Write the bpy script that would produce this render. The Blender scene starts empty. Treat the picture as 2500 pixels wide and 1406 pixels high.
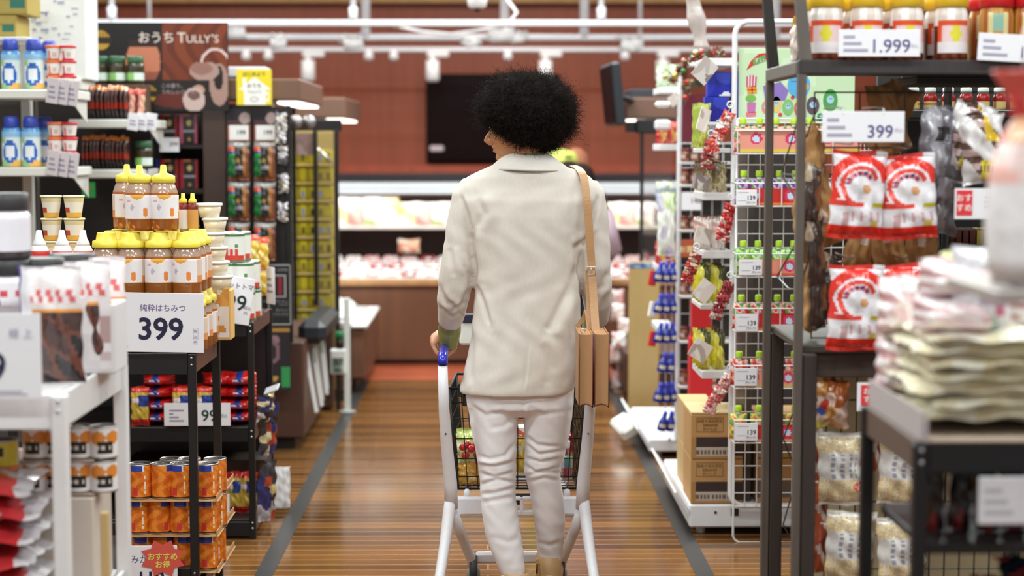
import bpy, math, random
import numpy as np
from mathutils import Vector, Matrix
random.seed(7); np.random.seed(7)
C = bpy.context.scene.collection
SC = bpy.context.scene
# ---------------- camera, exposure, world, lights ----------------
FPX = 4200.0; CAMZ = 1.5
TH = math.atan(348 / FPX); PSI = math.atan(60 / FPX * math.cos(TH))
cam = bpy.data.cameras.new('camera'); camo = bpy.data.objects.new('camera', cam); C.objects.link(camo)
camo.location = (0, 0, CAMZ); camo.rotation_euler = (math.pi / 2 - TH, 0, -PSI)
cam.sensor_width = 36; cam.lens = 36 * FPX / 2500; cam.clip_start = .05; cam.clip_end = 60
cam.dof.use_dof = True; cam.dof.focus_distance = 5.5; cam.dof.aperture_fstop = 1.9
SC.camera = camo
SC.view_settings.view_transform = 'Standard'; SC.view_settings.look = 'None'
SC.view_settings.exposure = 0.1; SC.view_settings.gamma = 1; SC.view_settings.use_curve_mapping = False
W = bpy.data.worlds.new('ambient_fill'); SC.world = W; W.use_nodes = True  # even ambient fill, added through the open end behind the camera
W.node_tree.nodes['Background'].inputs[0].default_value = (.92, .98, 1, 1)
W.node_tree.nodes['Background'].inputs[1].default_value = 0.45
def area(name, loc, sx, sy, power, col=(.90, 1, .985), rot=(0, 0, 0)):
    l = bpy.data.lights.new(name, 'AREA'); l.shape = 'RECTANGLE'; l.size = sx; l.size_y = sy; l.energy = power; l.color = col
    o = bpy.data.objects.new(name, l); C.objects.link(o); o.location = loc; o.rotation_euler = rot
    return o
for yy, pw_ in ((1.0, 44), (3.2, 44), (5.4, 42), (7.6, 48), (9.5, 96)):
    for xx in (-2.3, 0.0, 2.3):
        area('ceiling_lamp', (xx, yy, 3.45), 1.3, .35, pw_)
for xx in (-2.6, 0, 2.6):
    area('ceiling_lamp', (xx, 13.2, 3.45), 1.3, .35, 38, (.98, .97, .90))

_f = Vector((math.sin(PSI) * math.cos(TH), math.cos(PSI) * math.cos(TH), -math.sin(TH)))
_r = Vector((math.cos(PSI), -math.sin(PSI), 0)); _u = _r.cross(_f)
def P(px, py, Y):
    """world point of the vertical plane y=Y that lies on the ray of a photo pixel"""
    d = _f + _r * ((px - 1250) / FPX) + _u * ((703 - py) / FPX)
    return Vector((0, 0, CAMZ)) + d * (Y / d.y)
def PX(px, Y): return P(px, 500, Y).x
def PZ(py, Y): return P(1250, py, Y).z

def lin(c):
    if isinstance(c, str):
        c = c.lstrip('#'); c = tuple(int(c[i:i + 2], 16) for i in (0, 2, 4))
    return tuple(((x / 255) / 12.92 if x / 255 <= .04045 else ((x / 255 + .055) / 1.055) ** 2.4) for x in c[:3])
# ---------------- materials: base colour comes from the per-face colour of the print ----------------
MATS = {}
def mk(name, rough=.5, metal=0., bump=0., bscale=60., spec=.5, trans=0., coat=0., alpha=1., sss=0., sheen=0., var=.04, bstretch=(1, 1, 1), emit=0., weave=False):
    m = bpy.data.materials.new(name); m.use_nodes = True; nt = m.node_tree; N = nt.nodes; L = nt.links
    b = N['Principled BSDF']
    at = N.new('ShaderNodeAttribute'); at.attribute_name = 'Col'
    tc = N.new('ShaderNodeTexCoord'); mp = N.new('ShaderNodeMapping'); mp.inputs['Scale'].default_value = bstretch
    L.new(tc.outputs['Object'], mp.inputs['Vector'])
    nz = N.new('ShaderNodeTexNoise'); nz.inputs['Scale'].default_value = bscale; nz.inputs['Detail'].default_value = 4
    L.new(mp.outputs['Vector'], nz.inputs['Vector'])
    mr = N.new('ShaderNodeMapRange'); mr.inputs[3].default_value = 1 - var; mr.inputs[4].default_value = 1 + var
    L.new(nz.outputs[0], mr.inputs[0])
    vm = N.new('ShaderNodeVectorMath'); vm.operation = 'SCALE'
    L.new(at.outputs['Color'], vm.inputs[0]); L.new(mr.outputs[0], vm.inputs['Scale'])
    L.new(vm.outputs[0], b.inputs['Base Color'])
    b.inputs['Roughness'].default_value = rough; b.inputs['Metallic'].default_value = metal
    b.inputs['Specular IOR Level'].default_value = spec; b.inputs['Transmission Weight'].default_value = trans
    b.inputs['Coat Weight'].default_value = coat; b.inputs['Alpha'].default_value = alpha
    b.inputs['Subsurface Weight'].default_value = sss; b.inputs['Subsurface Scale'].default_value = .01
    b.inputs['Sheen Weight'].default_value = sheen
    if emit:
        L.new(at.outputs['Color'], b.inputs['Emission Color']); b.inputs['Emission Strength'].default_value = emit
    if bump:
        bp = N.new('ShaderNodeBump'); bp.inputs['Strength'].default_value = bump; bp.inputs['Distance'].default_value = .01
        src = nz.outputs[0]
        if weave:
            ws = []
            for ax in ('X', 'Z'):
                w = N.new('ShaderNodeTexWave'); w.bands_direction = ax; w.inputs['Scale'].default_value = 230; w.inputs['Distortion'].default_value = 3
                L.new(tc.outputs['Object'], w.inputs['Vector']); ws.append(w)
            ad = N.new('ShaderNodeMath'); ad.operation = 'MULTIPLY'; L.new(ws[0].outputs[1], ad.inputs[0]); L.new(ws[1].outputs[1], ad.inputs[1])
            ad2 = N.new('ShaderNodeMath'); ad2.operation = 'ADD'; L.new(ad.outputs[0], ad2.inputs[0]); L.new(nz.outputs[0], ad2.inputs[1]); src = ad2.outputs[0]
            L.new(src, mr.inputs[0]); mr.inputs[2].default_value = 2
        L.new(src, bp.inputs['Height']); L.new(bp.outputs[0], b.inputs['Normal'])
    MATS[name] = m
    return m
mk('matte', .75); mk('paper', .85, var=.015); mk('gloss', .22, spec=.5); mk('plastic', .38); mk('film', .16, bump=.5, bscale=26, var=.07, spec=.7)
mk('metal', .32, metal=.9); mk('paint', .42); mk('darkwood', .55, bump=.25, bscale=9, bstretch=(6, 6, .6), var=.3)
mk('clear', .06, trans=.9, alpha=.25); mk('amber', .12, trans=.35, spec=.6, coat=.3)
mk('linen', .95, bump=.16, bscale=170, sheen=.0, var=.13, weave=True, bstretch=(1, 1, .35)); mk('denim', .8, bump=.06, bscale=300, sheen=.1, var=.03)
mk('satin', .3, bump=.1, bscale=30, var=.15, spec=.8); mk('skin', .5, sss=.08, bump=.02, bscale=200, var=.05)
mk('leather', .45, bump=.12, bscale=260, var=.04); mk('screen', .2, spec=.12); mk('hair', .8, spec=.12, var=.4, bscale=90); mk('board', .35, var=.12, bscale=12, bstretch=(1, 1, .2))
mk('glow', .5, emit=3.); mk('dimglow', .6, emit=.9)

class MB:
    def __init__(s): s.v = []; s.f = []; s.m = []; s.c = []; s.s = []; s.mats = []; s.T = Matrix()
    def mi(s, mat):
        if mat not in s.mats: s.mats.append(mat)
        return s.mats.index(mat)
    def add(s, vs, fs, col, mat='paint', smooth=False):
        b = len(s.v); T = s.T
        s.v += [tuple(T @ Vector(v)) for v in vs]; k = s.mi(mat)
        single = isinstance(col, (str, tuple)) and not (isinstance(col, tuple) and isinstance(col[0], tuple))
        lc = lin(col) if single else None
        for i, f in enumerate(fs):
            s.f.append(tuple(b + j for j in f)); s.m.append(k); s.c.append(lc if single else lin(col[i])); s.s.append(smooth)
    def box(s, c, d, col, mat='paint', b=.003, R=None):
        x, y, z = (k / 2 for k in d); b = min(b, x * .9, y * .9, z * .9)
        vs = []; idx = {}
        for sx in (-1, 1):
            for sy in (-1, 1):
                for sz in (-1, 1):
                    for a in range(3):
                        p = [sx * x, sy * y, sz * z]
                        for q in range(3):
                            if q != a: p[q] -= (sx, sy, sz)[q] * b
                        idx[(sx, sy, sz, a)] = len(vs); vs.append(p)
        fs = []
        for a in range(3):
            q, r = [k for k in range(3) if k != a]
            for sg in (-1, 1):
                loop = []
                for (u, w) in ((-1, -1), (1, -1), (1, 1), (-1, 1)):
                    k = [0, 0, 0]; k[a] = sg; k[q] = u; k[r] = w; loop.append(idx[(*k, a)])
                fs.append(loop)
        for a in range(3):
            q, r = [k for k in range(3) if k != a]
            for u in (-1, 1):
                for w in (-1, 1):
                    lo = [0, 0, 0]; hi = [0, 0, 0]; lo[a] = -1; hi[a] = 1; lo[q] = hi[q] = u; lo[r] = hi[r] = w
                    fs.append([idx[(*lo, q)], idx[(*hi, q)], idx[(*hi, r)], idx[(*lo, r)]])
        for sx in (-1, 1):
            for sy in (-1, 1):
                for sz in (-1, 1): fs.append([idx[(sx, sy, sz, a)] for a in range(3)])
        c = Vector(c)
        if R is not None: vs = [R @ Vector(v) for v in vs]
        vs = [Vector(v) + c for v in vs]
        out = []
        for f in fs:  # orient outwards
            n = (vs[f[1]] - vs[f[0]]).cross(vs[f[2]] - vs[f[0]]); m = sum((vs[i] for i in f), Vector()) / len(f) - c
            out.append(f if n.dot(m) > 0 else f[::-1])
        s.add(vs, out, col, mat)
    def span(s, p, q, col, mat='paint', b=.003):
        s.box([(a + c) / 2 for a, c in zip(p, q)], [abs(a - c) for a, c in zip(p, q)], col, mat, b)
    def tube(s, pts, r, col, mat='paint', seg=8, closed=False, caps=True, flat=None):
        pts = [Vector(p) for p in pts]; n = len(pts); rs = r if isinstance(r, (list, tuple)) else [r] * n
        vs = []; prev = None
        for i, p in enumerate(pts):
            t = (pts[(i + 1) % n] - pts[i - 1]) if closed else (pts[min(i + 1, n - 1)] - pts[max(i - 1, 0)])
            t.normalize()
            if prev is None: a = t.orthogonal().normalized()
            else:
                a = prev - t * prev.dot(t)
                a = a.normalized() if a.length > 1e-6 else t.orthogonal().normalized()
            prev = a; bb = t.cross(a)
            ra, rb = rs[i] if isinstance(rs[i], tuple) else (rs[i], rs[i])
            for k in range(seg):
                an = 2 * math.pi * k / seg + math.pi / seg
                vs.append(p + a * math.cos(an) * ra + bb * math.sin(an) * rb)
        fs = []
        for i in range(n if closed else n - 1):
            for k in range(seg):
                j = (i + 1) % n; fs.append((i * seg + k, i * seg + (k + 1) % seg, j * seg + (k + 1) % seg, j * seg + k))
        if caps and not closed: fs += [tuple(range(seg))[::-1], tuple((n - 1) * seg + k for k in range(seg))]
        s.add(vs, fs, col, mat, seg > 5)
    def lathe(s, prof, seg, col, mat='paint', c=(0, 0, 0), colfn=None, sx=1., sy=1., sub=1):
        """prof: [(r, z)]; colfn(theta 0..1, z 0..1) gives the print's colour (theta .5 faces -y)"""
        if sub > 1:
            q = []
            for (a, b2) in zip(prof[:-1], prof[1:]):
                for k in range(sub): t = k / sub; q.append((a[0] + (b2[0] - a[0]) * t, a[1] + (b2[1] - a[1]) * t))
            prof = q + [prof[-1]]
        z0, z1 = prof[0][1], prof[-1][1]
        vs = []; n = len(prof)
        for (r, z) in prof:
            for k in range(seg):
                a = 2 * math.pi * k / seg + math.pi / 2
                vs.append((c[0] + r * math.cos(a) * sx, c[1] + r * math.sin(a) * sy, c[2] + z))
        fs = []; cs = []
        for i in range(n - 1):
            for k in range(seg):
                fs.append((i * seg + k, i * seg + (k + 1) % seg, (i + 1) * seg + (k + 1) % seg, (i + 1) * seg + k))
                if colfn: cs.append(colfn((k + .5) / seg, ((prof[i][1] + prof[i + 1][1]) / 2 - z0) / max(1e-6, z1 - z0)))
        fs += [tuple(range(seg))[::-1], tuple((n - 1) * seg + k for k in range(seg))]
        if colfn: cs += [cs[0], cs[-1]]
        s.add(vs, fs, [c_ if not isinstance(c_, str) else c_ for c_ in cs] if colfn else col, mat, True)
    def panel(s, o, ux, uz, nx, nz, fn, mat='gloss', off=0.):
        """printed rectangle: o corner, ux, uz edges, fn(u,v) colour"""
        o = Vector(o); ux = Vector(ux); uz = Vector(uz)
        if nx < 16: nx *= 2; nz *= 2
        vs = [o + ux * (i / nx) + uz * (j / nz) for j in range(nz + 1) for i in range(nx + 1)]
        fs = []; cs = []
        for j in range(nz):
            for i in range(nx):
                c = fn((i + .5) / nx, (j + .5) / nz)
                if c is None: continue
                a = j * (nx + 1) + i; fs.append((a, a + 1, a + nx + 2, a + nx + 1)); cs.append(c)
        s.add(vs, fs, cs, mat)
    def ngon(s, pts, col, mat='paper'): s.add(pts, [tuple(range(len(pts)))], col, mat)
    def prism(s, poly, d, col, mat='paint'):
        """poly: 3D outline, d: extrusion vector"""
        n = len(poly); d = Vector(d); vs = [Vector(p) for p in poly] + [Vector(p) + d for p in poly]
        fs = [tuple(range(n))[::-1], tuple(range(n, 2 * n))] + [(i, (i + 1) % n, n + (i + 1) % n, n + i) for i in range(n)]
        s.add(vs, fs, col, mat)
    def pillow(s, w, h, d, fn, mat='film', nx=10, nz=14, crimp=.07, seed=0, base=0., bulge=.5, wr=.004, back=None, sag=0.):
        """a filled bag, standing on z=base, front towards -y"""
        rn = random.Random(seed); ph = [rn.uniform(0, 6.28) for _ in range(6)]
        if 5 < nx < 17: nx *= 2; nz *= 2
        for side in (-1, 1):
            vs = []; fs = []; cs = []
            for j in range(nz + 1):
                v = j / nz
                for i in range(nx + 1):
                    u = i / nx; e = max(0., 1 - abs(2 * u - 1) ** 2.6) ** .55
                    vv = (v - crimp) / (1 - 2 * crimp); ev = max(0., 1 - abs(2 * vv - 1) ** (3.0)) ** bulge if 0 < vv < 1 else 0
                    t = d / 2 * e * ev * (1 + sag * (.5 - v))
                    wv = wr * math.sin(u * 9 + v * 7 + ph[0]) * math.sin(v * 17 + ph[1]) + wr * .7 * math.sin(u * 23 + ph[2] + v * 3)
                    x = (u - .5) * w * (1 - .07 * e * ev) * (1 - .05 * ev) ; z = base + v * h
                    vs.append((x + wr * .5 * math.sin(v * 21 + ph[4]), side * t + (wv if abs(t) > 0 else wv), z + wr * .8 * math.sin(u * 6 + ph[3]) * (1 if j in (0, nz) else .3)))
            for j in range(nz):
                for i in range(nx):
                    a = j * (nx + 1) + i; q = (a, a + 1, a + nx + 2, a + nx + 1)
                    fs.append(q if side < 0 else q[::-1])
                    cs.append(fn((i + .5) / nx, (j + .5) / nz) if (side < 0 or back is None) else back)
            s.add(vs, fs, cs, mat, True)
    def text(s, st, o, h, col, mat='paper', ax=(1, 0, 0), az=(0, 0, 1), align='L', bold=0., sx=1.):
        vs, fs, w = text_geo(st, bold)
        ax = Vector(ax); az = Vector(az); o = Vector(o); off = {'L': 0, 'C': -w / 2, 'R': -w}[align]
        s.add([o + ax * ((x + off) * h * sx) + az * (y * h) for x, y in vs], fs, col, mat)
        return w * h * sx
    def build(s, name, parent=None, loc=None, **tags):
        me = bpy.data.meshes.new(name); me.from_pydata(s.v, [], s.f)
        for m in s.mats: me.materials.append(MATS[m])
        me.polygons.foreach_set('material_index', s.m); me.polygons.foreach_set('use_smooth', s.s)
        ca = me.color_attributes.new('Col', 'FLOAT_COLOR', 'CORNER')
        cnt = [len(f) for f in s.f]; col = np.ones((sum(cnt), 4), np.float32); col[:, :3] = np.repeat(np.array(s.c, np.float32).reshape(-1, 3), cnt, axis=0)
        ca.data.foreach_set('color', col.ravel()); me.update()
        o = bpy.data.objects.new(name, me); C.objects.link(o)
        if parent: o.parent = parent
        if loc is not None: o.location = loc
        tag(o, **tags)
        return o
_tg = {}
def text_geo(st, bold=0.):
    k = (st, bold)
    if k not in _tg:
        cu = bpy.data.curves.new('t', 'FONT'); cu.body = st; cu.size = 1.0; cu.fill_mode = 'FRONT'; cu.offset = bold; cu.resolution_u = 3
        o = bpy.data.objects.new('t', cu); me = bpy.data.meshes.new_from_object(o)
        vs = [(v.co.x, v.co.y) for v in me.vertices]; fs = [tuple(p.vertices) for p in me.polygons]
        if vs:
            x0 = min(v[0] for v in vs); w = max(v[0] for v in vs) - x0; vs = [(x - x0, y) for x, y in vs]
        else: w = 0
        bpy.data.objects.remove(o); bpy.data.curves.remove(cu); bpy.data.meshes.remove(me)
        _tg[k] = (vs, fs, w)
    return _tg[k]
def tag(o, label=None, cat=None, group=None, kind=None):
    if label:
        n = len(label.replace('-', ' ').split())
        if len(label.split()) > 16: print('LONG LABEL', label)
        o['label'] = label
    if cat: o['category'] = cat
    if group: o['group'] = group
    if kind: o['kind'] = kind
    return o
def thing(name, label, cat, loc=(0, 0, 0), rz=0., group=None, kind=None):
    o = bpy.data.objects.new(name, None); o.empty_display_size = .05; C.objects.link(o); o.location = loc; o.rotation_euler = (0, 0, rz)
    return tag(o, label, cat, group, kind)
KIDS = {}
def copy_tree(o):
    c = o.copy(); C.objects.link(c)
    for ch in list(o.children):
        d = copy_tree(ch); d.parent = c; d.matrix_parent_inverse = ch.matrix_parent_inverse
    return c
class Kind:
    """one prototype of a product; the first placement moves it, later ones copy it with its parts"""
    def __init__(s, proto, cat): s.o = proto; s.cat = cat; s.used = False
    def put(s, loc, label, group=None, rz=0., rot=None, sc=None):
        o = copy_tree(s.o) if s.used else s.o; s.used = True
        o.location = loc; o.rotation_euler = rot if rot else (0, 0, rz)
        o.scale = (sc,) * 3 if isinstance(sc, (int, float)) else (sc or (1, 1, 1))
        tag(o, label, s.cat, group)
        return o
ORD = ['first', 'second', 'third', 'fourth', 'fifth', 'sixth', 'seventh', 'eighth', 'ninth', 'tenth', 'eleventh', 'twelfth', 'thirteenth', 'fourteenth', 'fifteenth', 'sixteenth', 'seventeenth', 'eighteenth', 'nineteenth', 'twentieth']
def pos(i, n):
    if n == 1: return 'alone'
    if n == 2: return ('left', 'right')[i]
    return 'leftmost' if i == 0 else 'rightmost' if i == n - 1 else ORD[i] + ' from left'
def dark(c, k=.8): return tuple(int(x * k) for x in c)
def structure(name, mb, **kw): return mb.build(name, kind='structure', **kw)
def wire(mb, p, q, r=.0025, col=(235, 235, 235), mat='paint', seg=5): mb.tube([p, q], r, col, mat, seg)
def grid_net(mb, x0, x1, z0, z1, y, nx, nz, r=.002, col=(230, 230, 228), mat='paint'):
    for i in range(nx + 1): x = x0 + (x1 - x0) * i / nx; wire(mb, (x, y, z0), (x, y, z1), r, col, mat, 4)
    for j in range(nz + 1): z = z0 + (z1 - z0) * j / nz; wire(mb, (x0, y + .003, z), (x1, y + .003, z), r, col, mat, 4)
def arc(c, r, a0, a1, n, plane='xz'):
    o = []
    for i in range(n + 1):
        a = math.radians(a0 + (a1 - a0) * i / n); u, w = r * math.cos(a), r * math.sin(a)
        o.append((c[0] + u, c[1], c[2] + w) if plane == 'xz' else (c[0], c[1] + u, c[2] + w) if plane == 'yz' else (c[0] + u, c[1] + w, c[2]))
    return o

def noisefn(cols, seed, nx=6, ny=8):
    """printed packaging: irregular patches of the given colours"""
    rn = random.Random(seed * 13 + 5); n = max(5, int(nx * ny * .42)); pts = [(rn.random(), rn.random(), cols[int(rn.random() ** 1.4 * len(cols)) % len(cols)], rn.uniform(-.12, .12)) for _ in range(n)]
    ax = nx / max(nx, ny); ay = ny / max(nx, ny)
    def f(u, v): return min(pts, key=lambda p: max(abs(u - p[0]) * ax, abs(v - p[1]) * ay) * 1.2 + math.hypot((u - p[0]) * ax, (v - p[1]) * ay) + p[3] * .3)[2]
    return f
# ---------------- room ----------------
def wood_floor():
    m = bpy.data.materials.new('polished_floorboards'); m.use_nodes = True; nt = m.node_tree; N = nt.nodes; L = nt.links; b = N['Principled BSDF']
    tc = N.new('ShaderNodeTexCoord'); br = N.new('ShaderNodeTexBrick')
    L.new(tc.outputs['Object'], br.inputs['Vector'])
    br.inputs['Scale'].default_value = 1; br.inputs['Brick Width'].default_value = 6.5; br.inputs['Row Height'].default_value = .076
    br.inputs['Mortar Size'].default_value = .0035; br.inputs['Mortar Smooth'].default_value = .3; br.inputs['Bias'].default_value = 0
    br.inputs['Color1'].default_value = (*lin('#4c3019'), 1); br.inputs['Color2'].default_value = (*lin('#80542a'), 1); br.inputs['Mortar'].default_value = (*lin('#b08050'), 1)
    mp = N.new('ShaderNodeMapping'); mp.inputs['Scale'].default_value = (1.3, 24, 1); L.new(tc.outputs['Object'], mp.inputs['Vector'])
    nz = N.new('ShaderNodeTexNoise'); nz.inputs['Scale'].default_value = 3; nz.inputs['Detail'].default_value = 6; L.new(mp.outputs[0], nz.inputs['Vector'])
    mr = N.new('ShaderNodeMapRange'); mr.inputs[3].default_value = .65; mr.inputs[4].default_value = 1.4; L.new(nz.outputs[0], mr.inputs[0])
    vm = N.new('ShaderNodeVectorMath'); vm.operation = 'SCALE'; L.new(br.outputs[0], vm.inputs[0]); L.new(mr.outputs[0], vm.inputs['Scale']); L.new(vm.outputs[0], b.inputs['Base Color'])
    n2 = N.new('ShaderNodeTexNoise'); n2.inputs['Scale'].default_value = 1.7; n2.inputs['Detail'].default_value = 3; L.new(tc.outputs['Object'], n2.inputs['Vector'])
    r2 = N.new('ShaderNodeMapRange'); r2.inputs[3].default_value = .08; r2.inputs[4].default_value = .2; L.new(n2.outputs[0], r2.inputs[0]); L.new(r2.outputs[0], b.inputs['Roughness'])
    b.inputs['Coat Weight'].default_value = .05; b.inputs['Coat Roughness'].default_value = .08; b.inputs['Specular IOR Level'].default_value = .2
    bp = N.new('ShaderNodeBump'); bp.inputs['Strength'].default_value = .25; bp.inputs['Distance'].default_value = .004
    L.new(br.outputs[1], bp.inputs['Height']); L.new(bp.outputs[0], b.inputs['Normal'])
    return m
MATS['floorwood'] = wood_floor()
def panel_wood():
    m = bpy.data.materials.new('red_wall_panels'); m.use_nodes = True; nt = m.node_tree; N = nt.nodes; L = nt.links; b = N['Principled BSDF']
    at = N.new('ShaderNodeAttribute'); at.attribute_name = 'Col'
    tc = N.new('ShaderNodeTexCoord'); mp = N.new('ShaderNodeMapping'); mp.inputs['Scale'].default_value = (9, 9, .3); L.new(tc.outputs['Object'], mp.inputs['Vector'])
    nz = N.new('ShaderNodeTexNoise'); nz.inputs['Scale'].default_value = 1.5; nz.inputs['Detail'].default_value = 5; L.new(mp.outputs[0], nz.inputs['Vector'])
    mr = N.new('ShaderNodeMapRange'); mr.inputs[3].default_value = .7; mr.inputs[4].default_value = 1.3; L.new(nz.outputs[0], mr.inputs[0])
    vm = N.new('ShaderNodeVectorMath'); vm.operation = 'SCALE'; L.new(at.outputs['Color'], vm.inputs[0]); L.new(mr.outputs[0], vm.inputs['Scale']); L.new(vm.outputs[0], b.inputs['Base Color'])
    b.inputs['Roughness'].default_value = .45
    return m
MATS['wallwood'] = panel_wood()
XL, XR, YF = -4.6, 4.6, 15.5
mb = MB(); mb.add([(XL, -1, 0), (XR, -1, 0), (XR, YF, 0), (XL, YF, 0)], [(0, 1, 2, 3)], '#80502c', 'floorwood'); structure('floor', mb)
mb = MB()
for i in range(8): mb.span((XL + i * 1.15, YF, 0), (XL + (i + 1) * 1.15, YF + .12, 3.6), ('#9c4a2c', '#984629')[i % 2], 'wallwood', .0005)
structure('wall_back', mb)
for nm, x0, x1 in (('wall_left', XL - .1, XL), ('wall_right', XR, XR + .1)):
    mb = MB(); mb.span((x0, -1, 0), (x1, YF, 3.6), '#8d8078', 'matte'); structure(nm, mb)
mb = MB(); mb.span((XL, -1, 3.6), (XR, YF + .1, 3.7), '#d8d2cc', 'matte'); structure('ceiling', mb)
# cornice of pale wood strips high on the back wall
mb = MB(); zc = PZ(-2, 15.4)
mb.span((XL, 15.36, zc - .035), (XR, 15.5, zc + .06), '#c79a5e', 'wallwood'); structure('trim_1', mb)
mb = MB(); z1 = PZ(420, 15.4)
mb.span((XL, 15.4, z1 - .03), (XR, 15.5, z1 + .06), '#b8553a', 'wallwood'); structure('trim_2', mb)
# dark vinyl strips inlaid along both sides of the aisle
for nm, x in (('trim_3', -.785), ('trim_4', .76)):
    mb = MB(); mb.add([(x - .032, 0, .0015), (x + .032, 0, .0015), (x + .032, 11.6, .0015), (x - .032, 11.6, .0015)], [(0, 1, 2, 3)], '#3c3a3a', 'board'); structure(nm, mb)
mb = MB(); mb.add([(-1.9, 10.95, .0018), (XR, 10.95, .0018), (XR, 11.75, .0018), (-1.9, 11.75, .0018)], [(0, 1, 2, 3)], '#b4583a', 'board'); structure('reddish_floor_strip', mb)  # flat reddish strip on the floor before the meat counter
# monitor on the back wall
mb = MB(); a = P(1040, 180, 15.4); b_ = P(1365, 398, 15.4)
t = thing('wall_monitor', 'large dark flat television hanging on the red panelled back wall', 'television', (0, 0, 0))
mb = MB(); mb.span((a.x, 15.42, b_.z), (b_.x, 15.49, a.z), '#140c0c', 'screen', .01); mb.build('screen_housing', t)
mb = MB(); mb.span((a.x + .02, 15.412, b_.z + .03), (b_.x - .02, 15.42, a.z - .02), '#1a0908', 'screen', .001); mb.build('screen', t)
mb = MB(); q = P(1060, 368, 15.3); mb.box((q.x + .02, 15.4, q.z + .02), (.12, .04, .05), '#e9d5dc', 'paint', .008)
mb.build('wall_sensor', label='small pinkish white box under the lower corner of the wall television', cat='sensor')
# lighting rails
for k, (py, Y, r) in enumerate(((57, 11.0, .022), (92, 12.5, .024), (122, 14.3, .022))):
    z = PZ(py, Y)
    t = thing('lighting_rail', ('white ceiling rail carrying cables, topmost and closest of three', 'white ceiling rail, middle one of three parallel rails', 'white ceiling rail with spotlights, lowest and closest to red wall')[k], 'rail', (0, Y, z), group='white lighting rails')
    mb = MB(); mb.tube([(XL + .3, 0, 0), (XR - .3, 0, 0)], r, '#e6e2e8', 'paint', 10); mb.build('rail_tube', t)
    for px in {0: (282, 866, 1466), 1: (896, 1232, 1425, 1888), 2: (373, 1560)}[k]:
        x = PX(px, Y); mb = MB(); mb.tube([(x, 0, 0), (x, 0, 3.6 - z)], (.02, .035, .015)[k], '#e4e0e6', 'paint', 8)
        mb.tube([(x, 0, .02), (x, 0, .1)], .03, '#e4e0e6', 'paint', 8); mb.build('drop_rod', t)
# spotlights
mb0 = thing('spotlight', 'x', 'spotlight')
mb = MB(); mb.box((.045, 0, -.035), (.18, .045, .05), '#e9e4e6', 'paint', .008); mb.build('adapter', mb0)
mb = MB(); mb.tube([(0, 0, -.03), (0, 0, -.08), (0, 0, -.085), (0, 0, -.24), (0, 0, -.26)], [.02, .02, .055, .058, .045], '#ece7e9', 'paint', 16); mb.build('lamp_head', mb0)
K = Kind(mb0, 'spotlight')
for i, px in enumerate((752, 1056, 1332, 1618)):
    p = P(px, 122, 14.3); K.put((p.x, 14.3, p.z), ('white cylinder spotlight above the glass display cases', 'white spotlight above upper corner of the wall television', "white spotlight beyond the woman's hair, over the television", 'white spotlight partly behind the tinsel garland')[i], 'rail spotlights')
# round sensors under the rails
mb = MB(); mb.lathe([(.012, -.09), (.035, -.08), (.04, -.05), (.03, -.02), (.02, 0)], 14, '#ece7ea', 'paint')
K = Kind(mb.build('ceiling_sensor'), 'sensor')
for i, (px, k) in enumerate(((601, 2), (655, 2), (900, 2), (961, 2), (1240, 2), (1526, 2))):
    p = P(px, 122, 14.3); K.put((p.x, 14.3, p.z), 'small white knob under the lowest rail, ' + ORD[i] + ' along the rail', 'knobs under the rail')
# clamps and bundled cable on middle rail
for i, (px, py, Y, s) in enumerate(((680, 100, 12.5, 1.), (862, 100, 12.5, 1.1), (1150, 100, 12.5, .8), (1222, 80, 12.5, 1.5), (1262, 88, 12.5, .9), (1535, 105, 12.5, 1.1), (575, 75, 12.5, 1.2))):
    p = P(px, py, Y); mb = MB(); rn = random.Random(i)
    pts = [(rn.uniform(-.09, .09) * s, rn.uniform(-.03, .03), rn.uniform(-.05, .05) * s) for _ in range(14)]
    mb.tube(pts, .012, '#ece8ea', 'paint', 6); mb.tube([(-.05 * s, 0, -.03), (.06 * s, 0, -.02)], .035 * s, '#efeaec', 'paint', 8)
    mb.build('cable_bundle', loc=(p.x, Y - .05, p.z), label='bundle of white cable tied to middle ceiling rail, ' + ORD[i if i < 6 else 6] + ' one', cat='cable', group='cable bundles on rail')
mb = MB()
mb.tube([P(960, 62, 11.02), P(1030, 78, 11.3), P(1100, 84, 11.6), P(1160, 76, 11.4), P(1240, 60, 11.02)], .012, '#e8e2e6', 'paint', 6)
mb.tube([P(1240, 60, 11.02), P(1262, 30, 11.02), P(1232, -10, 11.02)], .012, '#e8e2e6', 'paint', 6)
mb.build('power_cable', label='loose white cable sagging between the two upper ceiling rails', cat='cable')
t = thing('security_camera', 'small white dome camera hanging at top above the woman', 'camera', P(1165, -15, 9.5))
mb = MB(); mb.lathe([(.03, -.08), (.05, -.07), (.055, -.03), (.05, .02), (.02, .03), (.02, .2)], 16, '#ece8ea', 'paint'); mb.build('camera_housing', t)
mb = MB(); mb.lathe([(.005, -.1), (.018, -.09), (.02, -.08)], 12, '#222222', 'gloss'); mb.build('camera_lens', t)
# clear plastic banner strip hanging from the ceiling near the garland
mb = MB(); vs = []; fs = []
for j in range(25):
    v = j / 24; c = P(1680 + 34 * v, -60 + 178 * v, 7.6); a = .35 * math.sin(v * 9) ; w = .036 + .006 * math.sin(v * 13)
    vs += [c + Vector((w * math.cos(a), w * math.sin(a), 0)), c - Vector((w * math.cos(a), w * math.sin(a), 0))]
fs = [(2 * j, 2 * j + 1, 2 * j + 3, 2 * j + 2) for j in range(24)]
mb.add(vs, fs, '#cfc0bc', 'film', True)
o = mb.build('hanging_plastic_strip', label='twisted translucent plastic strip hanging from ceiling above the garland', cat='banner')
md = o.modifiers.new('thick', 'SOLIDIFY'); md.thickness = .002
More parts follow.
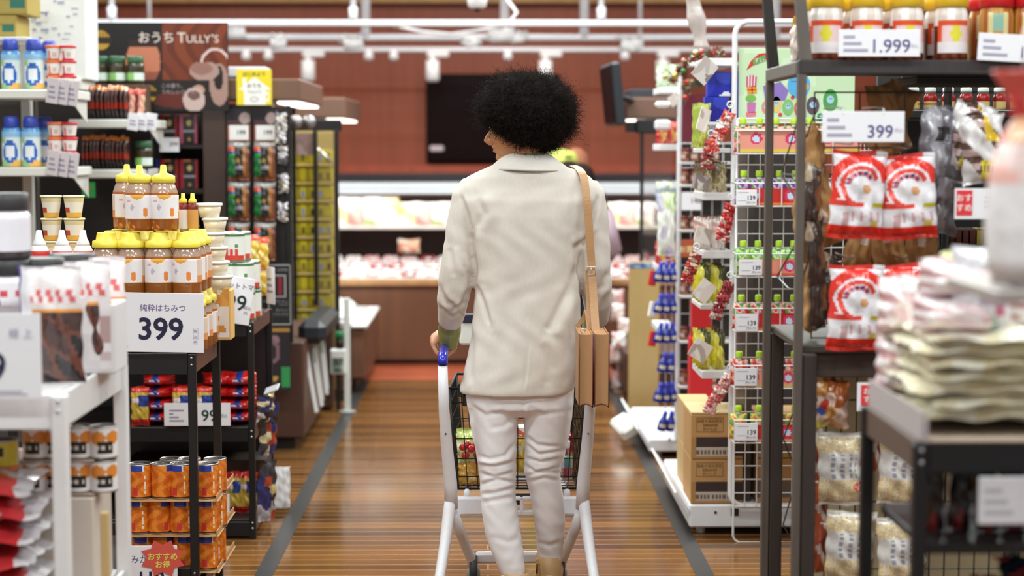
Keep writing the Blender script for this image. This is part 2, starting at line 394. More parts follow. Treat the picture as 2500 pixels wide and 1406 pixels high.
# ---------------- the woman ----------------
YW = 5.6
def rings(mb, rs, col, mat, seg=28, p=2.4):
    """rs: [(left px, right px, py, half depth, Y centre)] -> closed loft of superellipse rings"""
    vs = []
    for (xl, xr, py, d, yc) in rs:
        a = P(xl, py, yc); b = P(xr, py, yc); cx = (a.x + b.x) / 2; rx = (b.x - a.x) / 2
        for k in range(seg):
            t = 2 * math.pi * k / seg; c_, s_ = math.cos(t), math.sin(t)
            vs.append((cx + rx * math.copysign(abs(c_) ** (2 / p), c_), yc + d * math.copysign(abs(s_) ** (2 / p), s_), a.z))
    n = len(rs)
    fs = [(i * seg + k, i * seg + (k + 1) % seg, (i + 1) * seg + (k + 1) % seg, (i + 1) * seg + k) for i in range(n - 1) for k in range(seg)]
    fs += [tuple(range(seg))[::-1], tuple((n - 1) * seg + k for k in range(seg))]
    mb.add(vs, fs, col, mat, True)
def fuse(mb, name, voxel, smooth, matname, colour, parent, fold=None, paint=None, loc=None):
    """union of the pieces into one continuous surface, then folds"""
    o = mb.build('tmp'); md = o.modifiers.new('r', 'REMESH'); md.mode = 'VOXEL'; md.voxel_size = voxel
    sm = o.modifiers.new('s', 'SMOOTH'); sm.iterations = smooth; sm.factor = .5
    dg = bpy.context.evaluated_depsgraph_get(); dg.update()
    me = bpy.data.meshes.new_from_object(o.evaluated_get(dg)); bpy.data.objects.remove(o)
    me.name = name; nv = len(me.vertices); co = np.empty(nv * 3, np.float32); me.vertices.foreach_get('co', co); co = co.reshape(-1, 3)
    if fold is not None:
        no = np.empty(nv * 3, np.float32); me.vertices.foreach_get('normal', no); no = no.reshape(-1, 3)
        co = co + no * fold(co, no)[:, None]; me.vertices.foreach_set('co', co.ravel())
    me.materials.clear(); me.materials.append(MATS[matname])
    for a in list(me.color_attributes): me.color_attributes.remove(a)
    ca = me.color_attributes.new('Col', 'FLOAT_COLOR', 'POINT'); col = np.ones((nv, 4), np.float32); col[:, :3] = lin(colour)
    if paint is not None: paint(co, col)
    ca.data.foreach_set('color', col.ravel())
    me.polygons.foreach_set('use_smooth', [True] * len(me.polygons)); me.update()
    ob = bpy.data.objects.new(name, me); C.objects.link(ob); ob.parent = parent
    return ob
def folds(lines, side=-1):
    """lines: [(pts px, width px, depth m)] crease valleys with a soft ridge beside each"""
    def f(co, no):
        out = np.zeros(len(co)); k = FPX / YW
        px = co[:, 0] / (co[:, 1]) * FPX + 1190; py = 355 - (co[:, 2] - CAMZ) / co[:, 1] * FPX
        vis = np.clip(-no[:, 1] * 2 + .4, 0, 1)
        for pts, w, d in lines:
            best = np.full(len(co), 1e9); sg = np.zeros(len(co))
            tt = np.zeros(len(co)); L = len(pts) - 1
            for i in range(L):
                (ax, ay), (bx, by) = pts[i], pts[i + 1]; dx, dy = bx - ax, by - ay; l2 = dx * dx + dy * dy
                t = np.clip(((px - ax) * dx + (py - ay) * dy) / l2, 0, 1)
                ex = px - ax - t * dx; ey = py - ay - t * dy; dd = np.hypot(ex, ey); m = dd < best
                best = np.where(m, dd, best); sg = np.where(m, np.sign(ex * dy - ey * dx), sg); tt = np.where(m, (i + t) / L, tt)
            fade = np.clip(np.sin(np.pi * np.clip(tt, .03, .97)) * 2.2, 0, 1)
            s = best * sg
            out += vis * fade * d * (-np.exp(-(s / w) ** 2) + .55 * np.exp(-((s - 1.9 * w) / (1.3 * w)) ** 2))
        return out
    return f
woman = thing('person', 'woman seen from behind in cream linen blazer and white jeans pushing a cart', 'person', (P(1275, 1400, YW).x, YW, 0))
WL = -Vector(woman.location)
def W_(name, mb, *a, **k):
    o = mb.build(name, woman); o.location = WL; return o

# blazer: torso and sleeves grown together
BL = '#e0d6cd'
mb = MB()
rings(mb, [(1262, 1318, 386, .05, 5.6), (1220, 1360, 398, .065, 5.6), (1172, 1408, 415, .08, 5.6), (1140, 1442, 432, .09, 5.6), (1124, 1462, 455, .097, 5.6), (1122, 1462, 490, .105, 5.59), (1132, 1446, 530, .112, 5.59),
           (1146, 1426, 590, .115, 5.59), (1158, 1416, 650, .115, 5.59), (1160, 1416, 710, .115, 5.59), (1155, 1418, 770, .12, 5.59), (1146, 1417, 840, .128, 5.59), (1134, 1410, 900, .135, 5.59), (1122, 1402, 948, .138, 5.59), (1124, 1396, 957, .136, 5.59)][::-1], BL, 'linen', 40)
def pw(px, py, Y): return P(px, py, Y)
def sleeve(mb, pts, rs): mb.tube([pw(*p) for p in pts], rs, BL, 'linen', 20)
sleeve(mb, [(1158, 452, 5.6), (1140, 480, 5.6), (1131, 530, 5.6), (1124, 590, 5.6), (1118, 650, 5.6), (1112, 690, 5.61), (1106, 730, 5.63), (1102, 765, 5.68), (1100, 786, 5.71)], [.045, .05, .051, .053, .058, .057, .054, .045, .041])
sleeve(mb, [(1428, 452, 5.6), (1440, 480, 5.6), (1447, 530, 5.6), (1450, 590, 5.6), (1450, 650, 5.6), (1455, 700, 5.62), (1458, 735, 5.65), (1458, 765, 5.7), (1456, 783, 5.73)], [.045, .05, .051, .052, .055, .052, .047, .042, .038])
fl = [([(1150, 560), (1158, 640), (1160, 700)], 8, .010), ([(1408, 590), (1420, 660), (1421, 740)], 8, .009), ([(1404, 606), (1425, 590), (1450, 570)], 7, .008),
      ([(1160, 690), (1180, 740), (1196, 800)], 6, .007), ([(1416, 640), (1395, 700), (1350, 790), (1335, 815)], 12, .010), ([(1140, 760), (1150, 860), (1145, 950)], 9, .005),
      ([(1165, 480), (1180, 520), (1160, 560)], 10, .005), ([(1085, 730), (1120, 760), (1148, 700)], 7, .009), ([(1072, 700), (1100, 762), (1150, 735)], 6, .007), ([(1068, 745), (1098, 775), (1135, 765)], 5, .005),
      ([(1130, 640), (1148, 675), (1150, 700)], 6, .006), ([(1095, 600), (1110, 680)], 9, .005), ([(1480, 690), (1455, 730), (1440, 760)], 6, .006), ([(1488, 660), (1468, 700), (1450, 715)], 7, .005),
      ([(1290, 840), (1286, 900), (1278, 958)], 3, .0035), ([(1400, 560), (1385, 640), (1380, 720)], 14, .004), ([(1325, 830), (1345, 900), (1335, 950)], 14, .005), ([(1215, 520), (1205, 620), (1215, 700)], 18, .003),
      ([(1122, 470), (1140, 520), (1150, 560)], 5, .004), ([(1462, 470), (1452, 520), (1436, 580)], 5, .004), ([(1250, 700), (1240, 800), (1200, 900)], 20, .003)]
seam = [([(1284, 412), (1284, 560), (1287, 720), (1284, 850), (1277, 955)], 1.6, .0016)]
fb = folds(fl); fs_ = folds(seam)
def blz(co, no):
    n = fb(co, no) + fs_(co, no)
    n += .0016 * np.sin(co[:, 0] * 55 + 3 * np.sin(co[:, 2] * 21)) * np.sin(co[:, 2] * 34 + co[:, 0] * 14)
    return n
fuse(mb, 'blazer', .0055, 6, 'linen', BL, woman, blz).location = WL
# turned collar
mb = MB(); seg = 44; vs = []
prof = [(.050, .046, 380, .0), (.060, .052, 376, .0), (.072, .062, 380, .1), (.098, .078, 394, .35), (.128, .098, 411, .75), (.130, .1, 413.5, .75), (.125, .094, 414, .75)]
for (rx, ry, py, dr) in prof:
    for k in range(seg):
        a = 2 * math.pi * k / seg; x = math.cos(a); y = math.sin(a)
        z = PZ(py, 5.5) - dr * .045 * max(0, y) - dr * .012 * abs(x) ** 3 * (1 if y < .2 else 1.5)
        vs.append((P(1288, 400, YW).x + rx * x * (1 + .1 * dr * (x > 0)), 5.605 + ry * y * 1.02, z + .004 * math.sin(a * 2 + 1)))
n = len(prof); mb.add(vs, [(i * seg + k, i * seg + (k + 1) % seg, (i + 1) * seg + (k + 1) % seg, (i + 1) * seg + k) for i in range(n - 1) for k in range(seg)], '#e3d9d1', 'linen', True)
o = W_('collar', mb); md = o.modifiers.new('t', 'SOLIDIFY'); md.thickness = .002
# shirt: olive satin cuffs and a sliver of collar
for nm, pts, rs in (('shirt_cuff', [(1100, 780, 5.71), (1098, 800, 5.745), (1096, 822, 5.765), (1094, 842, 5.78)], [.036, .039, .037, .031]), ('shirt_cuff', [(1450, 775, 5.73), (1446, 800, 5.75), (1440, 815, 5.77)], [.034, .036, .03])):
    mb = MB(); ps = []; q = [pw(*p) for p in pts]
    for i in range(len(q) - 1):
        for k in range(4): ps.append(q[i].lerp(q[i + 1], k / 4))
    ps.append(q[-1]); rr = [np.interp(i / 4, range(len(rs)), rs) for i in range(len(ps))]
    rr = [(r * (1 + .015 * math.sin(i * 1.3)), r * (1 + .02 * math.cos(i * 1.1))) for i, r in enumerate(rr)]
    mb.tube(ps, rr, '#8a8f55', 'satin', 22); o = W_(nm, mb); o['label'] = 'olive satin shirt cuff'
mb = MB(); mb.lathe([(.046, PZ(392, 5.6)), (.051, PZ(372, 5.6)), (.053, PZ(371, 5.6)), (.05, PZ(394, 5.6))], 30, '#8f9a6c', 'satin', c=(P(1288, 400, YW).x, 5.6, 0)); W_('shirt_collar', mb)

# jeans
JN = '#efe8ea'
def leg(mb, rs): rings(mb, rs, JN, 'denim', 26, 2.1)
mb = MB()
rings(mb, [(1135, 1402, 925, .11, 5.59), (1135, 1402, 950, .115, 5.59), (1140, 1400, 990, .112, 5.59), (1152, 1396, 1010, .08, 5.6)][::-1], JN, 'denim', 36, 2.6)
leg(mb, [(1138, 1274, 950, .1, 5.59), (1143, 1268, 1000, .098, 5.59), (1152, 1262, 1060, .092, 5.58), (1163, 1260, 1110, .085, 5.57), (1170, 1260, 1160, .078, 5.57), (1173, 1259, 1210, .07, 5.56), (1176, 1264, 1250, .066, 5.55), (1184, 1271, 1300, .062, 5.54), (1196, 1277, 1340, .055, 5.53), (1214, 1281, 1380, .047, 5.52), (1224, 1282, 1402, .042, 5.52)][::-1])
leg(mb, [(1270, 1402, 950, .1, 5.59), (1276, 1399, 1000, .098, 5.59), (1280, 1391, 1060, .09, 5.6), (1281, 1379, 1110, .082, 5.61), (1279, 1368, 1150, .074, 5.62), (1287, 1370, 1180, .07, 5.63), (1297, 1377, 1220, .067, 5.64), (1304, 1380, 1270, .064, 5.66), (1308, 1378, 1310, .057, 5.68), (1312, 1374, 1350, .048, 5.7), (1316, 1370, 1372, .042, 5.7)][::-1])
jf = [([(1145, 990), (1185, 1018), (1235, 1008)], 5, .004), ([(1262, 1020), (1230, 1045), (1195, 1050)], 6, .004), ([(1258, 1085), (1235, 1118), (1195, 1128), (1165, 1118)], 5, .007), ([(1165, 1140), (1210, 1145), (1258, 1132)], 4, .006),
      ([(1168, 1160), (1205, 1172), (1258, 1158)], 4, .006), ([(1170, 1190), (1215, 1178), (1258, 1186)], 4, .007), ([(1172, 1215), (1210, 1212), (1258, 1198)], 5, .007), ([(1175, 1236), (1215, 1228), (1258, 1222)], 6, .005),
      ([(1285, 995), (1330, 1018), (1390, 1008)], 6, .003), ([(1282, 1068), (1310, 1092), (1372, 1098)], 5, .006), ([(1282, 1088), (1315, 1115), (1378, 1106)], 4, .007), ([(1280, 1122), (1320, 1135), (1370, 1125)], 4, .007), ([(1281, 1142), (1310, 1160), (1366, 1148)], 4, .007),
      ([(1285, 1170), (1320, 1158), (1365, 1162)], 4, .005), ([(1290, 1185), (1330, 1175), (1368, 1182)], 5, .005), ([(1282, 960), (1278, 1000), (1274, 1030)], 5, .004), ([(1190, 1320), (1240, 1335), (1275, 1325)], 8, .003), ([(1310, 1335), (1340, 1345), (1372, 1335)], 6, .004)]
_jf = folds(jf)
fuse(mb, 'jeans', .005, 5, 'denim', JN, woman, lambda co, no: .78 * _jf(co, no) + .0008 * np.sin(co[:, 2] * 120 + 4 * np.sin(co[:, 0] * 30)) * np.sin(co[:, 0] * 45 + co[:, 2] * 13)).location = WL

# boots
for (x0, x1, py, Y, zt, dx, nm) in ((1224, 1298, 1394, 5.52, None, -.01, 'a'), (1308, 1372, 1354, 5.70, None, .02, 'b')):
    mb = MB(); a = P(x0, py, Y); b = P(x1, py, Y); cx = (a.x + b.x) / 2; r = (b.x - a.x) / 2; zt = a.z
    mb.lathe([(r * .94, .03), (r * 1.0, .05), (r * .93, zt * .6), (r * 1.0, zt), (r * .95, zt + .001), (r * .9, zt * .7)], 24, '#c39a6b', 'leather', c=(cx, Y, 0), sy=1.15)
    mb.tube([(cx, Y - .05, .035), (cx, Y, .045), (cx + dx * .5, Y + .08, .045), (cx + dx, Y + .15, .032), (cx + dx, Y + .185, .026)], [(.03, .03), (.04, .042), (.044, .042), (.042, .03), (.022, .02)], '#c39a6b', 'leather', 16)
    bt = W_('ankle_boot', mb); bt['label'] = 'tan leather ankle boot'
    mb = MB(); mb.box((cx, Y - .03, .012), (.06, .06, .024), '#5b3c26', 'matte', .006); mb.box((cx + dx * .7, Y + .1, .008), (.08, .17, .016), '#5b3c26', 'matte', .006); o = mb.build('boot_sole', bt)
    mb = MB(); mb.tube([(cx - r * .9, Y - .03, zt - .01), (cx - r * .94, Y - .035, .07)], .0035, '#8d6a45', 'metal', 6); mb.box((cx - r * .9, Y - .045, zt - .012), (.012, .006, .02), '#c39a6b', 'leather', .002); mb.build('boot_zip', bt)

# body with head, neck, arms and hands as one continuous skin
SK = '#bf845c'
mb = MB()
hc = P(1261, 306, YW)           # centre of the skull
fd = Vector((-.90, .42, -.10)).normalized(); up = Vector((-.05, 0, 1)); up = (up - fd * up.dot(fd)).normalized(); sd = fd.cross(up)
def H(f, s, u): return hc + fd * f + sd * s + up * u
def blob(f, s, u, rf, rs_, ru, tilt=0):
    vs = []; nu, nv_ = 16, 12; fs = []
    for j in range(nv_ + 1):
        t = math.pi * j / nv_
        for i in range(nu):
            a = 2 * math.pi * i / nu; x, y, z = rf * math.sin(t) * math.cos(a), rs_ * math.sin(t) * math.sin(a), ru * math.cos(t)
            x, z = x * math.cos(tilt) - z * math.sin(tilt), x * math.sin(tilt) + z * math.cos(tilt)
            vs.append(H(f + x, s + y, u + z))
    for j in range(nv_):
        for i in range(nu): fs.append((j * nu + i, j * nu + (i + 1) % nu, (j + 1) * nu + (i + 1) % nu, (j + 1) * nu + i))
    mb.add(vs, fs, SK, 'skin', True)
blob(-.012, 0, .028, .092, .074, .085); blob(.022, 0, -.03, .062, .062, .078); blob(.03, 0, -.072, .046, .045, .04); blob(.066, 0, -.096, .018, .02, .017)     # skull, face, jaw, chin
blob(.052, .034, -.028, .028, .022, .03); blob(.052, -.034, -.028, .028, .022, .03); blob(.068, 0, .03, .018, .042, .014)                                        # cheeks, brow
mb.tube([H(.078, 0, .012), H(.088, 0, -.008), H(.104, 0, -.028), H(.111, 0, -.037), H(.101, 0, -.045), H(.078, 0, -.045)], [.007, .0085, .0105, .012, .011, .01], SK, 'skin', 12)
blob(.090, .011, -.041, .011, .008, .008); blob(.090, -.011, -.041, .011, .008, .008)
blob(.082, 0, -.062, .0115, .02, .0065, .25); blob(.080, 0, -.074, .0115, .018, .0065, -.2)                                                                            # lips
blob(.070, .03, .004, .012, .014, .01); blob(.070, -.03, .004, .012, .014, .01)
for s_ in (1, -1): blob(-.005, .072 * s_, -.01, .016, .007, .028, -.2)                                                                                                    # ears
nk = P(1284, 400, YW)
mb.tube([H(-.02, 0, -.04), H(-.028, 0, -.075), Vector((nk.x, 5.61, nk.z + .03)), Vector((nk.x, 5.6, nk.z - .04))], [.052, .05, .05, .062], SK, 'skin', 20)
def bz(l): rings(mb, l, SK, 'skin', 28, 2.3)
bz([(1235, 1340, 410, .055, 5.6), (1170, 1415, 432, .07, 5.6), (1145, 1440, 470, .085, 5.6), (1165, 1418, 560, .095, 5.59), (1180, 1400, 680, .09, 5.59), (1170, 1405, 800, .1, 5.59), (1160, 1392, 920, .095, 5.59), (1165, 1388, 985, .08, 5.59)][::-1])
for arm in ([(1160, 462, 5.6), (1136, 530, 5.6), (1122, 640, 5.6), (1114, 700, 5.61), (1103, 760, 5.68), (1096, 812, 5.75), (1090, 832, 5.78)], [(1425, 462, 5.6), (1445, 530, 5.6), (1452, 640, 5.6), (1456, 705, 5.63), (1455, 760, 5.7), (1448, 812, 5.75), (1444, 832, 5.78)]):
    mb.tube([pw(*p) for p in arm], [.042, .04, .036, .034, .03, .023, .024], SK, 'skin', 16)
for lg in ([(1205, 970, 5.59), (1212, 1100, 5.58), (1217, 1200, 5.56), (1230, 1300, 5.54), (1254, 1395, 5.52), (1260, 1430, 5.52)], [(1336, 970, 5.59), (1333, 1100, 5.61), (1326, 1170, 5.62), (1342, 1270, 5.66), (1342, 1360, 5.7), (1340, 1400, 5.7)]):
    mb.tube([pw(*p) for p in lg], [.072, .055, .042, .038, .028, .028], SK, 'skin', 16)
for fx, fy in ((P(1260, 1394, 5.52).x, 5.52), (P(1340, 1354, 5.7).x, 5.7)):
    mb.tube([(fx, fy - .03, .05), (fx, fy + .05, .045), (fx, fy + .14, .035)], [.028, .03, .02], SK, 'skin', 12)
# hands closed on the two side bars: the bar runs away from the camera at (bx, bz)
HB = []
for sgn, bpx in ((-1, 1083), (1, 1441)):
    b0 = P(bpx, 862, 5.62); bx, bzz = b0.x, b0.z; HB.append((bx, bzz))
    o = sgn   # outside of the hand
    palm0 = Vector((bx - o * .004, 5.765, bzz + .040)); kn = []
    # palm: from wrist over the top to the outer side
    for k, yk in enumerate((5.832, 5.812, 5.791, 5.772)):
        knk = Vector((bx + o * (.040 + (.002, .004, .003, 0)[k]), yk, bzz + (.030, .027, .021, .012)[k])); kn.append(knk)
        mb.tube([palm0 + Vector((0, (k - 1.5) * -.006, .01)), Vector((bx + o * .020, (yk + 5.775) / 2, bzz + .044 - k * .003)), knk], [.015, .0145, .0105], SK, 'skin', 12)
    for k in range(4):
        L = (.9, 1., .95, .78)[k]; yk = kn[k].y; r = (.0092, .0095, .009, .0078)[k]; pts = [kn[k]]
        for a, rr in ((-5, .034), (-38, .031), (-75, .029), (-110, .028), (-145, .0275)):
            a2 = a * L
            pts.append(Vector((bx + o * rr * math.cos(math.radians(a2)), yk - .003, bzz + rr * math.sin(math.radians(a2)))))
        mb.tube(pts, [r * 1.12, r * 1.05, r * 1.08, r, r * .96, r * .8], SK, 'skin', 12)
    mb.tube([palm0 + Vector((-o * .012, 0, -.004)), Vector((bx - o * .028, 5.79, bzz + .018)), Vector((bx - o * .031, 5.812, bzz - .006)), Vector((bx - o * .022, 5.83, bzz - .024))], [.014, .012, .0105, .008], SK, 'skin', 12)
    mb.tube([Vector((bx - o * .006, 5.74, bzz + .052)), palm0, Vector((bx + o * .012, 5.80, bzz + .036))], [.022, .020, .016], SK, 'skin', 14)
LIP = H(.088, 0, -.068); EY = [H(.079, .03, .004), H(.079, -.03, .004)]
def paint_body(co, col):
    d = np.linalg.norm(co - np.array(LIP), axis=1); k = np.clip(1 - (d / .02) ** 2, 0, 1)[:, None] * .7; u = (co - np.array(hc)) @ np.array(up)
    k = k * ((u < -.055) & (u > -.081))[:, None]
    col[:, :3] = col[:, :3] * (1 - k) + np.array(lin('#8a4038')) * k
    z = np.clip((PZ(700, 5.7) - co[:, 2]) / .1, 0, 1)[:, None]; col[:, :3] = col[:, :3] * (1 - z) + np.array(lin('#dba184')) * z
fuse(mb, 'body', .0036, 3, 'skin', SK, woman, None, paint_body).location = WL
for e in (H(.076, .031, .006), H(.076, -.031, .006)):
    mb = MB(); mb.lathe([(.001, -.009), (.006, -.007), (.009, 0), (.006, .007), (.001, .009)], 12, '#f2eeea', 'gloss', c=e); mb.tube([e + fd * .0075, e + fd * .0098], .004, '#2a1a12', 'gloss', 10); W_('eye', mb)
    mb = MB(); mb.tube([e + fd * .004 + up * .02 - sd * .014, e + fd * .009 + up * .023, e + fd * .004 + up * .02 + sd * .014], .0022, '#1c110d', 'matte', 6); W_('eyebrow', mb)
mb = MB(); er = P(1242, 331, 5.52); mb.tube([er + Vector((.004 * math.cos(a), 0, .004 * math.sin(a))) for a in [k * .7 for k in range(9)]], .0012, '#d8b36a', 'metal', 6, True); W_('earring', mb)
# afro: dense core plus thousands of small curls
hx = P(1286, 276, YW)
def hair_r(d):   # radius in direction d (unit vectors n x 3), shaped to the photo's outline
    x, y, z = d[:, 0], d[:, 1], d[:, 2]
    r = .121 + .040 * (1 - z * z) ** .9 - .010 * np.abs(y) + .008 * np.clip(-x, 0, 1) * (z > 0) * z * 2 + .006 * np.clip(x, 0, 1) - .02 * np.clip(-x, 0, 1) * np.clip(-z * 2, 0, 1)
    r += .004 * np.sin(7 * x + 3 * z) * np.sin(6 * z + 1) + .003 * np.sin(15 * x + 11 * y)
    return r
def cut_face(pt):  # keep the face clear: below the hairline in front
    q = pt - np.array(hc); f = q @ np.array(fd); u = q @ np.array(up); s = q @ np.array(sd)
    return (f > np.maximum(-.012, .022 + 1.35 * (u + .033))) | (q[:, 2] < -.084)
mb = MB(); nu, nv_ = 56, 40; vs = []
th = np.linspace(0, math.pi, nv_ + 1); ph = np.linspace(0, 2 * math.pi, nu, endpoint=False)
D = np.array([(math.sin(t) * math.cos(p), math.sin(t) * math.sin(p), math.cos(t)) for t in th for p in ph])
R = hair_r(D) * .93 + .004 * np.sin(D[:, 0] * 31) * np.sin(D[:, 1] * 29 + D[:, 2] * 33)
V = np.array(hx) + D * R[:, None]
for it in range(14):
    m = cut_face(V); q = (V - np.array(hx))
    V[m] = np.array(hx) + q[m] * .93
fs = [(j * nu + i, (j + 1) * nu + i, (j + 1) * nu + (i + 1) % nu, j * nu + (i + 1) % nu) for j in range(nv_) for i in range(nu)]
mb.add([tuple(v) for v in V], fs, '#150e0c', 'hair', True)
rs = np.random.RandomState(3); NC = 9500
d = rs.normal(size=(NC * 2, 3)); d /= np.linalg.norm(d, axis=1)[:, None]
base = np.array(hx) + d * (hair_r(d) * rs.uniform(.86, 1.0, NC * 2))[:, None]
ok = ~cut_face(base); d, base = d[ok][:NC], base[ok][:NC]; n = len(d)
SEG = 17; a1 = np.cross(d, rs.normal(size=(n, 3))); a1 /= np.linalg.norm(a1, axis=1)[:, None]; a2 = np.cross(d, a1)
ln = rs.uniform(.010, .022, n) * np.where(rs.rand(n) > .93, 1.5, 1); cr = rs.uniform(.003, .0065, n); tw = rs.uniform(10, 19, n); p0 = rs.uniform(0, 6.28, n); drift = rs.normal(size=(n, 3)) * .55
T = np.linspace(0, 1, SEG)[None, :, None]
pts = base[:, None, :] + (d + drift)[:, None, :] * ln[:, None, None] * T + (a1[:, None, :] * np.cos(p0[:, None, None] + tw[:, None, None] * T) + a2[:, None, :] * np.sin(p0[:, None, None] + tw[:, None, None] * T)) * cr[:, None, None] * (.3 + .7 * T)
cv = []; cf = []
tri = [np.array((math.cos(k * 2.094), math.sin(k * 2.094))) for k in range(3)]
offs = np.stack([a1 * t[0] + a2 * t[1] for t in tri], 1)   # n,3,3
rad = .00075 * (1 - .5 * T)
vv = (pts[:, :, None, :] + offs[:, None, :, :] * rad[:, :, None, :] * 1.0).reshape(-1, 3)
idx = np.arange(n)[:, None, None] * SEG * 3 + np.arange(SEG - 1)[None, :, None] * 3 + np.arange(3)[None, None, :]
idx2 = np.arange(n)[:, None, None] * SEG * 3 + np.arange(SEG - 1)[None, :, None] * 3 + ((np.arange(3) + 1) % 3)[None, None, :]
F = np.stack([idx, idx2, idx2 + 3, idx + 3], -1).reshape(-1, 4)
W_('hair', mb)
me = bpy.data.meshes.new('hair_curls'); me.vertices.add(len(vv)); me.vertices.foreach_set('co', vv.astype(np.float32).ravel())
me.loops.add(F.size); me.loops.foreach_set('vertex_index', F.astype(np.int32).ravel()); me.polygons.add(len(F)); me.polygons.foreach_set('loop_start', (np.arange(len(F)) * 4).astype(np.int32)); me.update(calc_edges=True)
ca = me.color_attributes.new('Col', 'FLOAT_COLOR', 'POINT'); col = np.ones((len(vv), 4), np.float32); col[:, :3] = lin('#1c1310'); ca.data.foreach_set('color', col.ravel()); me.materials.append(MATS['hair'])
me.polygons.foreach_set('use_smooth', [True] * len(me.polygons))
o = bpy.data.objects.new('hair_curls', me); C.objects.link(o); o.parent = woman; o.location = WL

# ---------------- shoulder bag ----------------
TAN = '#b8875c'
bag = thing('shoulder_bag', "tan leather shoulder bag with two compartments hanging at the woman's hip", 'bag', (P(1449, 995, 5.36).x, 5.36, P(1449, 995, 5.36).z))
BLc = -Vector(bag.location)
def B_(nm, mb, lab=None):
    o = mb.build(nm, bag); o.location = BLc
    if lab: o['label'] = lab
    return o
for (x0, x1) in ((1413, 1448), (1451, 1487)):
    a = P(x0, 815, 5.26); b = P(x1, 992, 5.26); mb = MB(); w = b.x - a.x; cx = (a.x + b.x) / 2
    # gusset folded inward, walls left and right
    mb.span((a.x, 5.26, b.z), (a.x + .004, 5.46, a.z), TAN, 'leather', .0015); mb.span((b.x - .004, 5.26, b.z), (b.x, 5.46, a.z), TAN, 'leather', .0015)
    mb.add([(a.x + .003, 5.263, b.z), (cx, 5.275, b.z + .008), (b.x - .003, 5.263, b.z), (a.x + .003, 5.263, a.z - .002), (cx, 5.270, a.z - .004), (b.x - .003, 5.263, a.z - .002)], [(0, 1, 4, 3), (1, 2, 5, 4)], '#bd8d62', 'leather', True)
    mb.span((a.x + .003, 5.28, b.z + .004), (b.x - .003, 5.455, b.z + .012), TAN, 'leather', .002); mb.span((a.x + .003, 5.275, a.z - .012), (b.x - .003, 5.455, a.z - .004), TAN, 'leather', .002)
    mb.span((a.x + .002, 5.452, b.z), (b.x - .002, 5.458, a.z - .002), TAN, 'leather', .002)
    B_('compartment', mb)
    mb = MB()
    for xx in (a.x + .001, b.x - .001): mb.tube([(xx, 5.2585, a.z), (xx, 5.2585, b.z - .001)], .0017, '#5e2a22', 'leather', 6)
    mb.tube([(a.x, 5.2585, b.z), (a.x + .01, 5.262, b.z + .004), (cx, 5.272, b.z + .005), (b.x - .01, 5.262, b.z + .004), (b.x, 5.2585, b.z - .003)], .0016, '#5e2a22', 'leather', 6)
    B_('edge_piping', mb, 'dark red painted leather edge')
def strap(mb, pts, w=.0125, t=.0018):
    q = [P(*p) for p in pts]; sm = []
    for i in range(len(q) - 1):
        p0, p1, p2, p3 = q[max(i - 1, 0)], q[i], q[i + 1], q[min(i + 2, len(q) - 1)]
        for k in range(6):
            s = k / 6; sm.append(.5 * ((2 * p1) + (p2 - p0) * s + (2 * p0 - 5 * p1 + 4 * p2 - p3) * s * s + (3 * p1 - p0 - 3 * p2 + p3) * s ** 3))
    sm.append(q[-1]); vs = []
    for i, c in enumerate(sm):
        tg = (sm[min(i + 1, len(sm) - 1)] - sm[max(i - 1, 0)]).normalized(); ax = Vector((1, -.12, 0)); ax = (ax - tg * ax.dot(tg)).normalized(); nn = tg.cross(ax).normalized()
        for (u, v) in ((-w, -t), (w, -t), (w, t), (-w, t)): vs.append(c + ax * u + nn * v)
    n = len(sm); fs = [(i * 4 + k, i * 4 + (k + 1) % 4, (i + 1) * 4 + (k + 1) % 4, (i + 1) * 4 + k) for i in range(n - 1) for k in range(4)] + [(3, 2, 1, 0), tuple((n - 1) * 4 + k for k in range(4))]
    mb.add(vs, fs, '#b98a5e', 'leather')
mb = MB(); strap(mb, [(1398, 405, 5.64), (1411, 411, 5.59), (1424, 430, 5.52), (1432, 480, 5.485), (1437, 540, 5.475), (1441, 600, 5.47), (1445, 660, 5.465), (1450, 740, 5.44), (1455, 815, 5.40)]); B_('shoulder_strap', mb)
mb = MB(); strap(mb, [(1436, 660, 5.49), (1439, 740, 5.47), (1444, 790, 5.45), (1462, 818, 5.44)], .010); B_('shoulder_strap', mb)
mb = MB(); strap(mb, [(1408, 800, 5.50), (1425, 775, 5.50), (1432, 760, 5.49), (1440, 815, 5.44)], .007); B_('carry_handle', mb)
mb = MB(); c = P(1443, 661, 5.455); mb.tube([c + Vector((dx, 0, dz)) for dx, dz in ((-.013, -.012), (.013, -.012), (.013, .012), (-.013, .012))], .0018, '#d8d4d8', 'metal', 6, True); mb.tube([c + Vector((0, 0, -.012)), c + Vector((0, 0, .012))], .0012, '#d8d4d8', 'metal', 6); B_('strap_buckle', mb, 'silver square buckle')
mb = MB(); c = P(1423, 808, 5.3); mb.tube([c + Vector((.007 * math.cos(k * .7), 0, .007 * math.sin(k * .7))) for k in range(9)], .0016, '#cfcacb', 'metal', 6, True); B_('ring', mb)

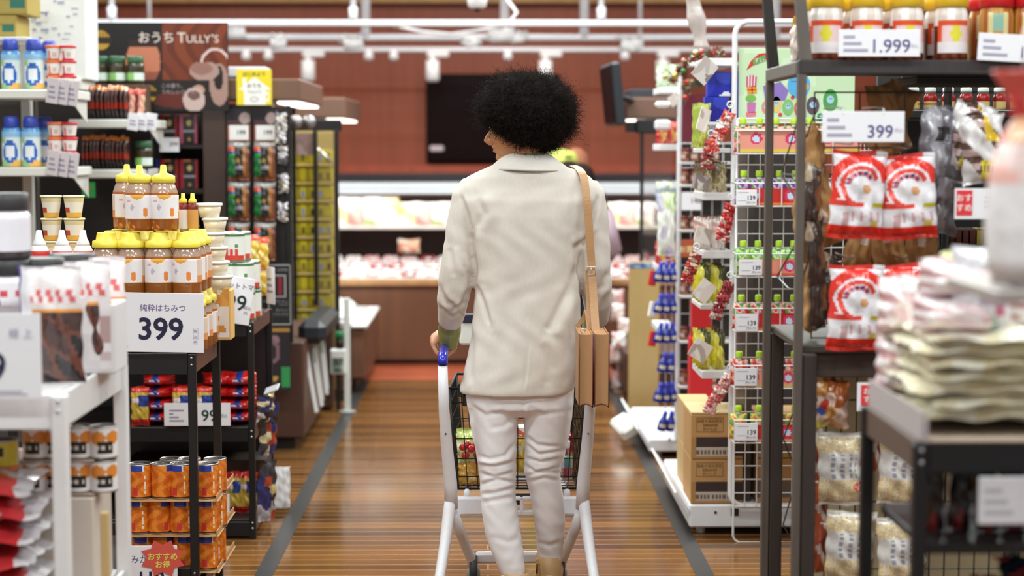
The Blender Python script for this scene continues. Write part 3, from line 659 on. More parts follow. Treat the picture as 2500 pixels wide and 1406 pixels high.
# ---------------- shopping cart ----------------
cart = thing('shopping_cart', 'white shopping cart with blue grips and a black wire basket on it', 'shopping cart', (P(1262, 1400, 5.7).x, 5.7, 0))
CL = -Vector(cart.location)
def C_(nm, mb, lab=None, par=None):
    o = mb.build(nm, par or cart)
    if par is None: o.location = CL
    if lab: o['label'] = lab
    return o
WH = '#e9e5ea'
for sgn, bpx in ((-1, 1083), (1, 1441)):
    bx, bzz = HB[0 if sgn < 0 else 1]
    q = lambda d, py, Y: P(1262 + sgn * d, py, Y)
    mb = MB(); mb.tube([Vector((bx, 5.50, PZ(892, 5.5))), q(178, 1000, 5.52), q(172, 1080, 5.56), q(162, 1180, 5.6), q(160, 1240, 5.62)], [(.0155, .0155), (.0165, .018), (.018, .02), (.022, .021), (.024, .022)], WH, 'paint', 12)
    mb.tube([q(160, 1200, 5.62), q(166, 1250, 5.6), q(176, 1330, 5.53), q(188, 1406, 5.47), q(196, 1480, 5.4)], [.018, .02, .018, .017, .015], WH, 'paint', 12)
    C_('side_upright', mb)
    mb = MB(); mb.tube([Vector((bx, 5.498, PZ(890, 5.5))), Vector((bx, 5.50, bzz + .0)) - Vector((0, 0, .012)), Vector((bx, 5.515, bzz - .001)), Vector((bx, 5.545, bzz + .003)), Vector((bx, 5.62, bzz)), Vector((bx, 5.86, bzz))], [.0165, .0168, .0168, .0165, .016, .016], '#2a2aa8', 'gloss', 16); C_('hand_grip', mb, 'glossy blue grip')
    mb = MB(); mb.tube([Vector((bx, 5.86, bzz)), Vector((bx, 6.0, bzz + .005)), Vector((bx - sgn * .03, 6.06, bzz + .005))], .015, WH, 'paint', 10); C_('grip_arm', mb)
    # front leg of the frame
    mb = MB(); mb.tube([q(156, 1255, 5.63), q(138, 1300, 5.74), q(112, 1365, 5.86), q(106, 1392, 5.88)], [.021, .018, .017, .015], WH, 'paint', 10); C_('front_leg', mb)
    mb = MB(); c0 = q(106, 1392, 5.88)
    mb.lathe([(.022, -.035), (.024, -.01), (.023, .0), (.016, .012)], 14, '#8f9398', 'plastic', c=c0); cs_ = C_('caster_fork', mb, 'grey caster fork')
    mb = MB(); mb.tube([(c0.x - .014, c0.y, .045), (c0.x + .014, c0.y, .045)], .045, '#4a4a4e', 'plastic', 20); mb.build('wheel', cs_)
    c1 = q(196, 1470, 5.4); mb = MB(); mb.tube([(c1.x - .014, c1.y, .045), (c1.x + .014, c1.y, .045)], .045, '#4a4a4e', 'plastic', 20); C_('wheel', mb)
    for py in (931, 1059):
        mb = MB(); s_ = q(176 + (0 if py < 1000 else -2), py, 5.50 if py < 1000 else 5.525); mb.tube([s_, s_ + Vector((0, .004, 0))], .0028, '#3a3a40', 'metal', 8); C_('screw', mb)
a = P(1098, 1213, 5.69); b = P(1425, 1256, 5.69)
mb = MB(); mb.span((a.x, 5.68, b.z), (P(1222, 1, 5.69).x, 5.71, a.z), WH, 'paint', .006); mb.span((P(1304, 1, 5.69).x, 5.68, b.z), (b.x, 5.71, a.z), WH, 'paint', .006)
mb.span((P(1215, 1, 5.69).x, 5.682, P(1, 1225, 5.69).z), (P(1312, 1, 5.69).x, 5.708, a.z), WH, 'paint', .004); mb.span((P(1215, 1, 5.69).x, 5.682, b.z), (P(1312, 1, 5.69).x, 5.708, P(1, 1250, 5.69).z), WH, 'paint', .002)
for px in (1222, 1274): mb.span((P(px, 1, 5.69).x - .006, 5.682, b.z), (P(px, 1, 5.69).x + .006, 5.706, a.z), WH, 'paint', .002)
C_('cross_bar', mb, 'white cross bar with slots')
mb = MB(); a = P(1160, 1348, 5.87); b = P(1364, 1374, 5.87); mb.span((a.x, 5.86, b.z), (b.x, 5.89, a.z), WH, 'paint', .008); C_('front_cross_bar', mb)
# tray struts that hold the basket
mb = MB()
for px in (1140, 1384): mb.tube([P(px, 1205, 5.70), P(px, 1196, 5.8), P(px + (20 if px < 1262 else -20), 1170, 6.2)], .012, WH, 'paint', 8)
mb.tube([P(1165, 1170, 6.2), P(1360, 1170, 6.2)], .012, WH, 'paint', 8); C_('basket_support', mb)
# front tray panel glimpsed behind the sleeve
mb = MB(); a = P(1118, 770, 6.0); b = P(1150, 842, 6.0); mb.span((a.x + .005, 5.99, b.z), (P(1410, 1, 6).x, 6.02, PZ(787, 6.0)), '#e6e6e4', 'paint', .008); mb.span((a.x + .01, 5.985, PZ(787, 6.0)), (P(1405, 1, 6).x, 6.015, PZ(765, 6.0)), '#1c1c3a', 'plastic', .005)
C_('front_panel', mb, 'white panel with dark top edge between the grips')
# black wire basket
bk = thing('shopping_basket', 'black wire shopping basket full of groceries standing in the cart', 'basket', P(1262, 1195, 5.95))
BK = -Vector(bk.location); BC = '#141414'
def corner(sx, top, far):
    py = (948, 1192)[0 if top else 1]; hw = (168 if top else 148) * (1 if not far else .93)
    Y = 5.745 if not far else 6.12
    c = P(1264, py, 5.745); return Vector((c.x + sx * hw / FPX * 5.745, Y, c.z))
mb = MB()
for top in (True, False):
    pts = []
    for sx, far in ((-1, 0), (1, 0), (1, 1), (-1, 1)): pts.append(corner(sx, top, far))
    mb.tube(pts, .0055 if top else .0045, BC, 'paint', 8, True)
for t_ in (.12, .3, .5, .7, .86):
    pts = [corner(sx, False, far).lerp(corner(sx, True, far), t_) for sx, far in ((-1, 0), (1, 0), (1, 1), (-1, 1))]; mb.tube(pts, .0022, BC, 'paint', 6, True)
for sx in (-1, 1):
    for far in (0, 1): mb.tube([corner(sx, True, far), corner(sx, False, far)], .0052, BC, 'paint', 8)
for i in range(1, 12):
    t_ = i / 12
    for far in (0, 1):
        mb.tube([corner(-1, True, far).lerp(corner(1, True, far), t_), corner(-1, False, far).lerp(corner(1, False, far), t_)], .0018, BC, 'paint', 5)
    mb.tube([corner(-1, False, 0).lerp(corner(1, False, 0), t_), corner(-1, False, 1).lerp(corner(1, False, 1), t_)], .0022, BC, 'paint', 5)
for i in range(1, 8):
    t_ = i / 8
    for sx in (-1, 1): mb.tube([corner(sx, True, 0).lerp(corner(sx, True, 1), t_), corner(sx, False, 0).lerp(corner(sx, False, 1), t_)], .0022, BC, 'paint', 5)
    mb.tube([corner(-1, False, 0).lerp(corner(-1, False, 1), t_), corner(1, False, 0).lerp(corner(1, False, 1), t_)], .0022, BC, 'paint', 5)
o = mb.build('wire_body', bk); o.location = BK
mb = MB(); m0 = corner(-1, True, 0); m1 = corner(1, True, 0); cx = (m0.x + m1.x) / 2
mb.tube([(cx - .05, 5.75, m0.z - .005), (cx - .045, 5.78, m0.z + .022), (cx + .045, 5.78, m0.z + .022), (cx + .05, 5.75, m0.z - .005)], .005, BC, 'plastic', 8); o = mb.build('carry_handle', bk); o.location = BK
for px, py in ((1128, 952), (1140, 975), (1268, 970)):
    mb = MB(); c = P(px, py, 5.74); mb.box(c, (.03 if px < 1200 else .014, .02, .045), '#181818', 'plastic', .004); o = mb.build('clip', bk); o.location = BK
mb = MB(); c = P(1268, 1212, 5.74); mb.box(c, (.09, .02, .02), '#181818', 'plastic', .005); mb.box(c - Vector((.008, 0, .012)), (.03, .02, .03), '#181818', 'plastic', .004); o = mb.build('latch', bk); o.location = BK
bzf = corner(-1, False, 0).z + .003
# groceries
def g_(name, label, cat, mb, loc, rz=0): return mb.build(name, loc=loc, label=label, cat=cat)
p = P(1150, 1190, 5.84)
mb = MB(); mb.pillow(.1, .17, .09, noisefn(['#c9d67a', '#dde6a4', '#a8c05a', '#e8ecc8', '#b9cf6e'], 4), 'film', 12, 16, .06, 5, wr=.005); g_('lettuce_bag', 'clear bag of pale green lettuce in the black basket', 'lettuce', mb, (p.x - .012, 5.90, bzf + .005))
mb = MB(); mb.span((-.045, -.03, 0), (.045, .03, .05), '#e8e2de', 'clear', .006)
for dx, dy, dz in ((-.028, -.012, .055), (0, -.015, .05), (.028, -.012, .056), (-.014, .012, .06), (.016, .012, .058), (-.02, -.02, .03), (.02, -.02, .03)): mb.lathe([(.002, -.013), (.011, -.009), (.015, 0), (.011, .009), (.002, .013)], 10, '#c8242a', 'gloss', c=(dx, dy, dz))
g_('tomato_pack', 'clear pack of small red tomatoes in front of the lettuce', 'tomatoes', mb, (p.x + .002, 5.80, bzf + .075))
mb = MB(); mb.pillow(.09, .08, .06, noisefn(['#c99534', '#dcae55', '#b07f28', '#e2c07c'], 6), 'film', 10, 10, .05, 9); g_('snack_bag', 'bag of golden snacks beneath the small red tomatoes', 'snacks', mb, (p.x + .0, 5.80, bzf - .004))
mb = MB(); mb.span((-.02, -.03, 0), (.02, .03, .09), '#c2261f', 'gloss', .003); mb.panel((-.018, -.0306, .01), (.036, 0, 0), (0, 0, .07), 4, 6, noisefn(['#c2261f', '#d8443a', '#8f2a5a'], 3)); g_('red_box', 'narrow red carton low in the black wire basket', 'box', mb, (P(1172, 1, 5.8).x, 5.83, bzf))
mb = MB(); mb.pillow(.07, .13, .05, noisefn(['#e3bd3e', '#d9a92e', '#f0d97a', '#f2efe2'], 8), 'film', 10, 12, .05, 4); g_('yellow_bag', 'yellow food packet glimpsed between her legs in the basket', 'packet', mb, (P(1272, 1, 5.86).x, 5.86, bzf + .03))
mb = MB(); mb.span((-.045, -.03, 0), (.045, .03, .06), '#efeaea', 'paper', .004); mb.panel((-.04, -.0306, .01), (.08, 0, 0), (0, 0, .045), 8, 5, noisefn(['#f1ecec', '#f1ecec', '#d85a5a', '#6a9a5a', '#f1ecec'], 2)); g_('white_carton', 'white carton with red and green print on top of the yellow packet', 'carton', mb, (P(1268, 1, 5.95).x, 5.97, bzf + .115))
mb = MB(); mb.span((-.05, -.04, 0), (.05, .04, .03), '#e9e0da', 'film', .006); mb.span((-.03, -.03, .03), (.03, .03, .115), '#5a3a2a', 'film', .01); g_('food_tray', 'dark wrapped food tray at the bottom of the basket', 'tray', mb, (P(1262, 1, 6).x, 5.97, bzf))
b = thing('water_bottle', 'small clear water bottle with white cap in the basket corner', 'bottle', (P(1385, 1, 5.84).x, 5.83, bzf))
mb = MB(); mb.lathe([(.018, 0), (.021, .004), (.021, .05), (.0195, .055), (.021, .06), (.021, .1), (.012, .118), (.012, .125)], 18, '#b9c4cc', 'clear'); mb.build('bottle_body', b)
mb = MB(); mb.lathe([(.0213, .052), (.0215, .054), (.0215, .088), (.0213, .09)], 18, '#8fb0c0', 'film', colfn=lambda t, z: ('#dfe9ee', '#5f8fa8', '#7bb07a')[int(t * 9) % 3]); mb.build('label_band', b)
mb = MB(); mb.lathe([(.0135, .12), (.0138, .122), (.0138, .142), (.0125, .144)], 16, '#f4f2f4', 'plastic'); mb.build('bottle_cap', b)
mb = MB(); mb.span((-.015, -.02, 0), (.015, .02, .15), '#b3243a', 'gloss', .004); g_('red_packet', 'slim red packet behind the white-capped water bottle', 'packet', mb, (P(1390, 1, 5.93).x, 5.95, bzf))
# ---------------- products: one prototype each, copied ----------------
def simple(name, mb): return mb.build(name)
INK = '#2c2a4a'
def card(px0, py0, px1, py1, Y, label, texts=(), name='price_card', tilt=0., rz=0., col='#ece8ee', group=None, extra=None, cat='price card', th=.003):
    a = P(px0, py1, Y); b = P(px1, py0, Y); w = b.x - a.x; h = b.z - a.z
    mb = MB(); mb.span((-w / 2, 0, 0), (w / 2, th, h), col, 'paper', .0008)
    for k, (st, u, v, hf, c, al, bold) in enumerate(texts):
        mb.text(st, ((u - .5) * w, -.0008, v * h), hf * h / .72, c, 'paper', align=al, bold=bold)
    if extra: extra(mb, w, h)
    o = mb.build(name, loc=((a.x + b.x) / 2, Y, a.z), label=label, cat=cat, group=group); o.rotation_euler = (0, math.radians(tilt), math.radians(rz))
    return o
def lines(n, u0, u1, v0, v1, c='#9a94a8'):
    """rows of small print"""
    return lambda mb, w, h: [mb.span(((u0 - .5) * w, -.0009, (v0 + (v1 - v0) * i / max(1, n) + .004) * h), ((u1 - .5 - .08 * (i % 3)) * w, -.0002, (v0 + (v1 - v0) * (i + .45) / max(1, n)) * h), c, 'paper', .0001) for i in range(n)]
def both(*fs): return lambda mb, w, h: [f(mb, w, h) for f in fs]
def rect(u0, v0, u1, v1, c): return lambda mb, w, h: mb.span(((u0 - .5) * w, -.0012, v0 * h), ((u1 - .5) * w, -.0003, v1 * h), c, 'paper', .0002)
def txt(st, u, v, hf, c, al='L', bold=0.): return lambda mb, w, h: mb.text(st, ((u - .5) * w, -.0018, v * h), hf * h / .72, c, 'paper', align=al, bold=bold)
def disc(mb, cx, y, cz, r, c, mat='gloss', n=20, sx=1.): mb.ngon([(cx + r * sx * math.cos(k * 2 * math.pi / n), y, cz + r * math.sin(k * 2 * math.pi / n)) for k in range(n)], c, mat)
def rack(name, label, cat, x0, x1, y0, y1, tops, col, post=.028, beam=.045, top=None, side='#4a3026', both_sides=True, back=None, board='#1c1a1a', mat='paint', zb=0.):
    """posts, boards and rails of a shelving rack; tops = heights of the board surfaces"""
    t = thing(name, label, cat, ((x0 + x1) / 2, (y0 + y1) / 2, 0)); L = -Vector(t.location)
    top = top or max(tops)
    for x in (x0, x1):
        for y in (y0, y1):
            mb = MB(); s = post / 2; mb.span((x - s, y - s, zb), (x + s, y + s, top), col, mat, .003)
            for z in tops:
                for dz in (-.012, -.034): mb.tube([(x, y - s - .002, z + dz), (x, y - s, z + dz)], .004, '#c8c8cc', 'metal', 8)
            mb.build('post', t, L)
    for z in tops:
        mb = MB(); mb.span((x0 + post / 2, y0, z - .02), (x1 - post / 2, y1, z), board, mat, .003); mb.build('shelf_board', t, L)
        mb = MB(); mb.span((x0 + post / 2, y0 - .008, z - beam), (x1 - post / 2, y0 + .006, z + .002), col, mat, .002); mb.build('front_beam', t, L)
        for x in ((x0, x1) if both_sides else (x1,)):
            mb = MB(); mb.span((x - .006, y0 + post / 2, z - beam), (x + .006, y1 - post / 2, z + .002), side, mat, .002); mb.build('side_rail', t, L)
    if back:
        mb = MB(); mb.span((x0 + post / 2, y1 - .004, .05), (x1 - post / 2, y1 + .004, top), back, mat, .002); mb.build('back_panel', t, L)
    return t
# honey bottle
def honey(nozzle, seed):
    t = thing('honey_bottle', 'x', 'bottle'); r = .0465
    mb = MB(); mb.lathe([(r * .9, 0), (r, .006), (r, .1), (r * .97, .12), (r * .8, .142), (r * .72, .148), (r * .72, .152)], 22, '#b5622a', 'amber', colfn=lambda a, z: '#a4511f' if z < .3 else '#bf6f33' if z < .78 else '#d8b79c' if z < .86 else '#cfae98'); mb.build('bottle_body', t)
    rn = random.Random(seed)
    def lab(a, z):
        d = abs(a - .5)
        if d > .19: return '#e3a25c' if (z > .5 and d > .3) else '#d9bfae' if z > .3 else '#d98a4a'
        if z > .80 + d * 2.2: return '#e8a43c'
        if ((a - .585) / .03) ** 2 + ((z - .3) / .2) ** 2 < 1: return '#e8863c'
        if ((a - .44) / .022) ** 2 + ((z - .5) / .12) ** 2 < 1: return '#c4b4c2'
        if ((a - .40) / .03) ** 2 + ((z - .78) / .06) ** 2 < 1: return '#e3a8ae'
        if z < .05: return '#e9b06a'
        return '#ece4e6'
    mb = MB(); mb.lathe([(r + .0006, .036), (r + .0006, .112)], 64, '#fff', 'paper', colfn=lab, sub=22); mb.build('bottle_label', t)
    mb = MB()
    if nozzle: mb.lathe([(r * .74, .150), (r * .8, .152), (r * .78, .172), (r * .5, .178), (r * .26, .182), (r * .2, .205), (r * .12, .208)], 20, '#e8d04a', 'plastic')
    else: mb.lathe([(r * .95, .148), (r * .96, .150), (r * .93, .168), (r * .70, .172), (r * .62, .192), (r * .58, .195)], 28, '#e6cf45', 'plastic')
    mb.build('bottle_cap', t)
    return t
K_HONEY = Kind(honey(False, 1), 'bottle'); K_HONEYN = Kind(honey(True, 2), 'bottle')
def can(name, r, h, fn, rim='#c9c6c4', nseg=44, sub=22):
    t = thing(name, 'x', 'can')
    mb = MB(); mb.lathe([(r * .97, 0), (r * .97, .003), (r, .004)], nseg, rim, 'metal'); mb.build('can_bottom_rim', t); mb = MB(); mb.lathe([(r, h - .004), (r * .97, h - .001), (r * .95, h), (r * .93, h - .003), (.001, h - .003)], nseg, rim, 'metal'); mb.build('can_lid', t)
    mb = MB(); mb.lathe([(r * .985, .003), (r * .985, h - .003)], nseg, '#fff', 'gloss', colfn=fn, sub=sub); mb.build('can_body', t)
    return t
def f_orange(a, z):
    if z > .8 and .38 < a < .56: return '#33449c'
    if z > .8 and .56 <= a < .6: return '#e8e2ee'
    if abs(a - .60) < .018 and .12 < z < .68 and int(z * 14) % 4 != 3: return '#f3e2cf'
    if abs(a - .46) < .03 and .1 < z < .32: return '#cf3a3a'
    if z < .06: return '#5b2c1a'
    s = math.sin(a * 31 + 2.2 * math.sin(z * 7)) * math.sin(z * 8 + a * 9)
    return '#e98a30' if s > .25 else '#dd7423' if s > -.3 else '#c95e1c'
K_ORANGE = Kind(can('orange_can', .0375, .112, f_orange), 'can')
K_TOMATO = Kind(can('tomato_can', .046, .11, lambda a, z: '#3f7a43' if z > .92 or z < .06 else '#d2453a' if (abs(a - .5) < .1 and .15 < z < .45 and math.sin(a * 90) > -.5) or (z < .22 and abs(a - .5) < .2) else '#4e8a55' if abs(a - .56) < .02 and .5 < z < .62 else '#e9e7e2'), 'can')
def f_white(a, z):
    d = abs(a - .5)
    if d < .1 and .12 < z < .55: return '#2b2624' if not (.28 < z < .42 and int(a * 60) % 2) else '#cfc4bc'
    if ((a - .41) / .09) ** 2 + ((z - .66) / .24) ** 2 < 1 or ((a - .6) / .09) ** 2 + ((z - .68) / .22) ** 2 < 1: return '#e08a38'
    return '#ece6e6'
K_WHITECAN = Kind(can('peach_can', .034, .078, f_white), 'can')
K_YELLOWCAN = Kind(can('corn_can', .036, .075, lambda a, z: '#2b2a22' if abs(a - .47) < .07 and .5 < z < .8 else '#e6d24a' if z > .2 and abs(a - .5) < .2 else '#d87a3a' if z < .2 else '#e9e2b0'), 'can')
def pasta():
    t = thing('pasta_bag', 'x', 'bag of pasta')
    mb = MB(); mb.pillow(.125, .05, .19, lambda u, v: '#c81f1c' if (u < .3 or u > .7) else '#27408f' if abs(u - .5) < .09 and v > .45 else '#d22a22', 'film', 14, 8, .05, 3, wr=.003, bulge=.7); mb.build('bag', t)
    mb = MB(); mb.panel((-.02, -.0945, .018), (.04, 0, 0), (0, .0, .018), 4, 3, lambda u, v: '#e8e6ee' if .3 < v < .7 else '#27408f', 'gloss'); mb.build('brand_patch', t)
    return t
K_PASTA = Kind(pasta(), 'bag of pasta')
mb = MB(); mb.pillow(.07, .12, .05, lambda u, v: '#cf2f25' if v < .18 or v > .86 else '#27408f' if .5 < v < .8 and u > .45 else '#e7d8e0' if .62 < v < .7 else '#c7a43a' if int(u * 9 + v * 14) % 3 else '#dcbd5a', 'film', 10, 14, .05, 8, wr=.003)
K_MACARONI = Kind(mb.build('macaroni_bag'), 'bag of pasta')
# cooking oil bottle
def oil():
    t = thing('oil_bottle', 'x', 'bottle')
    def lab(a, z):
        d = math.hypot((a - .5) * 3.1, (z - .38) * 1.5)
        if .27 < d < .42: return '#2f62b8'
        if d <= .27: return '#f0e6ea' if d < .12 else '#dfe9ef'
        if z > .72: return '#8fbce0' if z < .85 else '#5f9ad4'
        return '#e9b35c' if z < .15 and a > .5 else '#9cc48a' if z < .2 or (z > .6 and a < .42) else '#d9e3e4'
    mb = MB(); mb.lathe([(.037, 0), (.041, .005), (.041, .15), (.036, .162), (.03, .17)], 52, '#fff', 'gloss', colfn=lab, sub=12, sy=.75); mb.build('bottle_body', t)
    mb = MB(); mb.lathe([(.032, .168), (.033, .172), (.032, .195), (.028, .212), (.02, .216)], 20, '#3345a8', 'plastic'); mb.build('bottle_cap', t)
    return t
K_OIL = Kind(oil(), 'bottle')
def cup(col):
    t = thing('snack_cup', 'x', 'cup')
    mb = MB(); mb.lathe([(.024, 0), (.032, .052)], 20, '#fff', 'paper', colfn=lambda a, z: col if (z < .12 or abs(a - .42) < .04 and z < .8) else '#c7b9b6' if abs(a - .55) < .05 and .3 < z < .6 else '#eae0dc', sub=8); mb.build('cup_body', t)
    mb = MB(); mb.lathe([(.034, .051), (.035, .053), (.035, .061), (.032, .063), (.001, .063)], 20, col, 'plastic'); mb.build('cup_lid', t)
    return t
K_CUPO = Kind(cup('#e07038'), 'cup'); K_CUPR = Kind(cup('#cc3038'), 'cup')
# green topped squeeze pouch
def pouch(c1, c2, c3):
    t = thing('jelly_pouch', 'x', 'pouch')
    rn = random.Random(hash(c1) % 97 if False else len(c1) + ord(c1[1]) + ord(c2[2]))
    def fn(u, v):
        if math.hypot((u - .5) * 1.1, v - .42) < .22: return '#cfe2f2' if not (abs(abs(u - .5) - .12) < .05 and abs(v - .45) < .05) else '#33407a'
        s = math.sin(u * 13 + v * 5 + rn.random() * .5) + math.sin(v * 17 + u * 3)
        return c1 if s > .5 else c2 if s > -.6 else c3
    mb = MB(); mb.pillow(.068, .098, .035, fn, 'film', 12, 14, .04, 5, wr=.0015); mb.build('pouch_body', t)
    mb = MB(); mb.lathe([(.009, .093), (.009, .105)], 14, '#f0f0f0', 'plastic'); mb.build('spout', t)
    mb = MB(); mb.lathe([(.0125, .104), (.0128, .106), (.0125, .124), (.0105, .127)], 14, '#b4dc2c', 'plastic'); mb.build('spout_cap', t)
    return t
PCH = {'strawberry': ('#d8584a', '#f0b0a0', '#5f9a4a'), 'grape': ('#7a3a8c', '#c9b0dc', '#5f9a4a'), 'melon': ('#7cc256', '#b6e08c', '#5a9a40'), 'apple': ('#d63a3a', '#f2c4c0', '#78b050'), 'cherry': ('#c82a30', '#e87860', '#f0d0c8'), 'orange': ('#ea9a2c', '#f6d060', '#78b050')}
K_POUCH = {k: Kind(pouch(*v), 'pouch') for k, v in PCH.items()}
def bagfn_red(u, v):
    """white snack bag with a red swirl and red ends"""
    if v < .145: return '#dc2a1f'
    if v > .955 and u < .8: return '#dd3a34'
    x, y = (u - .5) * .62, v - .60
    d = math.hypot(x * 1.05, y * 1.1); an = math.degrees(math.atan2(y, x))
    if (an > 10 or an < -150) and .29 < d < .40: return '#e0362c'
    if (an > 20 or an < -120) and .20 < d < .26: return '#e2483f'
    if .13 < d < .19 and 30 < an < 175: return '#2e3c78' if int(an / 13) % 2 else '#e46a62'
    if d < .2 and an < 15 and an > -60: return '#d9a074' if (x - .07) ** 2 + (y + .03) ** 2 < .0028 else '#e9e3ea'
    if .36 < v < .44 and u < .62: return '#de4238' if v < .41 or u < .4 else '#e9e3ea'
    if u > .78 and .36 < v < .42: return '#c3b62c'
    if math.hypot((u - .83) * .65, v - .17) < .055: return '#dfc65e'
    if .2 < v < .32 and (int(u * 17) % 3 == 0) and u > .35: return '#d9a9ae'
    if .15 < v < .3 and abs(u - .25) < .06: return '#cfa8a8'
    return '#eae4ea'
mb = MB(); mb.pillow(.145, .225, .05, bagfn_red, 'film', 44, 60, .05, 11, wr=.0035)
K_REDBAG = Kind(mb.build('snack_bag'), 'snack bag')
def fn_puff(u, v):
    if math.hypot((u - .82) * .62, v - .27) < .07: return '#dd4a3a' if math.hypot((u - .82) * .62, v - .27) > .045 or int(u * 40) % 2 else '#f0d8d0'
    if abs(u - .87) < .03 and .55 < v < .75: return '#d8604e'
    if .38 < v < .72 and (abs(u - .25) < .05 or abs(u - .45) < .05 or abs(u - .64) < .03 or abs(u - .75) < .02) and int(v * 40) % 3: return '#8d8894'
    if .36 < v < .74: return '#d9d2cf'
    s = math.sin(u * 57 + 3 * math.sin(v * 31)) * math.sin(v * 63 + 2 * math.sin(u * 29))
    if v > .93 or v < .05: return '#e6dfda'
    return '#dcc49c' if s > .2 else '#cdb084' if s > -.4 else '#e6d9c2'
mb = MB(); mb.pillow(.13, .2, .06, fn_puff, 'film', 34, 46, .05, 12, wr=.004); K_PUFF = Kind(mb.build('puffed_snack_bag'), 'snack bag')
def carton(w, d, h, col, face=None, name='carton'):
    mb = MB(); mb.span((-w / 2, -d / 2, 0), (w / 2, d / 2, h), col, 'paper', .002)
    if face: mb.panel((-w / 2 + .002, -d / 2 - .0006, .002), (w - .004, 0, 0), (0, 0, h - .004), *face)
    return mb.build(name)
def jar(r, h, body, lid, fn, lidh=.03, name='jar'):
    t = thing(name, 'x', 'jar')
    mb = MB(); mb.lathe([(r * .9, 0), (r, .006), (r, h - lidh - .012), (r * .82, h - lidh)], 22, body, 'gloss', colfn=fn, sub=7); mb.build('jar_body', t)
    mb = MB(); mb.lathe([(r * .92, h - lidh - .001), (r * .94, h - lidh + .001), (r * .94, h - .003), (r * .88, h), (.001, h)], 22, lid, 'plastic'); mb.build('jar_lid', t)
    return t
# =============== left: white table with jars and pouches ===============
XT = -.93
zt = PZ(965, 3.7)
rack('display_table', 'white painted display table at the aisle edge piled with dark pouches and jars', 'table', -1.55, XT, 3.72, 4.34, [zt, .42], '#e6e1e3', .033, .075, side='#e0dbdd', board='#dcd7d9')
card(-70, 765, 98, 975, 3.66, 'large white price card on the corner of the white table, ending in 9', [('99', .50, .2, .36, INK, 'R', .012), ('極 上', .72, .72, .09, '#9a94b0', 'C', 0)], extra=lines(2, .3, .8, .05, .12))
def darkpouch(u, v):
    if u < .06: return '#6a5aa0'
    if u < .24: return '#e9e4ea'
    if v > .80: return '#efe4e6'
    if v > .70: return '#d86a6a' if int(u * 12 + v * 9) % 2 else '#efe2e4'
    if v > .62: return '#e2953f' if v < .65 else '#e9dcda'
    s = math.sin(u * 9 + v * 5) * math.sin(v * 13 + u * 4)
    return '#4a3632' if s > .2 else '#6e4238' if s > -.3 else '#2b2526'
mb = MB(); mb.pillow(.16, .265, .05, darkpouch, 'film', 24, 36, .03, 21, wr=.003)
K = Kind(mb.build('curry_pouch'), 'food pouch')
for i, (px, Y, rz) in enumerate(((128, 3.90, -12), (205, 4.08, -16), (245, 4.22, -20))):
    p = P(px, 958, Y); K.put((p.x, Y, zt + .003), 'dark pouch with white top on white table, ' + ('beside the big price card', 'middle of three', 'at back corner beside the honey')[i], 'dark pouches on the white table', math.radians(rz))
K = Kind(jar(.062, .105, '#eee', '#2d2a2c', lambda a, z: '#cf4a56' if .3 < z < .5 and int(a * 30) % 3 == 0 else '#3b2a26' if z < .2 and abs(a - .42) < .1 else '#e9e3e8', .035, 'food_tub'), 'tub')
for i, (px, Y) in enumerate(((18, 4.05), (100, 4.1), (178, 4.26), (130, 4.27))):
    if i == 3: continue
    z = PZ(735, 4.1); p = P(px, 735, Y); K.put((p.x, Y, z), 'white tub with black lid behind the large price card, ' + pos(i, 3) + ' in row', 'black lidded tubs')
mb = MB(); mb.span((-.24, -.07, 0), (.24, .07, PZ(735, 4.1) - zt - .003), '#d9d2d4', 'paper', .004); mb.panel((-.23, -.0706, .01), (.46, 0, 0), (0, 0, .17), 18, 8, noisefn(['#d9d2d4', '#e0d8da', '#c9b4b6', '#e6dfe2', '#b89a98'], 5, 18, 8)); mb.build('tub_display_box', loc=(P(90, 735, 4.12).x - .04, 4.12, zt + .002), label='pale cardboard box on white table carrying the black-lidded tubs', cat='box')
K = Kind(jar(.055, .155, '#eee', '#3a3639', lambda a, z: '#e8e2ea' if z > .12 else '#453e40', .04, 'white_jar'), 'jar')
p = P(18, 612, 4.05); K.put((p.x, 4.05, PZ(735, 4.1) + .106), 'tall white jar with dark lid stacked on the black-lidded tubs')
# lower shelves of the white table
z1 = PZ(1200, 4.14); z2 = .423
mb = MB(); mb.span((-.28, -.1, 0), (.30, .1, z1 - .4245), '#cfc0b4', 'paper', .004); mb.build('carton_riser', loc=(XT - .32, 4.2, .4205), label='pale carton on the low shelf of the white table carrying peach cans', cat='box')
k = 0
for (py, zb_) in ((1200, z1), (1108, z1 + .083)):
    mb = MB(); mb.span((-.28, -.09, -.0025), (.3, .09, 0), '#b8a090', 'paper', .001)
    mb.build('card_tray', loc=(XT - .32, 4.2, zb_ + .0025 - .001 if py == 1108 else zb_ + .002), label='thin cardboard sheet under the ' + ('lower' if py == 1200 else 'upper') + ' layer of peach cans', cat='tray')
    for i, px in enumerate((30, 88, 140, 192, 252)):
        if i == 0 and py == 1108: continue
        p = P(px, py, 4.14); K_WHITECAN.put((p.x, 4.15, zb_ + .0035), 'white can with orange fruit and black label, ' + ORD[i] + ' in ' + ('lower' if py == 1200 else 'upper') + ' layer under white table', 'white cans under the white table', rz=.15 * i - .3)
p = P(18, 1165, 4.05); K_YELLOWCAN.put((p.x, 4.02, z1 + .003), 'yellow and green can at the outer end of the white cans', None)
p = P(18, 1165, 4.05); K_YELLOWCAN.put((p.x, 4.02, z1 + .079), 'yellow and green can stacked on another beside the white cans', None)
def silver(u, v):
    if .68 < u < .9 and v < .75 and math.sin(u * 16 + v * 5) > -.1: return '#cf3a3e' if v < .5 else '#dca0a4'
    s = math.sin(u * 11 + 3 * math.sin(v * 6)); return '#c9c2c8' if s > .1 else '#a9a2a8' if s > -.6 else '#e6e0e4'
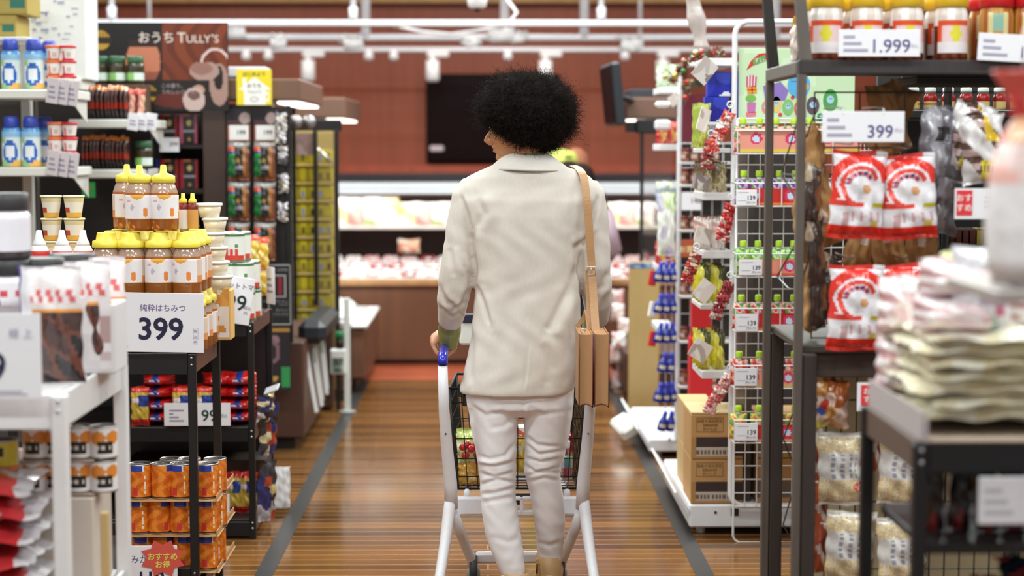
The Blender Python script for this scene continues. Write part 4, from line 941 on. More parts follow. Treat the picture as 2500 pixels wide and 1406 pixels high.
for i in range(6):
    mb = MB(); mb.pillow(.38, .27, .05, silver, 'film', 22, 12, .06, 30 + i, wr=.008)
    o = mb.build('coffee_bean_bag', loc=(XT - .27 + .012 * math.sin(i * 2.1), 3.76 + .02, z2 + .035 + i * .054), label='silver and red foil bag lying flat under white table, ' + (['bottom one', 'second from bottom', 'third from bottom', 'fourth from bottom', 'fifth from bottom', 'topmost'][i]) + ' of pile', cat='foil bag', group='silver red foil bags in a pile')
    o.rotation_euler = (-math.pi / 2, 0, math.radians(4 * math.sin(i * 1.7))); o.location.y = 3.79
    o.scale = (1, .9, 1)
mb = MB()
for i in range(5): mb.box((.01 * math.sin(i * 3), .02 * i, .04 + i * .07), (.05, .06, .06), ('#e8dfe0', '#c9b8a8', '#d84a52', '#ece6e8', '#e0c08a')[i], 'film', .01)
mb.build('crumpled_wrapper', loc=(P(262, 1300, 4.22).x - .045, 4.24, z2), label='crumpled white and red wrapping beside the foil bags', cat='wrapper')
mb = MB(); mb.span((-.009, -.009, 0), (.009, .009, .24), '#c7a670', 'matte', .002); mb.build('wooden_strip', loc=(P(258, 1406, 3.9).x, 3.9, z2), label='thin pale wooden strip standing beside the foil bags', cat='stick')

# =============== left: black rack with honey ===============
XH = PX(463, 5.4); zh = PZ(862, 5.4)
rack('honey_rack', 'black metal rack with honey bottles on top and orange cans beneath', 'rack', -1.5, XH, 5.4, 5.88, [zh, PZ(1385, 5.4), .12], '#151416', .026, .066, side='#6b4a3c', board='#3b2c26')
h_ = .148 + .005 if False else .196
zt2 = PZ(716, 5.45); zt1 = zh + .004
mb = MB(); mb.span((-.16, -.2, 0), (.17, .21, .003), '#d8cfc8', 'clear', .001)
K = Kind(mb.build('plastic_tray'), 'tray')
K.put((P(385, 1, 5.45).x - .02, 5.64, zt2 - .004), 'clear plastic sheet between the honey layers, lower one', None); K.put((P(385, 1, 5.45).x - .06, 5.64, zt2 + .1965), 'clear plastic sheet under the top honey bottles', None, sc=(.7, .9, 1))
for r_, Y in enumerate((5.45, 5.555, 5.66)):
    for i, px in enumerate((262, 322, 390, 457)):
        K_HONEY.put((P(px, 716, 5.45).x, Y, zt2), 'honey bottle with flat yellow cap, ' + pos(i, 4) + ' in the ' + ('front', 'middle', 'back')[r_] + ' row of long layer', 'flat capped honey bottles', rz=random.uniform(-.3, .3))
for r_, Y in enumerate((5.45, 5.555, 5.66)):
    for i, px in enumerate((322, 390, 457)):
        if r_ and i < 2: continue
        K_HONEY.put((P(px + 12, 716, 5.45).x, Y, zt1), 'honey bottle behind the 399 card at base of stack, ' + pos(i, 3) + ('', ', second row', ', third row')[r_], 'honey bottles behind the 399 card', rz=random.uniform(-.3, .3), sc=(1, 1, .96))
for i, (px, Y) in enumerate(((343, 5.47), (401, 5.47), (312, 5.60))):
    K_HONEYN.put((P(px, 555, Y).x, Y, zt2 + .2), 'honey bottle with pointed yellow nozzle on top layer, ' + ('front left', 'front right', 'behind at left')[i], 'nozzle honey bottles', rz=.2 * i)
def honey_card(mb, w, h):
    mb.text('純粋はちみつ', (0, -.001, h * .70), h * .13, '#7a6a94', 'paper', align='C', bold=.004)
    mb.text('399', (-.02 * w, -.001, h * .22), h * .37 / .72, '#262440', 'paper', align='C', bold=.022)
    for k, c in enumerate('税込'): mb.text(c, (w * .40, -.001, h * (.34 - .10 * k)), h * .065, '#9a8fae', 'paper', align='C')
    mb.text('円', (w * .40, -.001, h * .15), h * .065, '#9a8fae', 'paper', align='C')
    for (u0, v0, u1, v1) in ((.372, .22, .376, .42), (.428, .22, .432, .42), (.372, .22, .43, .223), (.372, .418, .43, .42)): mb.span((u0 * w, -.001, v0 * h), (u1 * w, 0, v1 * h), '#b5abc4', 'paper', .0001)
    mb.text('１kg', (-.47 * w, -.001, h * .08), h * .04, '#8f88a4', 'paper')
card(297, 715, 495, 860, 5.37, 'white price card reading 399 in front of the honey bottles', extra=honey_card, tilt=1)
def tubk():
    t = thing('plastic_tub', 'x', 'tub')
    mb = MB(); mb.lathe([(.032, 0), (.04, .04)], 22, '#e6d6bc', 'gloss'); mb.build('tub_body', t)
    mb = MB(); mb.lathe([(.043, .039), (.044, .041), (.043, .048), (.001, .048)], 22, '#e9e8e6', 'plastic'); mb.build('tub_lid', t)
    return t
K = Kind(tubk(), 'tub')
zz = zt2 - .0
for i in range(6):
    K.put((P((528, 520, 516, 512, 517, 504)[i], 1, 5.8).x, 5.80, PZ(705, 5.8) + i * .0485), 'white lidded plastic tub of cream spread beside honey, ' + ['lowest', 'second from bottom', 'third from bottom', 'fourth from bottom', 'fifth from bottom', 'topmost'][i] + ' of stack', 'cream tubs stacked beside the honey')
mb = MB(); mb.span((-.05, -.045, 0), (.05, .045, PZ(705, 5.8) - zh - .002), '#dfae62', 'paper', .003); mb.panel((-.045, -.0456, .01), (.09, 0, 0), (0, 0, .16), 8, 10, noisefn(['#e8d9cf', '#dfa050', '#e9e2e2', '#d2904a'], 12, 8, 10)); mb.build('jam_box', loc=(P(520, 1, 5.8).x, 5.81, zh + .001), label='orange and cream printed box supporting the white-lidded tubs', cat='box')
def tubey(c):
    t = thing('sauce_tube', 'x', 'bottle')
    mb = MB(); mb.lathe([(.017, 0), (.018, .004), (.018, .075), (.012, .085)], 16, '#fff', 'gloss', colfn=lambda a, z: '#7a2a2a' if z > .8 else c, sub=6); mb.build('bottle_body', t)
    mb = MB(); mb.lathe([(.013, .084), (.014, .086), (.012, .095), (.007, .1), (.006, .115)], 14, '#e6d040', 'plastic'); mb.build('bottle_cap', t)
    return t
Kind(tubey('#ece6e2'), 'bottle').put((P(445, 555, 5.56).x + .004, 5.56, zt2 + .2), 'slim white bottle with yellow tip beside the nozzle honey bottles', None)
Kind(tubey('#d9a052'), 'bottle').put((P(471, 555, 5.56).x, 5.56, zt2 + .2), 'slim golden bottle with yellow tip next to the stacked tubs', None)
# red topped bottles and cups behind the white table
zk = PZ(650, 5.5)
mb = MB(); mb.span((-.17, -.1, 0), (.15, .12, zk - zh - .003), '#b8a79c', 'paper', .004); mb.build('carton_riser', loc=(P(150, 1, 5.6).x, 5.62, zh + .001), label='plain grey cardboard riser under the white-tipped red bottles', cat='box')
def mayo():
    t = thing('dressing_bottle', 'x', 'bottle')
    mb = MB(); mb.lathe([(.03, 0), (.033, .006), (.032, .045), (.024, .062), (.02, .066)], 20, '#fff', 'plastic', colfn=lambda a, z: '#d23a34' if z < .72 else '#e6dcdc', sub=6); mb.build('bottle_body', t)
    mb = MB(); mb.lathe([(.021, .065), (.022, .07), (.013, .088), (.009, .112), (.007, .114)], 16, '#ece9ec', 'plastic'); mb.build('bottle_cap', t)
    return t
K = Kind(mayo(), 'bottle')
for i, px in enumerate((97, 153, 204)): K.put((P(px, 650, 5.56).x, 5.56, zk), 'red bottle with white pointed cap behind white table, ' + pos(i, 3), 'white tipped red bottles')
def ncup():
    t = thing('noodle_cup', 'x', 'cup')
    mb = MB(); mb.lathe([(.024, 0), (.033, .068)], 22, '#fff', 'paper', colfn=lambda a, z: '#b9432c' if .2 < z < .55 and a < .47 else '#e0a848' if z < .2 else '#d9c89a' if z > .7 else '#e6dfcf', sub=8); mb.build('cup_body', t)
    mb = MB(); mb.lathe([(.035, .067), (.036, .069), (.035, .073), (.001, .073)], 22, '#d9cfae', 'paper'); mb.build('cup_lid', t)
    return t
K = Kind(ncup(), 'cup'); n_ = 0
for i, px in enumerate((112, 168)):
    for j in range(3):
        K.put((P(px, 1, 5.68).x, 5.69, zk + j * .0745), 'instant noodle cup stacked behind white-tipped red bottles, ' + ('left', 'right')[i] + ' stack ' + ('bottom', 'middle', 'top')[j], 'stacked noodle cups')
# orange cans under the honey
zA, zB, zC = PZ(1211, 5.48), PZ(1296, 5.48), PZ(1384, 5.48)
for nm, z, row in (('lowest', zC, (322, 376, 430, 485)), ('middle', zB, (318, 368, 424, 489)), ('top', zA, (322, 378, 424, 489))):
    mb = MB(); mb.span((-.155, -.07, 0), (.155, .30, .0025), '#b58a5c', 'paper', .001); mb.span((.147, -.07, 0), (.15, .30, .02), '#b58a5c', 'paper', .001)
    mb.build('cardboard_tray', loc=(P(402, 1, 5.48).x, 5.49, z - .003), label='thin brown cardboard tray under the ' + nm + ' layer of orange cans', cat='tray')
    for i, px in enumerate(row):
        for r_, dy in enumerate((0, .085)):
            if r_ and i < 1: continue
            K_ORANGE.put((P(px, 1, 5.48).x + r_ * .012, 5.48 + dy, z), 'orange mandarin can, ' + pos(i, 4) + (', front row of ', ', back row of ')[r_] + nm + ' layer under honey', 'mandarin cans', rz=random.uniform(-.25, .25) + (1.2 if (i + r_) % 4 == 1 else 0))
def burst(mb, w, h):
    c = (w * .22, -.004, h * .72); pts = []
    for k in range(16):
        a = k * math.pi / 8; r = h * (.52 if k % 2 else .36); pts.append((c[0] + r * math.cos(a), c[1], c[2] + r * .85 * math.sin(a)))
    mb.ngon(pts[::-1] if False else pts, '#d8564a'); mb.text('おすすめ', (c[0], -.005, c[2] - h * .02), h * .17, '#ecd860', 'paper', align='C', bold=.02); mb.text('お得', (c[0], -.005, c[2] - h * .2), h * .17, '#ecd860', 'paper', align='C', bold=.02)
card(310, 1332, 432, 1440, 5.37, 'white card with handwritten style heading and red star burst under orange cans', [('みかん缶', .08, .62, .15, '#6a6088', 'L', .004), ('118', .5, .12, .3, '#262440', 'C', .02)], extra=burst)

# =============== left: second black rack with tomatoes and pasta ===============
X2 = PX(608, 6.5); zs = PZ(786, 6.5)
rack('tomato_rack', 'black metal rack with tomato cans above and red pasta bags below', 'rack', -1.75, X2, 6.5, 7.05, [zs, PZ(1042, 6.5), PZ(1265, 6.5)], '#131214', .024, .055, side='#5d4034', board='#241d1c', back='#2b2220')
mb = MB(); mb.span((-1.74, 6.49, .01), (X2 + .004, 6.51, PZ(1270, 6.5)), '#141315', 'paint', .003)
mb.build('kick_panel', label='black metal kick panel at foot of the tomato rack', cat='panel')
for nm, z, row, Y in (('lowest', zs + .002, (486, 544, 585), 6.58), ('middle', zs + .113, (486, 543, 583), 6.58), ('top', zs + .224, (505, 561), 6.6)):
    for i, px in enumerate(row):
        for r_ in range(2):
            K_TOMATO.put((P(px, 1, Y).x + r_ * .01, Y + r_ * .1, z), 'white and green tomato can, ' + pos(i, len(row)) + (', front row of ', ', back row of ')[r_] + nm + ' layer', 'tomato cans')
mb = MB(); mb.pillow(.09, .13, .05, lambda u, v: '#e3b93a' if v < .8 and int(u * 5 + v * 7) % 3 else '#d8553a' if v > .8 else '#f0dfa0', 'film', 10, 12, .05, 7)
K = Kind(mb.build('corn_snack_bag'), 'food bag')
for i, (px, py, Y) in enumerate(((607, 650, 6.85), (630, 655, 6.95), (612, 716, 6.88), (632, 720, 6.98), (612, 780, 6.88))): K.put((P(px, py, Y).x, Y, P(px, py, Y).z if py > 0 else 0), 'yellow food bag in the heap behind the tomato cans, ' + ORD[i] + ' from top', 'yellow bags behind tomato cans', rz=.4 - .2 * i)
c = card(540, 676, 606, 790, 6.478, 'tilted white card reading cut tomato with a large 9', [('カットトマト', .52, .76, .1, '#3c3a44', 'C', .006), ('99', .06, .30, .33, '#1f2f2a', 'L', .012)], tilt=9, extra=both(txt('税込', .72, .34, .06, '#6b6874'), txt('円', .76, .22, .06, '#6b6874')))
c.location.x += .0
card(515, 668, 572, 825, 6.455, 'narrow white card turned almost edge on beside the tilted tomato card', [('69', .3, .2, .2, '#3a3a44', 'L', .01)], rz=-62, tilt=3, extra=lines(4, .2, .85, .45, .9))
card(640, 652, 680, 742, 6.9, 'plain white card turned sideways at back of the tomato rack', rz=-55, extra=lines(3, .1, .8, .3, .8))
zp = PZ(1042, 6.5) + .003
for i, (px, n_) in enumerate(((372, 4), (455, 3), (520, 4), (575, 4))):
    for j in range(n_): K_PASTA.put((P(px, 1, 6.62).x, 6.63, zp + j * .048), 'red pasta bag lying in stack, ' + ['bottom', 'second', 'third', 'top'][j if n_ == 4 or j < 2 else 3] + ' of ' + ORD[i] + ' column on middle shelf', 'red pasta bags', rz=.06 * math.sin(i + j * 2))
for i, px in enumerate((325, 428, 482)): K_MACARONI.put((P(px, 1, 6.54).x, 6.53, zp), 'golden macaroni bag standing before red pasta, ' + pos(i, 3) + ' of three', 'golden macaroni bags', sc=(1, .6, 1.25))
card(401, 984, 562, 1040, 6.484, 'wide white shelf card reading 99 below the red pasta bags', [('99', .68, .22, .5, '#24403a', 'C', .015)], extra=both(lines(4, .08, .3, .2, .8), txt('税込', .9, .4, .12, '#7a8884', 'C')))
for i, px in enumerate((556, 590)): K_MACARONI.put((P(px, 1, 6.6).x, 6.6, PZ(1265, 6.5) + .003), 'golden macaroni bag with blue label on lowest shelf, ' + pos(i, 2), 'macaroni bags on lowest shelf', sc=(1.1, 1, 1.35))
card(538, 1206, 560, 1262, 6.484, 'small white card beside macaroni bags on the lowest shelf', extra=lines(4, .2, .7, .2, .7))
K = Kind(carton(.3, .2, .17, '#3a281f', (10, 6, lambda u, v: '#c9c2c0' if .55 < u < .75 and .3 < v < .75 and int(u * 40) % 2 == 0 else '#47322a'), 'dark_carton'), 'carton')
K.put((P(540, 1, 6.8).x, 6.9, PZ(1265, 6.5) + .003), 'dark brown carton with barcode label deep in the tomato rack'); K.put((P(380, 1, 6.8).x, 6.9, PZ(1265, 6.5) + .003), 'dark brown carton further inside the tomato rack behind orange cans')
def strip_fn(seed): return noisefn(['#2a2f6a', '#23201f', '#c8b27a', '#b7b0b4', '#d8c9a0', '#a8442c', '#3a3a44'], seed, 4, 9)
for i, (px, py, h) in enumerate(((640, 1010, .12), (648, 1105, .20), (656, 1225, .24))):
    mb = MB(); mb.pillow(.12, h, .02, strip_fn(40 + i) if i != 1 else strip_fn(3), 'film', 10, 16, .04, i, wr=.005)
    p = P(px, py, 6.9); o = mb.build('hanging_packet', loc=(X2 + .028, (6.66, 6.72, 6.64)[i], PZ((1030, 1110, 1262)[i], 6.7)), label='glossy dark packet hanging off the tomato rack side, ' + ('upper', 'middle', 'lowest')[i] + ' one', cat='packet', group='packets on the rack side'); o.rotation_euler = (.08, 0, math.radians(62))
mb = MB(); mb.pillow(.1, .17, .015, lambda u, v: '#e6e2e4', 'paper', 6, 8, .02, 5); o = mb.build('white_leaflet', loc=(X2 + .05, 6.95, PZ(1245, 6.9)), label='white leaflet hanging behind the dark packets on the rack side', cat='leaflet'); o.rotation_euler = (0, 0, math.radians(40))
mb = MB(); mb.box((0, 0, 0), (.06, .1, .006), '#e8e4e8', 'gloss', .002); o = mb.build('shelf_talker', loc=(X2 + .032, 6.86, PZ(945, 6.9)), label='small white flag label sticking out beside red pasta bags', cat='label'); o.rotation_euler = (.1, -.35, 0)

# =============== left: white gondola shelves, upper part ===============
def bracket_shelf(name, label, x0, x1, y0, y1, z, th=.038):
    t = thing(name, label, 'shelf', ((x0 + x1) / 2, (y0 + y1) / 2, z)); L = -Vector(t.location)
    mb = MB(); mb.span((x0, y0, z - th), (x1, y1, z), '#dfdcd6', 'paint', .004); mb.build('shelf_board', t, L)
    mb = MB(); mb.prism([(x1 - .02, y0 + .06, z - th), (x1 - .02, y1, z - th), (x1 - .02, y1, z - th - .1)], (.004, 0, 0), '#d2cec8', 'paint'); mb.build('bracket', t, L)
    return t
ga = thing('gondola_back', 'white gondola back panels behind the oil bottles and cups', 'shelving', (-2.3, 8.35, 0)); L = -Vector(ga.location)
mb = MB(); mb.span((-3.2, 7.72, .02), (PX(90, 7.7), 7.76, 1.86), '#57504c', 'paint'); mb.build('back_panel', ga, L)
mb = MB(); mb.span((-3.2, 8.3, .02), (PX(372, 8.3), 8.34, 1.72), '#2a2321', 'paint'); mb.build('back_panel', ga, L)
mb = MB(); mb.span((PX(62, 7.7), 7.66, .02), (PX(86, 7.7), 7.70, PZ(42, 7.7)), '#dcd9d4', 'paint'); mb.build('upright', ga, L)
mb = MB(); mb.span((-3.2, 7.25, .02), (PX(500, 8), 8.3, .25), '#3a302c', 'paint'); mb.build('base', ga, L)
zo1, zo2 = PZ(220, 7.35), PZ(408, 7.35)
bracket_shelf('shelf', 'white shelf board carrying oil bottles, upper of two', -2.9, PX(186, 7.35), 7.3, 7.655, zo1)
bracket_shelf('shelf', 'white shelf board carrying oil bottles, lower of two', -2.9, PX(186, 7.35), 7.3, 7.655, zo2)
for nm, z, row in (('upper', zo1, (-34, 22, 80, 118)), ('lower', zo2, (-36, 20, 68, 104))):
    for i, px in enumerate(row):
        Y = 7.4 if i < 3 else 7.55; K_OIL.put((P(px, 1, Y).x, Y, z + .001), 'white cooking oil bottle with blue cap, ' + pos(i, 4) + ' on ' + nm + ' white shelf', 'cooking oil bottles')
    for i, (px, Kc) in enumerate(((128, K_CUPO), (163, K_CUPR))):
        for j in range(3): Kc.put((P(px, 1, 7.42).x, 7.42, z + .001 + j * .0635), ('orange', 'red')[i] + ' lidded snack cup, ' + ('bottom', 'middle', 'top')[j] + ' of stack on ' + nm + ' white shelf', ('orange', 'red')[i] + ' lidded cups')
for nm, py in (('upper', 190), ('lower', 366)):
    for i in range(3):
        card(108 + i * 24, py + i * 3, 140 + i * 24, py + 62 + i * 3, 7.28, 'pale price tag drooping off ' + nm + ' white shelf below cups, ' + pos(i, 3), extra=lines(3, .2, .8, .2, .8), tilt=9, rz=-20, col='#d8cdd2')
zc1, zc2 = PZ(292, 7.9), PZ(414, 7.9)
bracket_shelf('shelf', 'white shelf board under dark coffee packs, upper of two', PX(176, 7.9), PX(372, 7.9), 7.86, 8.28, zc1)
bracket_shelf('shelf', 'white shelf board under dark coffee packs, lower of two', PX(180, 7.9), PX(350, 7.9), 7.86, 8.28, zc2)
def cp(u, v): return '#c9763a' if v > .88 else '#4a2a26' if v > .5 else '#a03020' if .34 < v < .48 else '#2a1a1c'
mb = MB(); mb.pillow(.022, .155, .1, cp, 'film', 4, 16, .04, 3, wr=.002, back='#2a1a1c')
K = Kind(mb.build('coffee_pack'), 'coffee pack')
for nm, z in (('upper', zc1), ('lower', zc2)):
    for i in range(12): K.put((P(198 + i * 9.5, 1, 7.94).x, 7.95, z + .001), 'slim dark coffee pack, ' + pos(i, 12) + ' on ' + nm + ' coffee shelf', 'slim coffee packs', rz=random.uniform(-.1, .1), sc=(1, 1, random.uniform(.93, 1.03)))
K = Kind(jar(.04, .13, '#3b3220', '#2f5a3a', lambda a, z: '#8fc46a' if .15 < z < .5 and a < .52 else '#d8e4dc' if .15 < z < .5 else '#3a3422', .03, 'coffee_jar'), 'jar')
mb = MB(); mb.span((PX(218, 8.15), 8.1, zc1 + .001), (PX(362, 8.15), 8.25, PZ(207, 8.15)), '#5c4634', 'paper', .003); mb.build('jar_riser', label='brown box behind coffee packs supporting the green-lidded jars', cat='box')
for i, px in enumerate((240, 283, 327)): K.put((P(px, 1, 8.15).x, 8.16, PZ(206, 8.15)), 'instant coffee jar with green lid before the coffee banner, ' + pos(i, 3), 'green lidded coffee jars')
K.put((P(344, 1, 8.0).x, 8.0, zc2 + .001), 'instant coffee jar with green lid at end of lower coffee shelf')
for i in range(3): K_R = card(308 + i * 22, 276, 336 + i * 22, 318, 7.84, 'white price tag at the end of the upper coffee shelf, ' + pos(i, 3), extra=lines(2, .2, .8, .3, .7), tilt=8, rz=-15)
for i, px in enumerate((313, 335)):
    mb = MB(); mb.pillow(.045, .14, .03, lambda u, v: '#c8584a' if v > .8 else '#d8a08a' if u > .3 else '#7a2a2a', 'film', 6, 10, .03, 4); o = mb.build('stick_coffee_pack', loc=(P(px, 1, 7.98).x, 7.97, zc1 + .002), label=('pink', 'pale')[i] + ' striped coffee stick pack leaning on the dark coffee packs', cat='coffee pack'); o.rotation_euler = (0, .08, .3)
for i, (x0, y0, x1, y1) in enumerate(((-60, 40, 50, 92), (-60, -30, 76, 38))):
    a = P(x0, y1, 7.5); b = P(x1, y0, 7.5); mb = MB(); w = b.x - a.x; h = b.z - a.z; mb.span((-w / 2, -.12, 0), (w / 2, .1, h), '#b09a50', 'paper', .003)
    mb.panel((-w / 2 + .01, -.1206, .01), (w - .02, 0, 0), (0, 0, h - .02), 14, 6, lambda u, v: '#3f7a6a' if u > .7 and .2 < v < .6 else '#a89044' if int(v * 6) == 3 and u > .3 else '#b3a058')
    mb.build('cardboard_box', loc=((a.x + b.x) / 2, 7.55, a.z), label='yellow-brown cardboard box stored above oil bottles, ' + ('lower', 'upper')[i] + ' one', cat='box')
mb = MB(); a = P(-80, 92, 7.5); mb.span((a.x, 7.40, a.z - .02), (P(80, 1, 7.5).x, 7.7, a.z - .002), '#d8d4cf', 'paint', .003); mb.build('top_shelf', label='narrow white top shelf holding the yellow-brown boxes', cat='shelf')
a = P(84, 196, 7.9); b = P(219, -30, 7.9); mb = MB(); w = b.x - a.x; h = b.z - a.z
mb.span((-w / 2, -.1, 0), (w / 2, .15, h), '#dedcda', 'paper', .004)
rnn = random.Random(5)
for k in range(26):
    u, v = rnn.uniform(.08, .8), rnn.uniform(.4, .95); mb.span(((u - .5) * w, -.1012, v * h), ((u - .5) * w + rnn.uniform(.01, .035), -.1, v * h + rnn.uniform(.003, .012)), '#9aa0b4', 'paper', .0002)
mb.panel((-.45 * w, -.1009, .62 * h), (.3 * w, 0, 0), (0, 0, .1 * h), 10, 3, noisefn(['#dedcda', '#7a80a0', '#b8bcc8'], 9, 10, 3))
mb.build('white_carton', loc=((a.x + b.x) / 2, 7.9, a.z), label='tall white printed carton beside the dark coffee banner', cat='carton')
mb = MB(); mb.span((PX(84, 7.9), 7.78, PZ(222, 7.9)), (PX(219, 7.9), 8.06, PZ(197, 7.9)), '#d5d1cc', 'paint', .003); mb.build('box_shelf', label='short white shelf under the tall white printed carton', cat='shelf')

# =============== coffee banner and coffee cabinet ===============
a = P(220, 272, 8.34); b = P(556, 55, 8.34); w = b.x - a.x; h = b.z - a.z
mb = MB(); mb.span((0, .001, 0), (w, .012, h), '#15100f', 'paper', .002)
def banner(u, v):
    X_, Z_ = u * 335, (1 - v) * 217      # pixel-like coordinates inside the banner
    def ell(cx, cy, rx, ry): return ((X_ - cx) / rx) ** 2 + ((Z_ - cy) / ry) ** 2
    # pouring pot at right
    if ell(278, 118, 36, 24) < 1 and Z_ > 96: return '#a08078' if ell(272, 112, 26, 16) > 1 else '#8a6258'
    if 1 > ell(314, 152, 24, 52) and Z_ < 215:
        return '#1e1210' if ell(312, 135, 12, 30) < 1 else '#9c7a70'
    if ell(252, 190, 27, 30) < 1: return '#6a4a44' if ell(252, 178, 15, 12) < 1 else '#b9a09a'
    if ell(262, 165, 16, 12) < 1: return '#b08a78'
    if 0.8 < ell(305, 100, 34, 36) < 1.15 and Z_ < 100: return '#c9b4b0'
    if 141 < Z_: return '#5a1f18' if ell(210, 190, 60, 20) < 1 else '#1d1413'
    if ell(130, 95, 42, 60) < 1 and Z_ > 60: return '#b06a50' if Z_ < 120 else '#8a4a38'
    if X_ > 175:
        s = math.sin(X_ * .07 + 2 * math.sin(Z_ * .03)); return '#6a2c17' if s > .5 else '#5a2413' if s > -.6 else '#743419'
    if X_ > 95 and Z_ > 40: return '#281614'
    return '#171010'
mb.panel((.003, 0, .003), (w - .006, 0, 0), (0, 0, h - .006), 112, 74, banner, 'paper')
mb.text('おうち', (w * .36, -.001, h * .78), h * .14, '#c9b8b0', 'paper', bold=.01); x_ = w * .635
for chs, sz in (('T', .155), ('ULLY', .115), ('’', .13), ('S', .115)):
    x_ += mb.text(chs, (x_, -.001, h * .775), h * sz * 1.05, '#c9b8b0', 'paper', bold=.012) + .004
mb.text('この香り、', (w * .52, -.001, h * .27), h * .055, '#a89a98', 'paper'); mb.text('うれしいコーヒー。', (w * .52, -.001, h * .2), h * .055, '#a89a98', 'paper')
for (cx, cz, r) in ((.085, .80, .11), (.42, .20, .10)):   # round emblem of yellow bars
    disc(mb, cx * w, -.0008, cz * h, r * h * 1.15, '#2a1f12', 'paper')
    disc(mb, cx * w, -.0012, cz * h, r * h, '#a8802a', 'paper'); mb.span((cx * w - r * h, -.0017, cz * h - r * h * .35), (cx * w + r * h, -.0012, cz * h + r * h * .32), '#231a14', 'paper', .0001)
    for k in range(5): mb.span((cx * w + (-.75 + k * .33) * r * h, -.0019, cz * h + r * h * .3), (cx * w + (-.66 + k * .33) * r * h, -.0013, cz * h + r * h * .8), '#5a3c14', 'paper', .0001)
mb.build('coffee_banner', loc=(a.x, 8.34, a.z), label='dark coffee poster with pouring pot above the coffee shelves', cat='poster')
cc = thing('coffee_cabinet', 'dark brown cabinet holding red and black coffee boxes under the banner', 'cabinet', (PX(470, 8.5), 8.6, 0)); L = -Vector(cc.location)
mb = MB(); mb.span((PX(497, 8.36), 8.36, .02), (PX(553, 8.36), 8.9, PZ(272, 8.36)), '#3c2820', 'paint', .004); mb.build('side_panel', cc, L)
mb = MB(); mb.span((PX(330, 8.7), 8.86, .02), (PX(500, 8.7), 8.9, PZ(240, 8.7)), '#20120f', 'paint', .003); mb.build('back_panel', cc, L)
for py in (352, 462, 575, 700): mb = MB(); z = PZ(py, 8.45); mb.span((PX(345, 8.4), 8.42, z - .022), (PX(497, 8.4), 8.86, z), '#2a1712', 'paint', .003); mb.build('shelf_board', cc, L)
def cb(c): return lambda u, v: c if u < .22 or (u > .85) else '#c9b36a' if math.hypot((u - .55) * .7, v - .72) < .1 else '#9a949a' if .4 < v < .47 else '#c96a2a' if v > .94 and u < .6 else '#b08a4a' if math.hypot((u - .55) * .7, v - .15) < .06 else '#221c20'
K1 = Kind(carton(.09, .1, .145, '#2a1a1c', (14, 18, cb('#a01822')), 'coffee_box'), 'coffee box'); K2 = Kind(carton(.09, .1, .145, '#2a1a1c', (14, 18, cb('#b8506a')), 'coffee_box'), 'coffee box'); K3 = Kind(carton(.09, .1, .145, '#1c2a5c', (14, 18, cb('#274a9a')), 'coffee_box'), 'coffee box')
for j, py in enumerate((352, 462, 575, 700)):
    for i, (px, KK, nm) in enumerate(((362, K3, 'blue'), (410, K1, 'red'), (458, K1 if j % 2 else K2, ('pink', 'red')[j % 2]))):
        KK.put((P(px, 1, 8.48).x, 8.49, PZ(py, 8.45) + .001), nm + ' and black coffee box, ' + pos(i, 3) + ' on ' + ['top', 'second', 'third', 'lowest'][j] + ' cabinet shelf', 'coffee boxes in the brown cabinet')
card(390, 336, 437, 371, 8.40, 'white price card on the top shelf of coffee boxes', [('399', .72, .4, .3, '#4a4650', 'C', .01)])
mb = MB(); mb.span((-.03, 0, 0), (.03, .004, .07), '#2f9a4a', 'paper', .001); disc(mb, 0, -.001, .045, .012, '#c23a3a', 'paper'); mb.build('green_tag', loc=(P(221, 480, 7.9).x, 7.86, P(221, 482, 7.9).z), label='small green tag hanging under the lower coffee shelf', cat='tag')

# =============== display case A with hooks on its end ===============
def case(name, label, xr, y0, y1, ztop, zbot, zbase, xl, floorz, lamp_e, sgn=1, by=None, posts=True):
    by = by or y1
    t = thing(name, label, 'display case', ((xl + xr) / 2, (y0 + y1) / 2, 0)); L = -Vector(t.location)
    lo, hi = min(xl, xr), max(xl, xr)
    mb = MB(); mb.span((lo, y0, zbot), (hi, y1, ztop), '#6b4c3e', 'paint', .008); mb.build('canopy', t, L)
    mb = MB(); e = xr - sgn * .02; mb.span((min(e - sgn * .1, e), y0 + .06, zbot - .014), (max(e - sgn * .1, e), y1 - .05, zbot - .002), '#fff6e8', 'glow', .003); mb.build('canopy_lamp', t, L)['label'] = 'lit tube lamp'
    mb = MB(); mb.span((lo, y0 + .012, zbot - .075), (hi - (.14 if sgn > 0 else 0), y0 + .08, zbot - .016), '#171313', 'paint', .004); mb.build('lower_beam', t, L)
    for yy in (y0 + .03, y1 - .03) if posts else ():
        mb = MB(); xx = xr - sgn * .16; mb.span((xx - .012, yy - .012, floorz), (xx + .012, yy + .012, zbot - .01), '#141112', 'paint', .003); mb.build('frame_post', t, L)
    mb = MB(); mb.span((lo, y0 + .02, .06), (hi, by, zbase), '#4c3026', 'paint', .008); mb.build('base_cabinet', t, L)
    mb = MB(); mb.span((lo + .03, y0 + .06, .0), (hi - .05, by - .03, .06), '#171413', 'paint', .003); mb.build('plinth', t, L)
    return t
zca = PZ(192, 8.4)
tA = case('display_case', 'tall open coffee display case with brown canopy beside the aisle', PX(736, 8.4), 8.4, 9.55, zca, PZ(246, 8.4), PZ(835, 8.4), PX(556, 8.4), .3, 0)
L = -Vector(tA.location)
mb = MB(); mb.span((PX(556, 8.4), 8.385, PZ(655, 8.4)), (PX(700, 8.4), 8.42, PZ(262, 8.4)), '#1c1718', 'paint', .004); mb.build('hook_board', tA, L)
mb = MB(); mb.span((PX(556, 8.4), 8.5, PZ(835, 8.4)), (PX(700, 8.4), 8.54, PZ(640, 8.4)), '#2a1c18', 'paint', .004); mb.build('inner_panel', tA, L)
